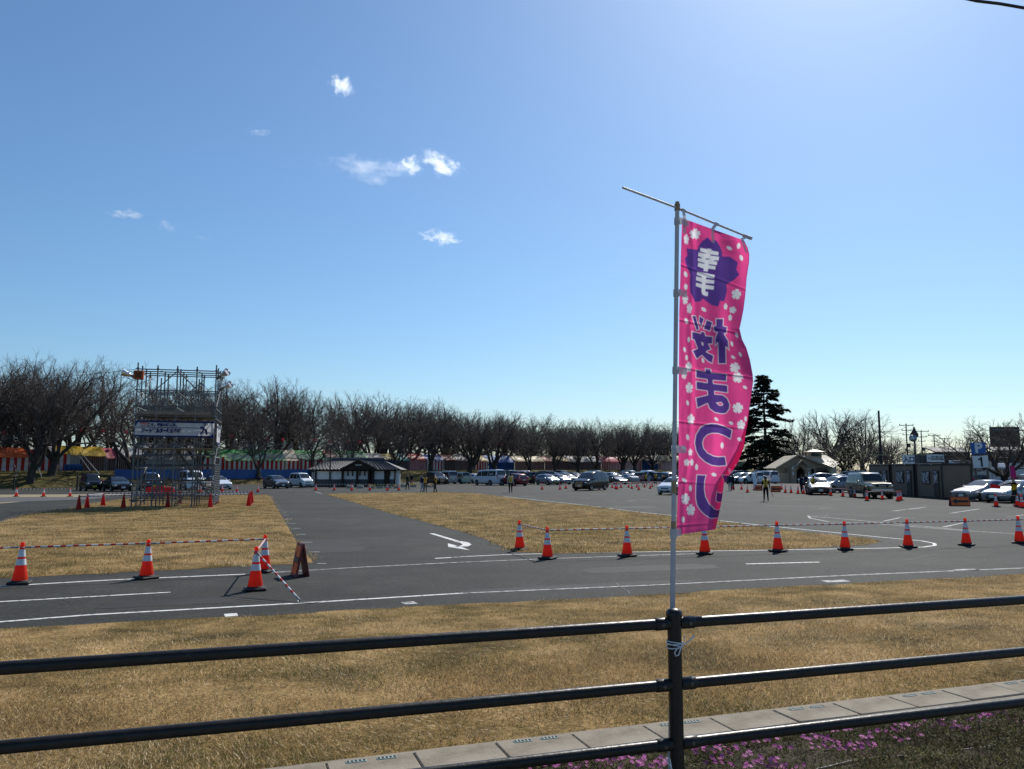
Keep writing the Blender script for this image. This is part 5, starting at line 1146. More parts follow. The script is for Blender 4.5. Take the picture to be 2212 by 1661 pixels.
car('hiace', 'white', 1398, 1042.5, 102, 'white van near the two people by the cones', 1.9, None, GRW)
car('kei', 'navy', 1415, 1043, 102, 'navy box car right of the two people by the cones', 1.7, None, GRW)
car('suv', 'green', 1435, 1043, 115, 'dark green suv left of the banner pole', None, None, GRW)
FAR = [(1240, 1038.5, 'suv', 'black', 'black suv in the back row above the silver compact'), (1259, 1038, 'sedan', 'silver', 'silver sedan in the back row left of the black minivan'), (1290, 1036.5, 'minivan', 'grey', 'grey minivan roof above the large black minivan'), (1344, 1037, 'suv', 'black', 'black suv in the back row above the brown coupe'), (1363, 1036.5, 'minivan', 'silver', 'silver minivan roof above the silver sedan'), (1384, 1035.5, 'sedan', 'grey', 'grey sedan in the back row above the wine red box car'), (1403, 1036, 'minivan', 'white', 'white minivan roof in the back row above the white van'), (1424, 1036, 'hatch', 'lightblue', 'pale blue hatchback in the back row left of the banner pole'), (1446, 1036.5, 'suv', 'silver', 'silver suv in the back row beside the banner pole'), (1470, 1037, 'minivan', 'black', 'black minivan in the back row behind the banner'), (1215, 1038, 'minivan', 'black', 'black minivan roof behind the silver compact car'), (1130, 1040, 'minivan', 'white', 'white minivan roof above the black box car'), (1196, 1039, 'suv', 'navy', 'navy suv in the back row above the pale blue hatchback'), (1157, 1040.5, 'kei', 'silver', 'silver box car behind the black box car')]
for i, (x, y, k, c_, lab) in enumerate(FAR): car(k, c_, x, y, (-62, 108, -66, 104)[i % 4], lab, None, None, 'cars in the back rows')
car('hatch', 'white', 1458, 1068, 233, 'white hatchback driving toward the viewer behind the banner pole', 1.5, None, 'cars driving on the lot')
for x, y, k, c_, hd, lab in [(1598, 1045, 'suv', 'silver', 212, 'silver suv just right of the banner edge'), (1614, 1045, 'suv', 'white', 214, 'white suv between the banner and the small white car'), (1630, 1045, 'kei', 'white', 105, 'small white box car left of the white minivan'), (1650, 1044.5, 'minivan', 'white', 115, 'white minivan behind the walking person in a yellow vest'), (1676, 1042, 'kei', 'bluegrey', 100, 'blue grey box car at the left of the tan building'), (1590, 1039, 'minivan', 'black', 190, 'black minivan roof behind the silver suv'), (1638, 1039, 'minivan', 'grey', 190, 'grey minivan roof behind the white minivan')]: car(k, c_, x, y, hd, lab, None, None, 'cars parked right of the banner')
car('sedan', 'brown', 1768, 1068, 254, 'dark brown sedan facing the viewer beside the marshals', None, None, 'cars queueing at the entrance')
car('hatch', 'silverblue', 1808, 1064, 202, 'pale silver car between the brown sedan and tan off-roader', 1.55, None, 'cars queueing at the entrance')
lc = car('offroad', 'khaki', 1878, 1075, -92, 'tan boxy off-roader with a black grille', None, None, 'cars queueing at the entrance')
for x, y, k, c_, hd, lab in [(1765, 1048, 'suv', 'silver', 185, 'silver suv roof behind the brown sedan'), (1800, 1047, 'hatch', 'white', 185, 'white hatchback roof behind the pale silver car'), (1835, 1046, 'minivan', 'silver', 190, 'silver minivan roof behind the tan off-roader')]: car(k, c_, x, y, hd, lab, None, None, 'cars queueing at the entrance')
car('sedan', 'silver', 2130, 1081.5, 203, 'silver sedan with a dark lower grille by the orange arrow board', None, None, 'cars at the right edge')
car('sedan', 'silverblue', 2199, 1085, 203, 'silver sedan farther right behind the marshal', 1.47, None, 'cars at the right edge')
car('suv', 'white', 2222, 1068, 205, 'white suv behind the pointing marshal', 1.75, None, 'cars at the right edge')
car('kei', 'grey', 2096, 1068, 200, 'grey box car between the cabins and the parking sign', None, None, 'cars at the right edge')
f_ = [o for o in lc.children if o.name.startswith('grille')][0]; lettering('TOYOTA', .13, M_rim, f_, (2.4 + .03, 0, .93), (math.pi / 2, 0, math.pi / 2), .004)
w_ = [o for o in van.children if o.name.startswith('window')]; 
lettering('Kawasaki', .2, M_plateW, van, (-1.35, .875, 1.48), (math.pi / 2, 0, math.pi), .01)

# ================================================================ CONES AND BARS
M_cone = noise_mat('orange_cone_plastic', [(.62, .04, .018), (.88, .05, .018), (.95, .075, .025)], 4, .5, .4, detail=8, stops=[.26, .42, .6]); M_refl = noise_mat('white_reflective_band', [(.60, .60, .62), (.72, .72, .74)], 12, .35, .5)
M_rubber = pbsdf('black_rubber_base', (.012, .013, .014), .75); M_redcone = noise_mat('faded_red_cone', [(.50, .02, .02), (.60, .035, .03)], 4, .5)
for mm, tr_ in ((M_cone, (1.0, .10, .03)), (M_redcone, (.6, .03, .03))):     # thin plastic lets some sun through
    n, l, b = nodes(mm); t_ = n.new('ShaderNodeBsdfTranslucent'); t_.inputs['Color'].default_value = (*tr_, 1); x_ = n.new('ShaderNodeMixShader'); x_.inputs[0].default_value = .5
    l.new(b.outputs[0], x_.inputs[1]); l.new(t_.outputs[0], x_.inputs[2]); l.new(x_.outputs[0], n['Material Output'].inputs['Surface'])
def rad(z): return .138 - (.138 - .036) * (z - .05) / .66
cb = MB().lathe([(rad(.05), .05), (rad(.06) + .004, .06), (rad(.35), .35), (rad(.55), .55), (rad(.71), .71)], 24, caps=False).mesh('cone_body', M_cone, smooth=True)
def band(z0, z1): return MB().lathe([(rad(z0) + .0035, z0), (rad(z1) + .0035, z1)], 24, caps=False).mesh('reflective_band', M_refl, smooth=True)
bands = [band(.36, .475), band(.515, .655)]
tipm = MB().lathe([(.040, .66), (.040, .70), (.038, .775), (.030, .79), (.01, .793)], 20, caps=False).mesh('cone_tip', M_cone, smooth=True)
q = MB(); q.bbox((0, 0, .028), (.39, .39, .05), .018); q.lathe([(.155, .05), (.15, .065), (.14, .075)], 20, caps=True); basem = q.mesh('base', M_rubber)
pc = MB(); pc.lathe([(.125, .02), (.128, .04), (.035, .69), (.03, .71)], 18); pc.bbox((0, 0, .012), (.36, .36, .024), .01); pcm = pc.mesh('cone_body', M_redcone, sharp=40)
rc = random.Random(3)
def cone(px, py, label, group, scale=1.0, plain=False):
    p = G(px, py); p.z = .006; t = thing('traffic_cone', label, 'cone', p, rc.uniform(0, 1.57) if not plain else rc.uniform(-.3, .3), group, scale * rc.uniform(.975, 1.02))
    t.rotation_euler.x, t.rotation_euler.y = rc.gauss(0, .012), rc.gauss(0, .012)
    if plain: link('cone_body', pcm, t); return p
    link('cone_body', cb, t); link('cone_tip', tipm, t); link('base', basem, t)
    for m in bands: link('reflective_band', m, t)
    return p
M_barR = stripe_mat('red_white_bar', (.50, .03, .03), (.66, .66, .64), .11, 0, .45, 0, .44); M_barB = stripe_mat('blue_white_bar', (.02, .06, .28), (.66, .66, .66), .11, 0, .45, 0, .44); M_barend = pbsdf('grey_bar_end', (.22, .23, .24), .5)
def bar(A, B, label, group, z=.70, mat=None, r=.017, zB=None):
    A = Vector((A.x, A.y, z)); B = Vector((B.x, B.y, z if zB is None else zB)); d = B - A; L = d.length
    t = thing('cone_bar', label, 'bar', A, 0, group); t.rotation_euler = d.to_track_quat('X', 'Z').to_euler()
    MB().tube([(.10, 0, 0), (L - .10, 0, 0)], r, 10).build('bar', mat or M_barR, t)
    for x0, x1 in ((.055, .16), (L - .16, L - .055)): MB().tube([(x0, 0, 0), (x1, 0, 0)], r * 1.12, 10).build('sleeve', M_barend, t)
    for x in (0, L): MB().tube([(x + .052 * math.cos(a * .5236), .052 * math.sin(a * .5236), 0) for a in range(13)], .006, 5, caps=False).build('ring', M_barend, t)
    return t
GN, GNR = 'orange cones beside the near road, left', 'orange cones in the front row, right'
near = {}
for k, x, y, lab in ((0, 42, 1262, 'orange cone nearest the left edge on the white road line'), (1, 316, 1250, 'orange cone in the middle of the left road barrier'), (2, 551, 1275, 'front orange cone with the bar slanting to the ground'), (3, 571, 1236, 'orange cone just behind the one with the slanting bar'), (4, -230, 1278, 'orange cone beyond the left edge')): near[k] = cone(x, y, lab, GN) if k < 4 else G(x, y)
bar(near[4], near[0], 'red and white bar running off the left edge', 'red and white cone bars'); bar(near[0], near[1], 'red and white bar between the two left cones', 'red and white cone bars'); bar(near[1], near[3], 'red and white bar across the dry grass to the corner cone', 'red and white cone bars'); bar(near[3], near[2], 'short red and white bar joining the two corner cones', 'red and white cone bars')
bar(near[2], G(650, 1302), 'red and white bar slanting from a cone down to the road', 'red and white cone bars', .69, None, .017, .02)
ORD = ['first', 'second', 'third', 'fourth', 'fifth', 'sixth', 'seventh', 'eighth', 'ninth']
RR = [(1123, 1188.5), (1183, 1207.5), (1355, 1202), (1523, 1197), (1681, 1192), (1826, 1188), (1962, 1183), (2088, 1178.5), (2203, 1174)]
Pp = [cone(x, y, f'orange and white cone, {ORD[i]} from left in the front row right of the road', GNR) for i, (x, y) in enumerate(RR)] + [G(2330, 1169)]
for i in range(len(Pp) - 1): bar(Pp[i], Pp[i + 1], f'red and white bar after the {ORD[i]} cone of the front right row', 'red and white cone bars in the front right row')
# far cones
def row(lst, stem, group, bars=None, scale=.88):
    P = []
    for i, (x, y) in enumerate(lst): P.append(cone(x, y, f'{stem}, {ORDS[i]} from left', group, scale))
    return P
ORDS = ORD + ['tenth', 'eleventh', 'twelfth', 'thirteenth', 'fourteenth', 'fifteenth', 'sixteenth', 'seventeenth', 'eighteenth', 'nineteenth', 'twentieth', 'twenty-first', 'twenty-second']
M_barD = stripe_mat('dark_white_bar', (.03, .03, .03), (.6, .6, .58), .15, 0, .5, 0)
A_ = row([(35, 1073), (94, 1073), (151, 1073)], 'small orange cone on the far lane at left', 'far cones at left')
for i in range(2): bar(A_[i], A_[i + 1], ['striped bar between the left two far cones', 'striped bar between the right two far cones'][i], 'far striped bars', .62, M_barD, .025)
B_ = row([(328, 1067), (378, 1065), (427.6, 1065), (433, 1064), (480, 1063), (511.5, 1063), (557, 1063)], 'small orange cone on the lane behind the tower', 'far cones behind the tower')
C_ = row([(682, 1059.5), (722, 1059.5), (760, 1059.5), (799, 1059.5), (837, 1059.5), (861.6, 1059.5)], 'small orange cone before the restroom', 'cones before the restroom')
for i in range(5): bar(C_[i], C_[i + 1], f'thin striped bar after the {ORD[i]} cone before the restroom', 'striped bars before the restroom', .62, M_barD, .025)
row([(1171, 1057.6), (1209.6, 1057.6), (1222.5, 1055.7), (1250, 1057.5), (1295, 1057.5)], 'small orange cone near the large black minivan', 'cones near the black minivan')
E_ = row([(1322.6, 1054), (1329.5, 1055.7), (1333, 1057), (1341.6, 1053.8), (1358, 1053), (1365, 1056), (1375.6, 1052.8), (1380, 1058.6), (1392.5, 1052.5), (1404.5, 1056), (1409, 1052), (1424.7, 1052), (1426, 1060)], 'small orange cone in the cluster left of the banner pole', 'cone cluster left of the banner')
bar(E_[0], E_[8], 'red and white bar along the back of the cone cluster', 'far striped bars', .62, M_barR, .025); bar(E_[8], E_[11], 'red and white bar at the right of the cone cluster', 'far striped bars', .62, M_barR, .025)
F_ = row([(1583, 1057), (1602, 1057.4), (1614.8, 1064), (1629.7, 1058.5), (1688.5, 1057.4), (1696.7, 1064.6), (1709, 1065), (1724, 1066.6), (1736, 1067), (1750, 1068), (1775, 1069.7), (1795, 1071), (1820.6, 1072.8), (1846.8, 1075), (1872.8, 1082), (1877, 1076.5), (1906, 1079.4), (1940, 1083), (1946, 1081)], 'orange cone in the entrance lane row', 'cones along the entrance lane')
for a, b_, lab in ((11, 12, 'bar after the pale silver car cone'), (12, 13, 'bar before the tan off-roader wheel'), (13, 15, 'bar below the tan off-roader door'), (14, 16, 'bar before the tan off-roader front'), (16, 18, 'bar before the brown cabins')): bar(F_[a], F_[b_], 'red and white ' + lab, 'bars along the entrance lane', .62, M_barR, .022)
H_ = row([(2152, 1095), (2198, 1094.5), (2208, 1097.6)], 'orange cone before the silver sedans at right edge', 'cones at the right edge', None, .95)
bar(H_[0], H_[1], 'red and white bar between the cones at right edge', 'far striped bars', .65, M_barR, .02)
# plain red cones with blue and white bars round the tower
PC_ = [(169.5, 1102, 'nearest the asphalt at left'), (187.7, 1098.5, 'second from the left'), (222.5, 1093, 'behind the blue and white bar at left'), (266, 1099, 'before the tower left leg'), (362, 1096.5, 'before the middle of the tower'), (388, 1088, 'under the middle of the tower'), (454, 1097, 'before the tower right leg'), (468.5, 1088, 'behind the tower right leg'), (537, 1094, 'front one at the right end'), (540, 1090, 'middle one at the right end'), (543.5, 1087, 'back one at the right end')]
K = [cone(x, y, 'plain red cone ' + lab, 'plain red cones round the tower', 1.12, True) for x, y, lab in PC_]
for a, b_, lab in ((0, 3, 'front left'), (3, 4, 'before the tower left half'), (4, 6, 'before the tower right half'), (6, 8, 'front right'), (1, 2, 'short left side'), (2, 7, 'along the tower back'), (7, 10, 'back right')): bar(K[a], K[b_], 'blue and white bar ' + lab, 'blue and white bars round the tower', .74, M_barB, .026)
# red plastic crates on the lane behind the tower
p = G(331, 1067); t = thing('red_barrier', 'low red plastic barrier block behind the tower', 'barrier', p); MB().bbox((.5, .2, .3), (2.4, .4, .6), .06).build('block', M_redcone, t); MB().bbox((.5, .2, .65), (.8, .3, .12), .03).build('top', M_redcone, t)

# ================================================================ ARROW BOARDS
M_orange = noise_mat('orange_board_face', [(.80, .13, .025), (.90, .18, .035)], 3, .55); M_frame = pbsdf('dark_red_frame', (.16, .012, .02), .5)
ARROW = [(-.40, 0), (-.17, .19), (-.17, .07), (.40, .07), (.40, -.07), (-.17, -.07), (-.17, -.19)]
def a_board(px, py, rz, w, h, label, left=True, tall=False, grp='orange arrow boards'):
    p = G(px, py); p.z = .006; t = thing('arrow_board', label, 'sign', p, rz, grp); lean = .16 if not tall else .14
    for s in (-1, 1):
        yb, yt = s * lean, s * .02; n = Vector((0, h, yb - yt)).normalized()
        panel = MB().slab([(-w / 2, yb, .0), (w / 2, yb, .0), (w / 2, yt, h), (-w / 2, yt, h)], (0, .03 * -s, 0)).build('panel', M_frame, t)
        if s == -1:
            k = .05; f = lambda x, q, o: (x, yb + (yt - yb) * q - o, h * q)
            MB().slab([f(-w / 2 + k, k / h, .004), f(w / 2 - k, k / h, .004), f(w / 2 - k, 1 - k / h, .004), f(-w / 2 + k, 1 - k / h, .004)], (0, -.004, 0)).build('face', M_orange, panel)
            pts = [(x if left else -x, y) for x, y in ARROW]
            if tall: pts = [(x * .5 * 1.3, y * 1.3) for x, y in pts]
            sc = (w / .95, h / .62) if not tall else (w / .62, h / .95)
            MB().slab([f(x * sc[0], .5 + y * sc[1] / h, .011) for x, y in pts], (0, -.003, 0)).build('arrow', M_ink, panel)
    return t
a_board(648, 1243.5, math.radians(-62), .5, .66, 'orange arrow board standing edge on beside the left road', tall=True)
a_board(2073, 1093, math.radians(-4), 1.12, .56, 'long orange board with a black left arrow by the silver sedan')
a_board(1639, 1059.8, math.radians(-20), .75, .55, 'small orange board left of the walking person')
a_board(1676, 1062.8, math.radians(-15), .9, .58, 'small orange arrow board right of the walking person')
t = thing('sign_easel', 'white notice leaning on a dark stand left of the walking person', 'sign', G(1632, 1059), -.5); MB().slab([(.0, -.45, .1), (.35, -.45, .1), (-.05, .2, 1.75), (-.4, .2, 1.75)], (0, .04, .01)).build('panel', M_white, t)
for sx in (-.3, .3): MB().bar((sx, .55, 0), (sx, .1, 1.3), .03, .03).build('leg', M_ink, t)

# ================================================================ SCAFFOLD TOWER
M_scaf = noise_mat('galvanised_scaffold', [(.11, .115, .115), (.20, .205, .205)], 4, .5, .4, metal=.6); M_deck = noise_mat('scaffold_deck', [(.16, .15, .13), (.25, .235, .20)], 3, .7, .3, metal=.2)
tp0 = G(283, 1098.5); TW = 4.2; trz = math.radians(16.0); TD = 4.4; TH = at(297, 783, tp0.y).z
tw = thing('scaffold_tower', 'tall grey scaffold tower with a white banner on the grass', 'scaffold', tp0, trz)
def stick(a, b, r, name, m=M_scaf, par=tw): return MB().tube([a, b], r, 6).build(name, m, par)
NX = [0, .25, .5, .75, 1.0]; NY = [0, .34, .67, 1.0]; mx = lambda i: TW * NX[i]; my = lambda j: TD * NY[j]
for i in range(5):
    for j in range(4):
        ht = TH * (1.0 if i in (0, 4) else .985); s = stick((mx(i), my(j), 0), (mx(i), my(j), ht if not (j == 1 and i in (1, 3)) else ht * .93), .042, 'upright')
        MB().box((mx(i), my(j), .01), (.16, .16, .02)).build('base_plate', M_scaf, s)
        for z in (.27, .45, .63, .81, .96): MB().lathe([(.06, 0), (.07, .03), (.06, .06)], 8, (mx(i), my(j), TH * z)).build('coupler', M_scaf, s)
LEV = [.055, .17, .285, .36, .435, .53, .63, .70, .81, .955]
for f in LEV:
    for j in (0, 1, 2, 3):
        if f in (.36, .17) and j == 1: continue
        stick((-.12, my(j) - .04, TH * f + .04 * j), (TW + .12, my(j) - .04, TH * f + .04 * j), .034, 'ledger')
    for i in (0, 2, 4): stick((mx(i) + .05, -.1, TH * f - .08), (mx(i) + .05, TD + .1, TH * f - .08), .034, 'transom')
for z0, z1, i0, i1, j in ((.70, .95, 0, 2, 0), (.95, .70, 2, 4, 0), (.31, .60, 0, 2, 2), (.60, .31, 2, 4, 2), (.02, .28, 0, 2, 2), (.28, .50, 1, 3, 1), (.02, .28, 2, 4, 1), (.06, .28, 1, 2, 0), (.44, .62, 3, 1, 3), (.3, .43, 0, 1, 1), (.43, .62, 2, 4, 3), (.05, .3, 4, 2, 3), (.3, .05, 3, 1, 2), (.70, .95, 1, 3, 3)): stick((mx(i0), my(j) + .07, TH * z0), (mx(i1), my(j) + .07, TH * z1), .03, 'brace')
for z0, z1, x in ((.70, .96, 4), (.3, .60, 4), (.05, .3, 0), (.7, .96, 0)): stick((mx(x) + .07, my(0), TH * z0), (mx(x) + .07, my(3), TH * z1), .03, 'brace')
for z in (.635, .40): 
    n = 7
    for k in range(n): MB().box((TW / 2, TD * (k + .5) / n, TH * z + .07), (TW * .98, TD / n - .06, .05)).build('deck_plank', M_deck, tw)
MB().bar((TW * .05, -.06, TH * .655), (TW * .95, -.06, TH * .655), .03, .18).build('toe_board', M_deck, tw)
for z0, z1, xa, xb in ((.05, .40, .95, .45), (.40, .635, .40, .75)):       # stair flights
    st_ = None
    for yy in (TD * .62, TD * .82): s = stick((TW * xa, yy, TH * z0), (TW * xb, yy, TH * z1), .04, 'stair_stringer'); st_ = st_ or s
    for k in range(11): f = (k + .5) / 11; MB().box((TW * (xa + (xb - xa) * f), TD * .72, TH * (z0 + (z1 - z0) * f)), (.22, TD * .2, .03)).build('tread', M_deck, st_)
mesh_b = MB()                                                              # wire mesh panels low on the tower
for k in range(26): mesh_b.tube([(TW * k / 25, -.08, TH * .03), (TW * k / 25, -.08, TH * .135)], .009, 4)
for k in range(9): mesh_b.tube([(0, -.08, TH * (.03 + .0131 * k)), (TW, -.08, TH * (.03 + .0131 * k))], .009, 4)
o = mesh_b.build('wire_mesh', M_scaf, tw); o['kind'] = 'stuff'
mesh_b = MB()
for k in range(22): mesh_b.tube([(TW + .1, TD * k / 21, TH * .03), (TW + .1, TD * k / 21, TH * .30)], .010, 4)
for k in range(22): mesh_b.tube([(TW + .1, 0, TH * (.03 + .0128 * k)), (TW + .1, TD, TH * (.03 + .0128 * k))], .010, 4)
o = mesh_b.build('wire_mesh', M_scaf, tw); o['kind'] = 'stuff'
# banner
zb0, zb1 = at(360, 943, tp0.y).z, at(360, 908, tp0.y).z; zc = (zb0 + zb1) / 2; bh = zb1 - zb0; M_ban = cloth_mat('white_banner_cloth', (.70, .71, .73), .3); M_banblue = cloth_mat('navy_banner_print', (.02, .04, .16), .2); M_banred = pbsdf('red_print', (.45, .03, .03), .6)
bn = thing('banner', 'white banner with navy lettering across the scaffold tower', 'banner', tp0, trz); n = 24; b = MB()
fy = lambda u, v=0: -.12 + .02 * math.sin(u * 17) + .012 * math.sin(u * 41 + v * 3)
for v in range(5):
    for i in range(n + 1): u = i / n; b.v.append((TW * u + .02, fy(u, v), zb0 + bh * v / 4 - .02 * u))
for v in range(4):
    for i in range(n): b.f.append((v * (n + 1) + i, v * (n + 1) + i + 1, (v + 1) * (n + 1) + i + 1, (v + 1) * (n + 1) + i)); b.mi.append(0)
b.build('cloth', M_ban, bn, smooth=True)
def strip(z0, z1, x0=0, x1=1):
    b = MB()
    for i in range(n + 1): u = x0 + (x1 - x0) * i / n; b.v += [(TW * u + .02, fy(u) - .025, z0 - .02 * u), (TW * u + .02, fy(u) - .025, z1 - .02 * u)]
    for i in range(n): b.f.append((2 * i, 2 * i + 2, 2 * i + 3, 2 * i + 1)); b.mi.append(0)
    b.build('border', M_banblue, bn)
strip(zb1 - .10, zb1); strip(zb0, zb0 + .09); strip(zb0 + bh * .575, zb0 + bh * .605, .01, .8)
MB().poly([(.02, -.15, zb1 - .1), (.16, -.15, zb1 - .1), (.02, -.15, zb1 - .36)]).build('corner', M_banblue, bn); MB().poly([(TW * .995, -.15, zb0 - .03), (TW * .945, -.15, zb0 - .03), (TW * .995, -.15, zb0 + .28)]).build('corner', M_banblue, bn)
lettering('笑顔', .22, M_banred, bn, (TW * .118, -.19, zb0 + bh * .745), RX, .012); lettering('こそ、最高の職人芸。', .2, M_banblue, bn, (TW * .345, -.19, zb0 + bh * .72), RX, .01, TW * .36)
lettering('アートビルダー株式会社', .26, M_banblue, bn, (TW * .335, -.19, zb0 + bh * .36), RX, .022, TW * .50)
lettering('ARTBUILDER', .11, M_banblue, bn, (TW * .865, -.19, zb0 + bh * .04), RX, .006)
lx, lz = TW * .865, zb0 + bh * .20         # running figure emblem
MB().slab([(lx - .20, -.19, lz - .05), (lx - .10, -.19, lz - .05), (lx + .06, -.19, lz + .22), (lx + .12, -.19, lz + .10), (lx + .12, -.19, lz - .05), (lx + .24, -.19, lz - .05), (lx + .20, -.19, lz + .24), (lx + .04, -.19, lz + .34), (lx + .10, -.19, lz + .42), (lx - .16, -.19, lz + .42), (lx - .20, -.19, lz + .32), (lx - .02, -.19, lz + .27)], (0, -.006, 0)).build('emblem', M_banblue, bn)
MB().tube([(lx + .12 + .10 * math.cos(a * .5236), -.195, lz + .55 + .07 * math.sin(a * .5236)) for a in range(13)], .016, 5).build('emblem', M_banblue, bn)
MB().bar((lx + .02, -.195, lz + .55), (lx + .22, -.195, lz + .55), .02, .02).build('emblem', M_banblue, bn); MB().bar((lx + .06, -.195, lz + .42), (lx + .12, -.195, lz + .55), .02, .02).build('emblem', M_banblue, bn)
b = MB(); 
for i in range(9): u = i / 8; b.v += [(TW + .16 + .03 * math.sin(u * 9), TD * u * .5, zb0 - .25 - .25 * u), (TW + .16 + .03 * math.sin(u * 9), TD * u * .5, zb1 - .12 - .1 * u)]
for i in range(8): b.f.append((2 * i, 2 * i + 2, 2 * i + 3, 2 * i + 1)); b.mi.append(0)
t = thing('banner', 'short white side banner wrapped on the tower right side', 'banner', tp0, trz); b.build('cloth', M_ban, t, smooth=True)
for z0, z1 in ((zb0 - .25, zb0 - .15), (zb1 - .22, zb1 - .12)): MB().box((TW + .19, TD * .25, (z0 + z1) / 2 - .12), (.01, TD * .48, .1)).build('border', M_banblue, t)
lettering('アート', .34, M_banblue, t, (TW + .2, TD * .25, zc - .28), (math.pi / 2, 0, math.pi / 2), .01)
# floodlights and loudspeaker on the tower
def flood(x, y, z, yaw, pitch, label, r=.20):
    t = thing('floodlight', label, 'floodlight', tw.matrix_basis @ Vector((x, y, z)), 0, 'floodlights on the tower'); t.rotation_euler = (yaw, pitch, 0)
    MB().lathe([(.03, 0), (r * .35, .04), (r * .75, .25), (r, .52), (r * 1.03, .55)], 16, caps=False).build('reflector_bowl', pbsdf('aluminium_bowl', (.62, .64, .66), .22, .9), t, smooth=True); MB().lathe([(.02, .5), (r * .96, .5)], 16, caps=False).build('lens', pbsdf('lamp_lens'), t); MB().lathe([(.09, -.3), (.09, .02)], 10).build('lamp_housing', M_scaf, t); MB().tube([(-r, 0, .25), (-r, 0, -.25), (r, 0, -.25), (r, 0, .25)], .02, 5).build('bracket', M_scaf, t)
tw.matrix_basis  # placed above
tw_m = Matrix.Translation(tp0) @ Matrix.Rotation(trz, 4, 'Z')
class _T:  matrix_basis = tw_m
tw = _T
flood(-.28, .0, TH * .905, .35, math.radians(-68), 'aluminium floodlight at the upper left corner of the tower')
flood(TW + .22, .2, TH * .925, .3, math.radians(62), 'upper aluminium floodlight at the right corner of the tower', .22); flood(TW + .38, .5, TH * .845, .3, math.radians(66), 'lower aluminium floodlight at the right corner of the tower', .20); flood(TW * .68, TD * .9, TH * .86, .5, math.radians(50), 'floodlight inside the top of the tower', .17)
t = thing('loudspeaker', 'orange boxed loudspeaker strapped to the tower top left', 'loudspeaker', tw_m @ Vector((.08, -.15, TH * .88)), trz); MB().bbox((0, 0, .25), (.52, .35, .5), .03).build('case', noise_mat('orange_case', [(.35, .07, .015), (.45, .10, .025)], 4, .6), t); MB().lathe([(.04, 0), (.16, .02)], 12, (0, 0, 0)).mesh('grille', M_ink)
for sx in (-.15, .15): MB().box((sx, -.18, .25), (.02, .02, .52)).build('strap', M_ink, t)
MB().bbox((0, -.185, .25), (.3, .02, .3), .01).build('grille', pbsdf('brown_grille', (.10, .03, .01), .8), t)
a = tw_m @ Vector((0, 0, TH * .955)); bq = at(-120, 812, 80)
tag(MB().tube([a.lerp(bq, f / 8) - Vector((0, 0, .5 * math.sin(math.pi * f / 8))) for f in range(9)], .012, 4).build('guy_wire', pbsdf('black_cable', (.015, .015, .017), .6)), 'thin wire running left from the tower top', 'wire')

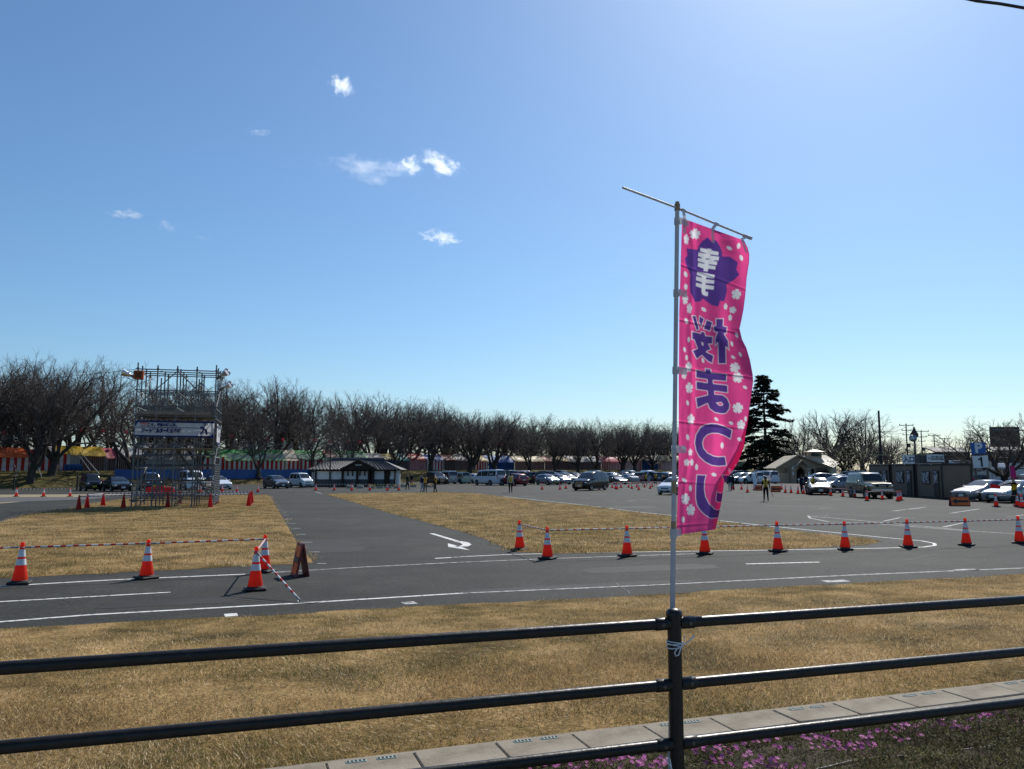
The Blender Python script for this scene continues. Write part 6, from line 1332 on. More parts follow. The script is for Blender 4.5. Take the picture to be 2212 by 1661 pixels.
# ================================================================ PEOPLE
SKIN = noise_mat('skin', [(.38, .22, .15), (.46, .28, .20)], 8, .6); HAIR = pbsdf('dark_hair', (.012, .010, .009), .6)
def cloth(c): 
    n_ = 'clothing_%d_%d_%d' % tuple(int(v * 1000) for v in c); return noise_mat(n_, [tuple(v * .8 for v in c), c], 12, .85, .15, bump=.2, bscale=30)
M_vest = cloth_mat('yellow_vest', (.75, .42, .01), .15, .6)
def person(px, py, face, top, legs, label, H=1.72, vest=False, stride=.0, arms=((.05, .0), (.05, .0)), cap=None, lean=0.0, shoe=(.02, .02, .02), mask=False):
    """face: heading in degrees from +X; arms: (swing forward, raise sideways) for left and right"""
    R = math.radians; pts = {}; rad = {}; E = []
    def J(n, p, r, par=None):
        pts[n] = Vector(p); rad[n] = r
        if par: E.append((par, n))
    fl = lean
    J('pelvis', (0, 0, .93), (.15, .105)); J('waist', (fl * .2, 0, 1.08), (.135, .10), 'pelvis'); J('chest', (fl * .6, 0, 1.28), (.165, .115), 'waist'); J('neck', (fl * .95, 0, 1.455), (.062, .062), 'chest'); J('chin', (fl + .02, 0, 1.535), (.075, .085), 'neck'); J('head', (fl + .015, 0, 1.62), (.088, .10), 'chin'); J('crown', (fl, 0, 1.70), (.062, .07), 'head')
    for s, nm, k in ((1, 'l', 0), (-1, 'r', 1)):
        sw, rs = arms[k]; sh = Vector((fl * .8, s * .185, 1.395)); J('sh' + nm, sh, (.068, .068), 'chest')
        d1 = Vector((math.sin(sw), s * math.sin(rs) * math.cos(sw), -math.cos(sw) * math.cos(rs))); d1.normalize(); el = sh + d1 * .29; J('el' + nm, el, (.048, .048), 'sh' + nm)
        d2 = (d1 + Vector((.22 if abs(sw) < 1 else .02, 0, 0))).normalized(); wr_ = el + d2 * .25; J('wr' + nm, wr_, (.034, .034), 'el' + nm); J('hd' + nm, wr_ + d2 * .075, (.036, .022), 'wr' + nm)
        st = stride * s; J('hip' + nm, (0, s * .095, .86), (.098, .10), 'pelvis'); J('kn' + nm, (st * .5 + .02, s * .10, .48), (.066, .066), 'hip' + nm); J('an' + nm, (st - (.06 if st < 0 else 0), s * .105, .09 + (.04 if st < 0 else 0)), (.045, .045), 'kn' + nm); J('toe' + nm, (st + .13, s * .12, .035), (.045, .03), 'an' + nm)
    names = list(pts); me = bpy.data.meshes.new('skeleton'); me.from_pydata([pts[n] for n in names], [(names.index(a), names.index(b)) for a, b in E], [])
    o = bpy.data.objects.new('skeleton', me); m = o.modifiers.new('s', 'SKIN'); m.use_smooth_shade = True; sv = me.skin_vertices[0].data
    for i, n in enumerate(names): sv[i].radius = rad[n]; sv[i].use_root = (n == 'pelvis')
    o.modifiers.new('d', 'SUBSURF').levels = 1
    body = evaluated(o); bpy.data.objects.remove(o); bpy.data.meshes.remove(me)
    segs = [(pts[a], pts[b], b) for a, b in E]
    def region(p):
        best = None; bd = 1e9
        for a, b, n in segs:
            ab = b - a; t = max(0, min(1, (p - a).dot(ab) / ab.length_squared)); d = (p - a - ab * t).length
            if d < bd: bd = d; best = n
        return best
    mats = [cloth(top), cloth(legs), SKIN, HAIR, cloth(shoe)] + ([cloth(cap)] if cap else []); V = [v.co.copy() for v in body.vertices]; Nn = [v.normal.copy() for v in body.vertices]; fs = [tuple(p.vertices) for p in body.polygons]; mi = []; vest_f = []
    for f in fs:
        c = sum((V[i] for i in f), Vector()) / len(f); r = region(c)
        if r in ('chin', 'head', 'crown'):
            q = 2
            if c.z > 1.645 or (c.x < fl - .01 and c.z > 1.50): q = 3 if not cap else 5
        elif r.startswith('neck'): q = 2 if c.z > 1.45 else 0
        elif r.startswith('hd'): q = 2
        elif r[:2] in ('sh', 'el', 'wr', 'wa', 'ch'): q = 0
        elif r.startswith('toe') or (r.startswith('an') and c.z < .10): q = 4
        else: q = 1 if c.z < .90 else 0
        mi.append(q)
        if r in ('waist', 'chest') or (r[:2] == 'sh' and abs(c.y) < .17): 
            if c.z > .98: vest_f.append(f)
    b = MB(); b.v = [tuple(v) for v in V]; b.f = fs; b.mi = mi
    for s, nm in ((1, 'l'), (-1, 'r')):      # fingers and thumb
        w, h_ = pts['wr' + nm], pts['hd' + nm]; d = (h_ - w).normalized(); side = Vector((1, 0, 0)); side = (side - d * side.dot(d)).normalized() if abs(d.x) < .9 else Vector((0, 0, 1)); inn = d.cross(side) * (-s); b.cur = 2
        for k, (of, ln) in enumerate(((-.028, .062), (-.010, .074), (.010, .070), (.027, .056))):
            p0 = h_ + side * of; b.tube([p0, p0 + d * ln * .5 + inn * .006, p0 + d * ln * .9 + inn * .022], [.010, .009, .006], 5)
        p0 = w + d * .03 + side * .028; b.tube([p0, p0 + side * .028 + d * .03, p0 + side * .03 + d * .065], [.012, .010, .007], 5)
    hx = fl + .1; b.cur = 2; b.ball((hx + .006, 0, 1.60), .017, 6, 4, (1.1, .8, 1.5))
    for s in (1, -1):
        b.cur = 2; b.ball((fl + .005, s * .092, 1.60), .022, 6, 4, (.7, .4, 1.3)); b.cur = 3; b.ball((hx - .012, s * .034, 1.622), .010, 6, 4)
    b.cur = 3 if not mask else 2; b.box((hx - .004, 0, 1.562), (.012, .042, .008))
    s_ = H / 1.74; p = G(px, py); t = thing('person', label, 'person', p, R(face), None, s_); b.build('body', mats, t, smooth=True)
    if mask: mb_ = MB(); mb_.ball((hx - .03, 0, 1.56), .06, 8, 5, (.75, 1.05, .85)); mb_.build('mask', M_plaster, t, smooth=True)
    if vest:
        q = MB(); used = {}
        for f in vest_f:
            g = []
            for i in f:
                if i not in used: used[i] = len(q.v); q.v.append(tuple(V[i] + Nn[i] * .018))
                g.append(used[i])
            q.f.append(tuple(g)); q.mi.append(0)
        v_ = q.build('vest', M_vest, t, smooth=True)
        for s in (1, -1): MB().bar((fl * .2 - .13, s * .055, 1.06), (fl * .9 - .125, s * .10, 1.40), .035, .02).build('reflective_strip', pbsdf('strip_yellow', (.85, .75, .25), .4), v_)
    if cap:
        MB().bbox((fl + .09, 0, 1.655), (.12, .15, .015), .006).build('cap_brim', cloth(cap), t)
    Rm = Matrix.Translation(p) @ Matrix.Rotation(R(face), 4, 'Z') @ Matrix.Scale(s_, 4)
    return {k: Rm @ v for k, v in pts.items()}
DK, NV, GY = (.012, .012, .014), (.012, .018, .045), (.16, .17, .18)
M_baton = pbsdf('orange_baton', (.85, .10, .04), .4)
def baton(h, d, label): tag(MB().tube([h, h + Vector(d)], [.017, .02], 8).build('light_baton', M_baton), label, 'baton', 'orange light batons')
j = person(1655, 1083, 78, DK, DK, 'person in dark clothes and yellow vest walking away across the lot', 1.76, True, .2, ((.25, .1), (-.15, .15))); baton(j['hdr'], (.22, .05, -.5), 'orange light baton held by the walking person')
j = person(1103, 1065, 100, (.55, .55, .54), DK, 'person in white jacket and yellow vest by the red suv', 1.86, True, .0, ((.1, .12), (.2, .12)), DK); baton(j['hdr'], (.2, 0, -.3), 'orange light baton by the red suv')
person(940, 1064.5, 190, NV, DK, 'person with a white hood and yellow vest left of the lot centre', 1.70, True, .12, ((.3, .05), (.1, .05)), (.6, .6, .6))
person(912, 1063, 170, (.015, .03, .10), (.32, .38, .45), 'person in blue jacket and pale jeans', 1.70, False, .08, ((.2, .05), (.1, .05)))
j = person(918.5, 1064, 100, NV, (.14, .11, .07), 'person in yellow vest and khaki trousers beside pale jeans', 1.66, True, .05, ((.1, .08), (.3, .1))); baton(j['hdr'], (.45, -.05, -.2), 'orange light baton near the pale jeans')
j = person(880, 1058.5, -30, DK, DK, 'person in black near the last cone before the restroom', 1.70, False, .1, ((.6, .1), (.3, .1))); baton(j['hdl'], (.3, -.1, -.25), 'orange light baton of the person in black')
person(889, 1049, 250, DK, (.05, .05, .06), 'person in dark clothes behind the planters', 1.6, False, .0)
person(1577, 1061, 60, NV, (.34, .34, .33), 'person in dark jacket and light trousers beside the banner edge', 1.74, False, .05)
person(1583, 1059.5, 120, DK, DK, 'person in black standing beside light trousers', 1.74, False, .05)
person(1731.5, 1065.5, 20, NV, DK, 'marshal in navy with cap left of the brown sedan', 1.72, False, .05, ((.4, .05), (.5, .05)), DK)
person(1742, 1059.5, -100, NV, NV, 'masked marshal in navy facing the viewer', 1.72, False, .0, ((.5, .1), (.5, .1)), None, 0, (.02, .02, .02), True)
person(1754, 1068.5, 20, GY, (.07, .07, .065), 'marshal in yellow vest bending to the brown sedan', 1.70, True, .05, ((.9, .05), (.9, .05)), None, .22)
person(1395, 1050, 100, DK, DK, 'person in black with yellow vest among the far cones', 1.72, True, .06); person(1389.5, 1049, 80, (.45, .2, .22), (.1, .09, .09), 'person in pink beside the yellow vest among far cones', 1.62, False, .04)
person(1416.5, 1047.5, 90, NV, DK, 'person in yellow vest by the navy box car', 1.72, True, .04)
person(1697, 1042.5, -60, DK, DK, 'distant person in black before the tan building', 1.65, False, .15); person(1721, 1043, 150, (.05, .05, .06), DK, 'distant pedestrian by the tan building doorway', 1.5, False, .1)
j = person(2193, 1094, 178, DK, (.03, .03, .028), 'marshal in yellow vest pointing left at the right edge', 1.72, True, .05, ((1.45, .05), (1.35, .05)), DK)
fl_ = tag(MB().slab([j['hdr'] + Vector(q) for q in ((-.05, 0, -.05), (-.62, .05, .10), (-.70, .04, -.18), (-.10, 0, -.22))], (0, .006, 0)).build('hand_flag', cloth_mat('red_flag', (.55, .05, .05), .4)), 'small red hand flag held out by the pointing marshal', 'flag')

# ================================================================ RAILING
M_rail = noise_mat('dark_brown_railing_paint', [(.009, .009, .008), (.015, .0135, .012), (.020, .018, .015), (.075, .066, .052)], 26, .36, .28, bump=.12, bscale=25, detail=9, stops=[.3, .5, .66, .80]); M_bolt = noise_mat('weathered_bolt', [(.06, .05, .04), (.11, .09, .07)], 30, .5, .5, metal=.6)
P0 = at(1456.5, 1346, 4.42); U3 = Vector((UX, UY, 0)); zr_ = [at(1456, y, 4.42).z for y in (1346, 1478, 1606)]; SPAN = 3.62
fence = thing('railing', 'dark brown metal railing with round rails in the foreground', 'railing', (P0.x, P0.y, zprof(toUV(P0)[1])), ROAD); zg = fence.location.z
def loc(z): return z - zg
pt_z = at(1455, 1322, 4.42).z
for k in (-1, 0, 1):
    b = MB(); b.lathe([(.0375, -.3), (.0375, loc(pt_z) - .02)], 24, (k * SPAN, 0, 0)); o = b.build('post', M_rail, fence, sharp=40)
    MB().lathe([(.0425, -.028), (.0435, -.02), (.0435, .0), (.036, .012), (.018, .020), (.002, .022)], 24, (k * SPAN, 0, loc(pt_z))).build('post_cap', M_rail, o, sharp=50)
for k in (0, 1, -1, -2):
    for z in zr_:
        x0 = k * SPAN; MB().tube([(x0 + .10, 0, loc(z)), (x0 + SPAN - .10, 0, loc(z))], .0285, 20).build('rail', M_rail, fence, sharp=50)
        if k in (0, -1):
            for xx, s in ((x0 if k == 0 else x0 + SPAN, 1 if k == 0 else -1),):
                br = MB(); br.tube([(xx + s * .03, 0, loc(z)), (xx + s * .05, 0, loc(z)), (xx + s * .115, 0, loc(z)), (xx + s * .118, 0, loc(z))], [.030, .0335, .0335, .0315], 20); o = br.build('bracket', M_rail, fence, sharp=40)
                MB().ball((xx + s * .082, -.033, loc(z) - .002), .013, 12, 6, (1, .55, 1)).build('bolt', M_bolt, o, smooth=True)
# ties round the post
M_cord = noise_mat('white_cord', [(.55, .57, .60), (.68, .70, .72)], 60, .8)
tie = thing('cord_tie', 'white cord wound round the post and tied in a bow', 'cord', P0, ROAD); zt_ = at(1456, 1391, 4.42).z - P0.z
for dz, tilt in ((-.012, .02), (-.003, -.03), (.006, .01), (.013, -.02)):
    MB().tube([(.043 * math.cos(a * .2618), .043 * math.sin(a * .2618), zt_ + dz + tilt * math.cos(a * .2618) * .3) for a in range(25)], .0032, 6, caps=False).build('winding', M_cord, tie)
def pxl(x, y, Y=4.36): v = at(x, y, Y) - P0; return Matrix.Rotation(-ROAD, 3, 'Z') @ v
MB().tube([pxl(1471, 1396), pxl(1462, 1402), pxl(1457, 1410), pxl(1460, 1417), pxl(1466, 1415), pxl(1469, 1405), pxl(1472, 1396)], .0033, 6).build('bow_loop', M_cord, tie, smooth=True)
MB().tube([pxl(1471, 1396), pxl(1482, 1390), pxl(1492, 1381), pxl(1500, 1373)], [.003, .0033, .0036, .005], 6).build('tail', M_cord, tie, smooth=True); MB().tube([pxl(1471, 1396), pxl(1478, 1386), pxl(1478.5, 1373)], .0025, 6).build('tail', M_cord, tie, smooth=True)
MB().tube([pxl(1455, 1670), pxl(1447, 1652), pxl(1438, 1640), pxl(1440, 1634), pxl(1447, 1640), pxl(1450, 1655), pxl(1449, 1672)], .0033, 6).build('lower_loop', M_cord, tie, smooth=True)

# ================================================================ BANNER FLAG
M_fpole = noise_mat('grey_white_flag_pole', [(.34, .35, .37), (.46, .47, .49)], 14, .5, .4); M_tape = noise_mat('tan_tape', [(.22, .17, .09), (.30, .24, .14)], 20, .6)
YP = 4.50; pole_b, pole_t = at(1452.5, 1330, YP), at(1463, 447, YP); pd = (pole_t - pole_b).normalized(); pole0 = pole_b - pd * ((pole_b.z - zg) / pd.z)
flag = thing('banner_flag', 'tall pink festival banner flag on a white pole tied to the railing', 'flag', pole0); L0 = Vector(pole0)
def Lp(v): return v - L0
def on_pole(py): return at(float(np.interp(py, [447, 1330], [1463, 1452.5])), py, YP)
MB().tube([Lp(pole0), Lp(on_pole(1152))], .0145, 16).build('pole', M_fpole, flag, sharp=50); MB().tube([Lp(on_pole(1152)), Lp(pole_t)], .0125, 16).build('pole', M_fpole, flag, sharp=50)
for y0, y1, r, m, nm in ((1038, 1066, .0155, M_tape, 'tape'), (1126, 1146, .0145, M_tape, 'tape'), (1144, 1163, .019, M_fpole, 'joint'), (441, 455, .0165, M_tape, 'pole_cap'), (436, 442, .012, M_tape, 'pole_cap')): MB().tube([Lp(on_pole(y1)), Lp(on_pole(y0))], r, 16).build(nm, m, flag, sharp=50)
rA, rB = at(1345, 405, 4.24), at(1623, 515, 4.86); rM = on_pole(449)
MB().tube([Lp(rA), Lp(rM), Lp(rB)], .0062, 10).build('cross_rod', M_fpole, flag, sharp=50); MB().tube([Lp(at(1606, 508.5, 4.83)), Lp(rB)], .011, 10).build('rod_end', M_fpole, flag, sharp=50)
xl_ = lambda y: np.interp(y, [470, 485, 614, 677, 710, 817, 893, 945, 1010, 1075, 1132, 1156], [1473, 1472.8, 1469, 1467, 1467, 1466, 1466, 1466, 1466, 1464, 1462, 1462])
xr_ = lambda y: np.interp(y, [519, 535, 549, 567, 599, 638, 669, 690, 710, 733, 752, 777, 809, 824, 858, 882, 912, 937, 966, 1000, 1020, 1031, 1046, 1059, 1080, 1101, 1124, 1144], [1607, 1615, 1618.5, 1618, 1613, 1610, 1606, 1602, 1597.5, 1603, 1612.5, 1620, 1626, 1627, 1622.5, 1619, 1615, 1610.5, 1607, 1593.5, 1580.5, 1572, 1564, 1562, 1559, 1555, 1550, 1545.5])
sstep = lambda x, a, b: (lambda t: t * t * (3 - 2 * t))(np.clip((x - a) / (b - a), 0, 1))
NS, NT = 128, 560; s_g, t_g = np.meshgrid(np.linspace(0, 1, NS), np.linspace(0, 1, NT)); yt = 471 + 48 * s_g; yb = 1155.5 - 12 * s_g; PY = yt + (yb - yt) * t_g; PX = xl_(PY) + (xr_(PY) - xl_(PY)) * s_g
def depth(s, y):
    t = (y - 470) / 685
    w = .33 + .10 * np.sin((t - .1) * 9.0) * s + .30 * sstep(t, .68, .95)
    d = YP + .01 + s ** 1.25 * w
    d += .010 * np.exp(-((s - .17 - .02 * np.sin(t * 5)) / .035) ** 2) - .007 * np.exp(-((s - .25) / .05) ** 2)
    d += (.017 * np.sin(s * 9 + t * 7) + .012 * np.sin(s * 17 - t * 11 + 1)) * sstep(s, .25, .7)
    d += .022 * np.sin((s * 1.0 - t * 3.2) * 9.0) * sstep(s, .45, 1) * np.exp(-((t - .38) / .13) ** 2)
    d += .05 * sstep(s, .72, 1) * np.sin(np.clip((t - .50) / .3, 0, 1) * np.pi)
    d += .0016 * np.sin(s * 60 + t * 40 + 3 * np.sin(t * 23)) * (.3 + np.exp(-(s / .12) ** 2)) + .0022 * np.sin(s * 26 - t * 90 + 4 * np.sin(s * 5)) * np.exp(-(t / .12) ** 2)
    for yc, sl in ((571, 54), (690, 30), (793, 22), (910, 16), (1040, 6), (1135, -6)): d += .006 * np.exp(-((y - (yc + sl * s)) / 2.4) ** 2) - .0022 * np.exp(-((y - (yc + sl * s) - 5) / 4) ** 2)
    return d
YY = depth(s_g, PY); a_ = (PX - CXP) / F_PX; b_ = (CYP - PY) / F_PX; ry = cP - b_ * sP; rz_ = sP + b_ * cP; T = YY / ry
XYZ = np.stack([a_ * T - L0.x, YY - L0.y, CAM_H + rz_ * T - L0.z], -1)
# print: colours decided per vertex of the cloth
PINK, PUR, WHT = np.array((.76, .07, .27)), np.array((.10, .048, .25)), np.array((.78, .78, .80))
def cvt(pts, ox, oy, k): return np.array([((ox + x * k) / 1.85172, (oy + y * k) / 1.85172) for x, y in pts])
K5, K6, K7 = (2650, 820, 400 / 1384), (2650, 1230, 400 / 1414), (2650, 1660, 400 / 1329)
SH = []          # (polygon, colour, outline)
flower5 = [(625, 445), (680, 505), (740, 485), (790, 560), (825, 650), (828, 710), (930, 715), (1045, 795), (1020, 895), (1065, 960), (1000, 1030), (885, 1100), (890, 1200), (855, 1330), (800, 1325), (770, 1405), (680, 1385), (620, 1340), (560, 1295), (520, 1335), (450, 1340), (385, 1200), (378, 1050), (385, 960), (330, 840), (308, 740), (345, 700), (335, 600), (480, 620), (510, 550), (560, 490)]
SH.append((cvt(flower5, *K5), PUR, 0))
SH.append((cvt([(525, 592), (620, 612), (620, 602), (676, 608), (676, 628), (777, 650), (770, 697), (664, 682), (664, 700), (782, 716), (776, 765), (714, 765), (706, 775), (758, 785), (750, 832), (640, 818), (640, 832), (735, 848), (728, 893), (632, 880), (626, 920), (566, 912), (574, 882), (488, 848), (496, 797), (580, 815), (582, 803), (490, 775), (492, 735), (540, 740), (545, 728), (493, 705), (500, 655), (605, 675), (608, 668), (520, 640)], *K5), WHT, 0))
SH.append((cvt([(592, 738), (655, 742), (650, 753), (600, 755)], *K5), PUR, 0))
SH.append((cvt([(480, 922), (725, 968), (712, 1018), (605, 1000), (600, 1026), (718, 1045), (712, 1090), (596, 1080), (594, 1102), (714, 1122), (708, 1172), (598, 1160), (590, 1180), (600, 1200), (632, 1205), (626, 1260), (590, 1258), (550, 1235), (540, 1200), (540, 1150), (462, 1120), (466, 1075), (543, 1095), (544, 1068), (465, 1040), (468, 988), (546, 1008), (545, 992), (475, 965)], *K5), WHT, 0))
for pts in ([(748, 152), (868, 152), (862, 258), (920, 270), (910, 370), (878, 372), (935, 470), (948, 620), (900, 560), (905, 798), (785, 800), (778, 500), (740, 565), (738, 425), (770, 355), (722, 345), (712, 250), (752, 250)], [(405, 110), (472, 110), (527, 312), (475, 328)], [(522, 106), (595, 160), (550, 290), (508, 195)], [(620, 165), (715, 208), (675, 342), (570, 305)],
            [(410, 330), (535, 362), (540, 332), (600, 342), (612, 395), (715, 405), (712, 520), (655, 520), (695, 590), (625, 625), (730, 678), (706, 797), (640, 765), (557, 682), (482, 738), (412, 607), (490, 575), (445, 460), (410, 455)],
            [(467, 873), (600, 905), (598, 852), (690, 868), (692, 918), (912, 938), (910, 1047), (718, 1033), (722, 1070), (925, 1095), (928, 1212), (740, 1187), (742, 1222), (850, 1228), (920, 1280), (958, 1370), (948, 1440), (900, 1500), (840, 1508), (740, 1490), (660, 1430), (635, 1360), (487, 1430), (465, 1275), (635, 1232), (630, 1182), (472, 1160), (470, 1035), (630, 1060), (628, 1020), (467, 995)]): SH.append((cvt(pts, *K6), PUR, 1))
for pts in ([(500, 160), (560, 125), (640, 108), (720, 110), (800, 135), (930, 195), (908, 330), (830, 282), (740, 248), (660, 245), (600, 265), (555, 310), (537, 370), (550, 440), (600, 500), (680, 540), (740, 550), (835, 545), (857, 675), (740, 685), (650, 672), (560, 625), (480, 550), (440, 470), (422, 370), (440, 260)],
            [(452, 788), (585, 795), (565, 880), (560, 980), (575, 1080), (620, 1170), (690, 1240), (720, 1255), (790, 1248), (760, 1368), (640, 1380), (560, 1330), (490, 1260), (450, 1190), (435, 1100), (437, 960)], [(785, 792), (905, 794), (880, 900), (800, 1165), (745, 1165), (703, 1145), (718, 1008), (770, 1035), (803, 1010), (815, 900)]): SH.append((cvt(pts, *K7), PUR, 1))
SH.append((cvt([(545, 482), (580, 500), (578, 538), (560, 540)], *K6), PINK, 1)); SH.append((cvt([(755, 1345), (830, 1335), (858, 1362), (850, 1388), (800, 1388)], *K6), PINK, 1))
def blossom(cx, cy, r, K, wx_=1.0, rot=0.0):
    r *= .9
    pts = []
    for k in range(5):
        a0 = rot - math.pi / 2 + k * 1.2566
        for da, q in ((-.61, .52), (-.50, .80), (-.24, 1.0), (0, .84), (.24, 1.0), (.50, .80), (.61, .52)): pts.append((cx + r * q * math.cos(a0 + da) * wx_, cy + r * q * math.sin(a0 + da)))
    SH.append((cvt(pts, *K), WHT, 0))
def petal(cx, cy, K, rot=0.5, r=46, wx_=1.0):
    pts = []
    for x, y in ((0, -1), (.42, -.6), (.55, -.05), (.42, .5), (.25, .85), (.10, .68), (-.05, .95), (-.35, .6), (-.52, 0), (-.4, -.6)): pts.append((cx + r * wx_ * (x * math.cos(rot) - y * math.sin(rot)), cy + r * (x * math.sin(rot) + y * math.cos(rot))))
    SH.append((cvt(pts, *K), WHT, 0))
for f in ((450, 400, 88, 1, .1), (330, 475, 85, .5, .1), (1022, 1235, 88, .9, .2), (315, 1305, 86, .55, 0), (372, 1432, 86, .5, .2), (875, 1405, 52, .6, .1), (973, 1452, 58, 1, .3), (932, 1562, 46, .55, 0)): blossom(f[0], f[1], f[2], K5, f[3], f[4])
for f in ((925, 597, -1), (1052, 567, .2), (1090, 733, -.3), (320, 960, -.3), (323, 1133, 0), (572, 1447, -.9), (330, 1605, -.3)): petal(f[0], f[1], K5, f[2])
for f in ((370, 840, 88, .6, 0), (305, 945, 82, .55, .2), (378, 1135, 92, .65, 0), (402, 1580, 88, .7, .1), (1025, 850, 88, 1, .3), (1065, 990, 90, 1, .2), (1065, 1420, 90, 1, .1), (1110, 1660, 85, .8, .1), (960, 140, 50, .6, 0)): blossom(f[0], f[1], f[2], K6, f[3], f[4])
for f in ((340, 190, -.3), (372, 455, 0), (313, 597, -.3), (340, 710, 0), (355, 1350, -.3), (1050, 390, -.4), (980, 515, -.3), (1000, 703, -1.1), (1100, 665, -.6), (1168, 1130, -1.1), (762, 1580, -1), (572, 748, -.3), (970, 1635, -1.2), (1175, 1575, 0)): petal(f[0], f[1], K6, f[2], 42, .85)
for f in ((370, 495, 55, .6, 0), (322, 632, 58, .75, .1), (390, 630, 55, .5, .1), (305, 1115, 90, .75, .2), (375, 1262, 90, .75, .0), (975, 672, 25, .7, 0)): blossom(f[0], f[1], f[2], K7, f[3], f[4])
for f in ((335, 297, -.2), (283, 440, -1), (452, 692, 0), (792, 405, 0), (1027, 325, -1.2), (685, 793, -1.3), (895, 750, -.3), (290, 865, -1.1), (370, 975, 0), (275, 1390, 0)): petal(f[0], f[1], K7, f[2], 46, .85)
def seg_dist(poly, x, y):
    d = np.full(x.shape, 1e9); n = len(poly)
    for i in range(n):
        ax, ay = poly[i]; bx, by = poly[(i + 1) % n]; dx, dy = bx - ax, by - ay; t = np.clip(((x - ax) * dx + (y - ay) * dy) / (dx * dx + dy * dy + 1e-9), 0, 1); d = np.minimum(d, np.hypot(x - ax - t * dx, y - ay - t * dy))
    return d
colr = np.tile(PINK, (NT, NS, 1)); fx, fy_ = PX.ravel(), PY.ravel(); C = colr.reshape(-1, 3)
for poly, c, ol in SH:
    lo, hi = poly.min(0) - 4, poly.max(0) + 4; m = np.where((fx > lo[0]) & (fx < hi[0]) & (fy_ > lo[1]) & (fy_ < hi[1]))[0]
    if not len(m): continue
    ins = in_poly(poly, fx[m], fy_[m]); d = seg_dist(poly, fx[m], fy_[m]); sd = np.where(ins, d, -d)
    a = np.clip(sd / 1.4 + .5, 0, 1)[:, None]; cc = np.broadcast_to(c, (len(m), 3))
    if ol: w = np.clip((sd - 1.6) / 1.2 + .5, 0, 1)[:, None]; cc = np.array((.74, .66, .72)) * (1 - w) + cc * w
    C[m] = C[m] * (1 - a) + cc * a
C *= (.965 + .07 * np.random.default_rng(3).random(len(C)))[:, None]
M_flag = attr_mat('printed_flag_cloth', .8, .12, .55)
ii = np.arange(NT - 1)[:, None] * NS + np.arange(NS - 1)[None]; quads = np.stack([ii, ii + NS, ii + NS + 1, ii + 1], -1).reshape(-1, 4)
o = link('cloth', np_mesh('cloth', XYZ.reshape(-1, 3), quads, M_flag, C, smooth=True), flag)
# the free edge curls back behind the lower part
NC = 14; cv = []; cc = []
for i in range(NT):
    t = i / (NT - 1); k = float(sstep(t, .60, .93)); e = Vector(XYZ[i, -1]); inn = (Vector(XYZ[i, -9]) - e).normalized()
    for q in range(NC):
        f = q / (NC - 1); a = f * math.pi * .95; R_ = .028 * k
        cv.append(e + Vector((0, 1, 0)) * (R_ * (1 - math.cos(a)) + .002 * f) + inn * (R_ * -.2 * math.sin(a) + (.16 * k + .004) * f ** 1.2)); cc.append(PINK)
ii = np.arange(NT - 1)[:, None] * NC + np.arange(NC - 1)[None]; quads = np.stack([ii, ii + NC, ii + NC + 1, ii + 1], -1).reshape(-1, 4)
link('curled_edge', np_mesh('curled_edge', np.array([tuple(v) for v in cv]), quads, M_flag, np.array(cc), smooth=True), flag)
M_tab = cloth_mat('white_tab', (.62, .63, .68), .4)
for s in (.045, .50, .965):
    j_ = int(s * (NS - 1)); e = Vector(XYZ[0, j_]) + L0; f = (s * .96 + .03); rp = rM.lerp(rB, f); w = (rB - rM).normalized() * .013; e2 = Vector(XYZ[26, j_]) + L0
    MB().add([Lp(rp - w) + Vector((0, -.009, .004)), Lp(rp + w) + Vector((0, -.009, .004)), Lp(e + w) - Vector((0, .004, 0)), Lp(e - w) - Vector((0, .004, 0)), Lp(e2 + w) - Vector((0, .004, 0)), Lp(e2 - w) - Vector((0, .004, 0))], [(0, 1, 2, 3), (3, 2, 4, 5)]).build('tab', M_tab, flag)
    MB().tube([Lp(rp - w), Lp(rp + w)], .0095, 10).build('tab', M_tab, flag)
for y in (478, 633, 800, 970, 1150):
    c = on_pole(y); i_ = int(np.argmin(np.abs(PY[:, 0] - y))); e = Vector(XYZ[min(i_, NT - 1), 0]) + L0; e2 = Vector(XYZ[min(i_, NT - 1), 14]) + L0; h = Vector((0, 0, .021)); fo = Vector((0, -.006, 0))
    MB().tube([Lp(c - h), Lp(c + h)], .0172, 14, caps=False).build('tab', M_tab, flag, smooth=True)
    MB().add([Lp(c - h) + Vector((.012, -.012, 0)), Lp(e - h) + fo, Lp(e + h) + fo, Lp(c + h) + Vector((.012, -.012, 0)), Lp(e2 - h) + fo, Lp(e2 + h) + fo], [(0, 1, 2, 3), (1, 4, 5, 2)]).build('tab', M_tab, flag)
# second, distant pink banner at the right
dq = 68; q0 = at(2190, 1013, dq); t = thing('banner_flag', 'distant small pink banner flag behind the pointing marshal', 'flag', (q0.x, dq, 0)); kz = lambda y: CAM_H + (1013 - y) * dq / F_PX
MB().tube([(-.3, .02, 0), (-.36, .02, kz(1004))], .02, 8).build('pole', M_fpole, t); b = MB(); 
for i in range(13): f = i / 12; z = kz(1006 + 36 * f); b.v += [(-.34 + .03 * f, .03 * math.sin(f * 7), z), (.18 + .10 * f, .12 + .05 * math.sin(f * 9), z - .02)]
for i in range(12): b.f.append((2 * i, 2 * i + 2, 2 * i + 3, 2 * i + 1)); b.mi.append(0)
b.build('cloth', noise_mat('pink_print_cloth', [(.66, .02, .17), (.66, .02, .17), (.7, .6, .66)], 9, .8, stops=[.3, .6, .68]), t, smooth=True)

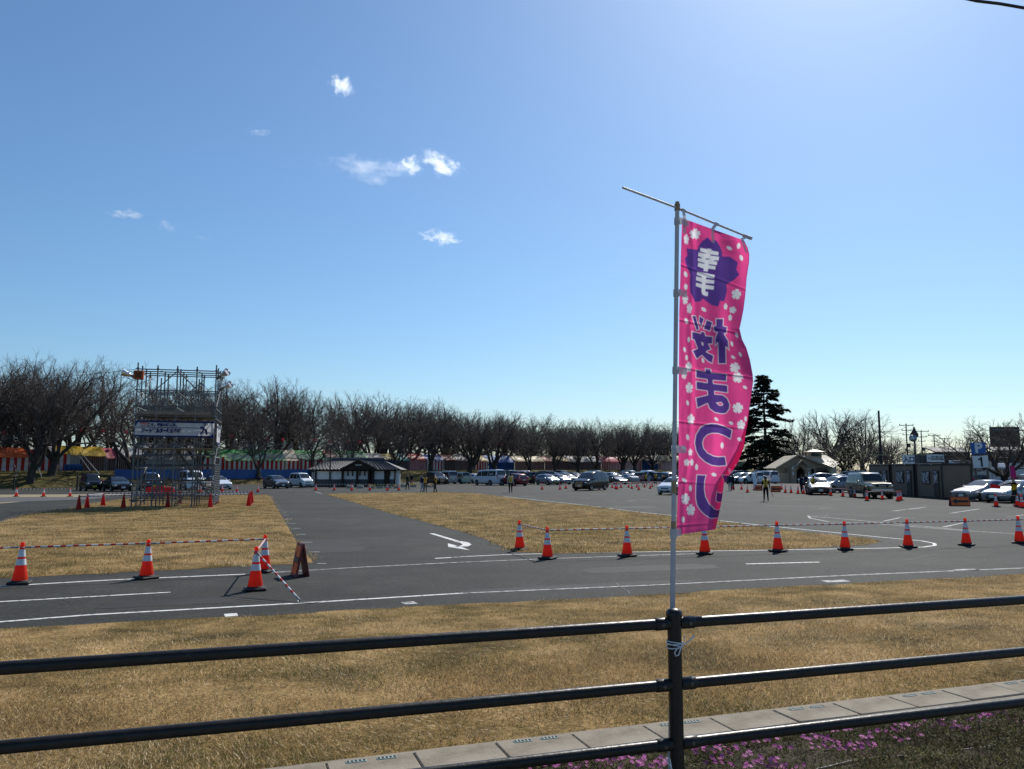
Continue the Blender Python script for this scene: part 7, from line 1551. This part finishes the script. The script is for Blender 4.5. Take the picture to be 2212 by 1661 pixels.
# ================================================================ CABLES
M_cable = pbsdf('black_cable', (.015, .015, .017), .6)
tag(MB().tube([at(1900, -60, 13), at(2060, -9, 13), at(2110, 2, 13), at(2160, 8, 13), at(2212, 17, 13), at(2330, 42, 13)], .026, 8).build('overhead_cable', M_cable, smooth=True), 'thick black overhead cable crossing the top right corner', 'cable')
for pts, r, m, lab in (([(1640, 1690), (1790, 1656), (1850, 1641), (1920, 1633), (1980, 1634), (2050, 1622), (2120, 1615), (2212, 1598), (2330, 1580)], .006, noise_mat('pale_hose', [(.26, .25, .22), (.36, .34, .31)], 20, .6), 'pale hose lying across the flower bed at lower right'), ([(1850, 1690), (1960, 1655), (2050, 1645), (2150, 1636), (2230, 1628), (2330, 1612)], .006, pbsdf('dark_hose', (.05, .05, .05), .6), 'dark hose lying beside the pale hose')):
    P = []
    for x, y in pts:
        q = G(x, y, .31); q.z = .31; P.append(q)
    tag(MB().tube(P, r, 8).build('hose', m, smooth=True), lab, 'hose')

# ================================================================ CLOUDS
def cloud(px, py, w, h, dens, seed, label, rot=0.0, scale=2.9, thr=.5):
    D = 1500.0; c = at(px, py, D); s = D / F_PX
    m = bpy.data.materials.new('cloud_vapour'); m.use_nodes = True; n, l = m.node_tree.nodes, m.node_tree.links; n.clear()
    out = n.new('ShaderNodeOutputMaterial'); pv = n.new('ShaderNodeVolumePrincipled'); pv.inputs['Color'].default_value = (1, 1, 1, 1); pv.inputs['Anisotropy'].default_value = .6
    tc = n.new('ShaderNodeTexCoord'); ln = n.new('ShaderNodeVectorMath'); ln.operation = 'LENGTH'; l.new(tc.outputs['Object'], ln.inputs[0])
    wp = n.new('ShaderNodeTexNoise'); wp.inputs['Scale'].default_value = 1.3; wp.inputs['Detail'].default_value = 4; wm = n.new('ShaderNodeMapping'); wm.inputs['Location'].default_value = (seed * 5.3, seed * 2.9, seed * 7.7); wm.inputs['Scale'].default_value = (1.6, .6, 1.2); l.new(tc.outputs['Object'], wm.inputs[0]); l.new(wm.outputs[0], wp.inputs['Vector'])
    w1 = n.new('ShaderNodeVectorMath'); w1.operation = 'MULTIPLY_ADD'; w1.inputs[1].default_value = (2.4, 0, 2.6); w1.inputs[2].default_value = (-1.2, 0, -1.3); l.new(wp.outputs['Color'], w1.inputs[0])
    w2 = n.new('ShaderNodeVectorMath'); w2.operation = 'ADD'; l.new(tc.outputs['Object'], w2.inputs[0]); l.new(w1.outputs[0], w2.inputs[1]); l.new(w2.outputs[0], ln.inputs[0])
    ed = n.new('ShaderNodeVectorMath'); ed.operation = 'LENGTH'; l.new(tc.outputs['Object'], ed.inputs[0]); ef = n.new('ShaderNodeMapRange'); ef.inputs[1].default_value = .55; ef.inputs[2].default_value = 1.0; ef.inputs[3].default_value = 1.0; ef.inputs[4].default_value = 0.0; l.new(ed.outputs['Value'], ef.inputs[0])
    fo = n.new('ShaderNodeMapRange'); fo.inputs[1].default_value = .15; fo.inputs[2].default_value = 1.0; fo.inputs[3].default_value = 1.0; fo.inputs[4].default_value = 0.0; l.new(ln.outputs['Value'], fo.inputs[0])
    mp = n.new('ShaderNodeMapping'); mp.inputs['Location'].default_value = (seed * 3.1, seed * 1.7, seed); mp.inputs['Scale'].default_value = (max(1, w / h) * 1.0, 1, 1.0); l.new(tc.outputs['Object'], mp.inputs[0])
    t = n.new('ShaderNodeTexNoise'); t.inputs['Scale'].default_value = scale; t.inputs['Detail'].default_value = 9; t.inputs['Roughness'].default_value = .66; t.inputs['Distortion'].default_value = 1.0; l.new(mp.outputs[0], t.inputs['Vector'])
    a = n.new('ShaderNodeMath'); a.operation = 'MULTIPLY_ADD'; a.inputs[1].default_value = .46; l.new(fo.outputs[0], a.inputs[0]); l.new(t.outputs['Fac'], a.inputs[2])
    r = n.new('ShaderNodeMapRange'); r.inputs[1].default_value = thr + .20; r.inputs[2].default_value = thr + .56; r.inputs[3].default_value = 0; r.inputs[4].default_value = dens; l.new(a.outputs[0], r.inputs[0])
    em = n.new('ShaderNodeMath'); em.operation = 'MULTIPLY'; l.new(r.outputs[0], em.inputs[0]); l.new(ef.outputs[0], em.inputs[1]); l.new(em.outputs[0], pv.inputs['Density']); l.new(pv.outputs[0], out.inputs['Volume'])
    b = MB(); b.ball((0, 0, 0), 1.0, 16, 10); o = b.build('cloud', m); o.location = c; o.rotation_euler = (0, rot, 0); o.scale = (w * .52 * s, h * .2 * s, h * .50 * s)
    try: m.cycles.volume_step_rate = .5
    except Exception: pass
    tag(o, label, 'cloud', 'small white clouds in the blue sky')
cloud(737, 184, 84, 64, .20, 1, 'small bright cloud highest in the sky', .3)
cloud(562, 287, 84, 34, .045, 2, 'faint thin cloud left below the highest one')
cloud(790, 364, 250, 100, .03, 3, 'soft wide cloud, left part of the long cloud band', .1, 1.8); cloud(884, 359, 84, 74, .13, 4, 'small puff in the middle of the cloud band', .2); cloud(947, 355, 150, 68, .20, 5, 'bright ragged cloud at the right end of the band', .35)
cloud(272, 462, 120, 32, .12, 6, 'thin flat cloud low at left', .1); cloud(360, 488, 74, 38, .04, 7, 'faint wisp right of the thin flat cloud', .3); cloud(436, 514, 60, 20, .03, 8, 'faintest wisp low in the left sky')
cloud(953, 513, 120, 48, .20, 9, 'small bright cloud below the long cloud band', .15)

bpy.data.scenes.remove(WORK)
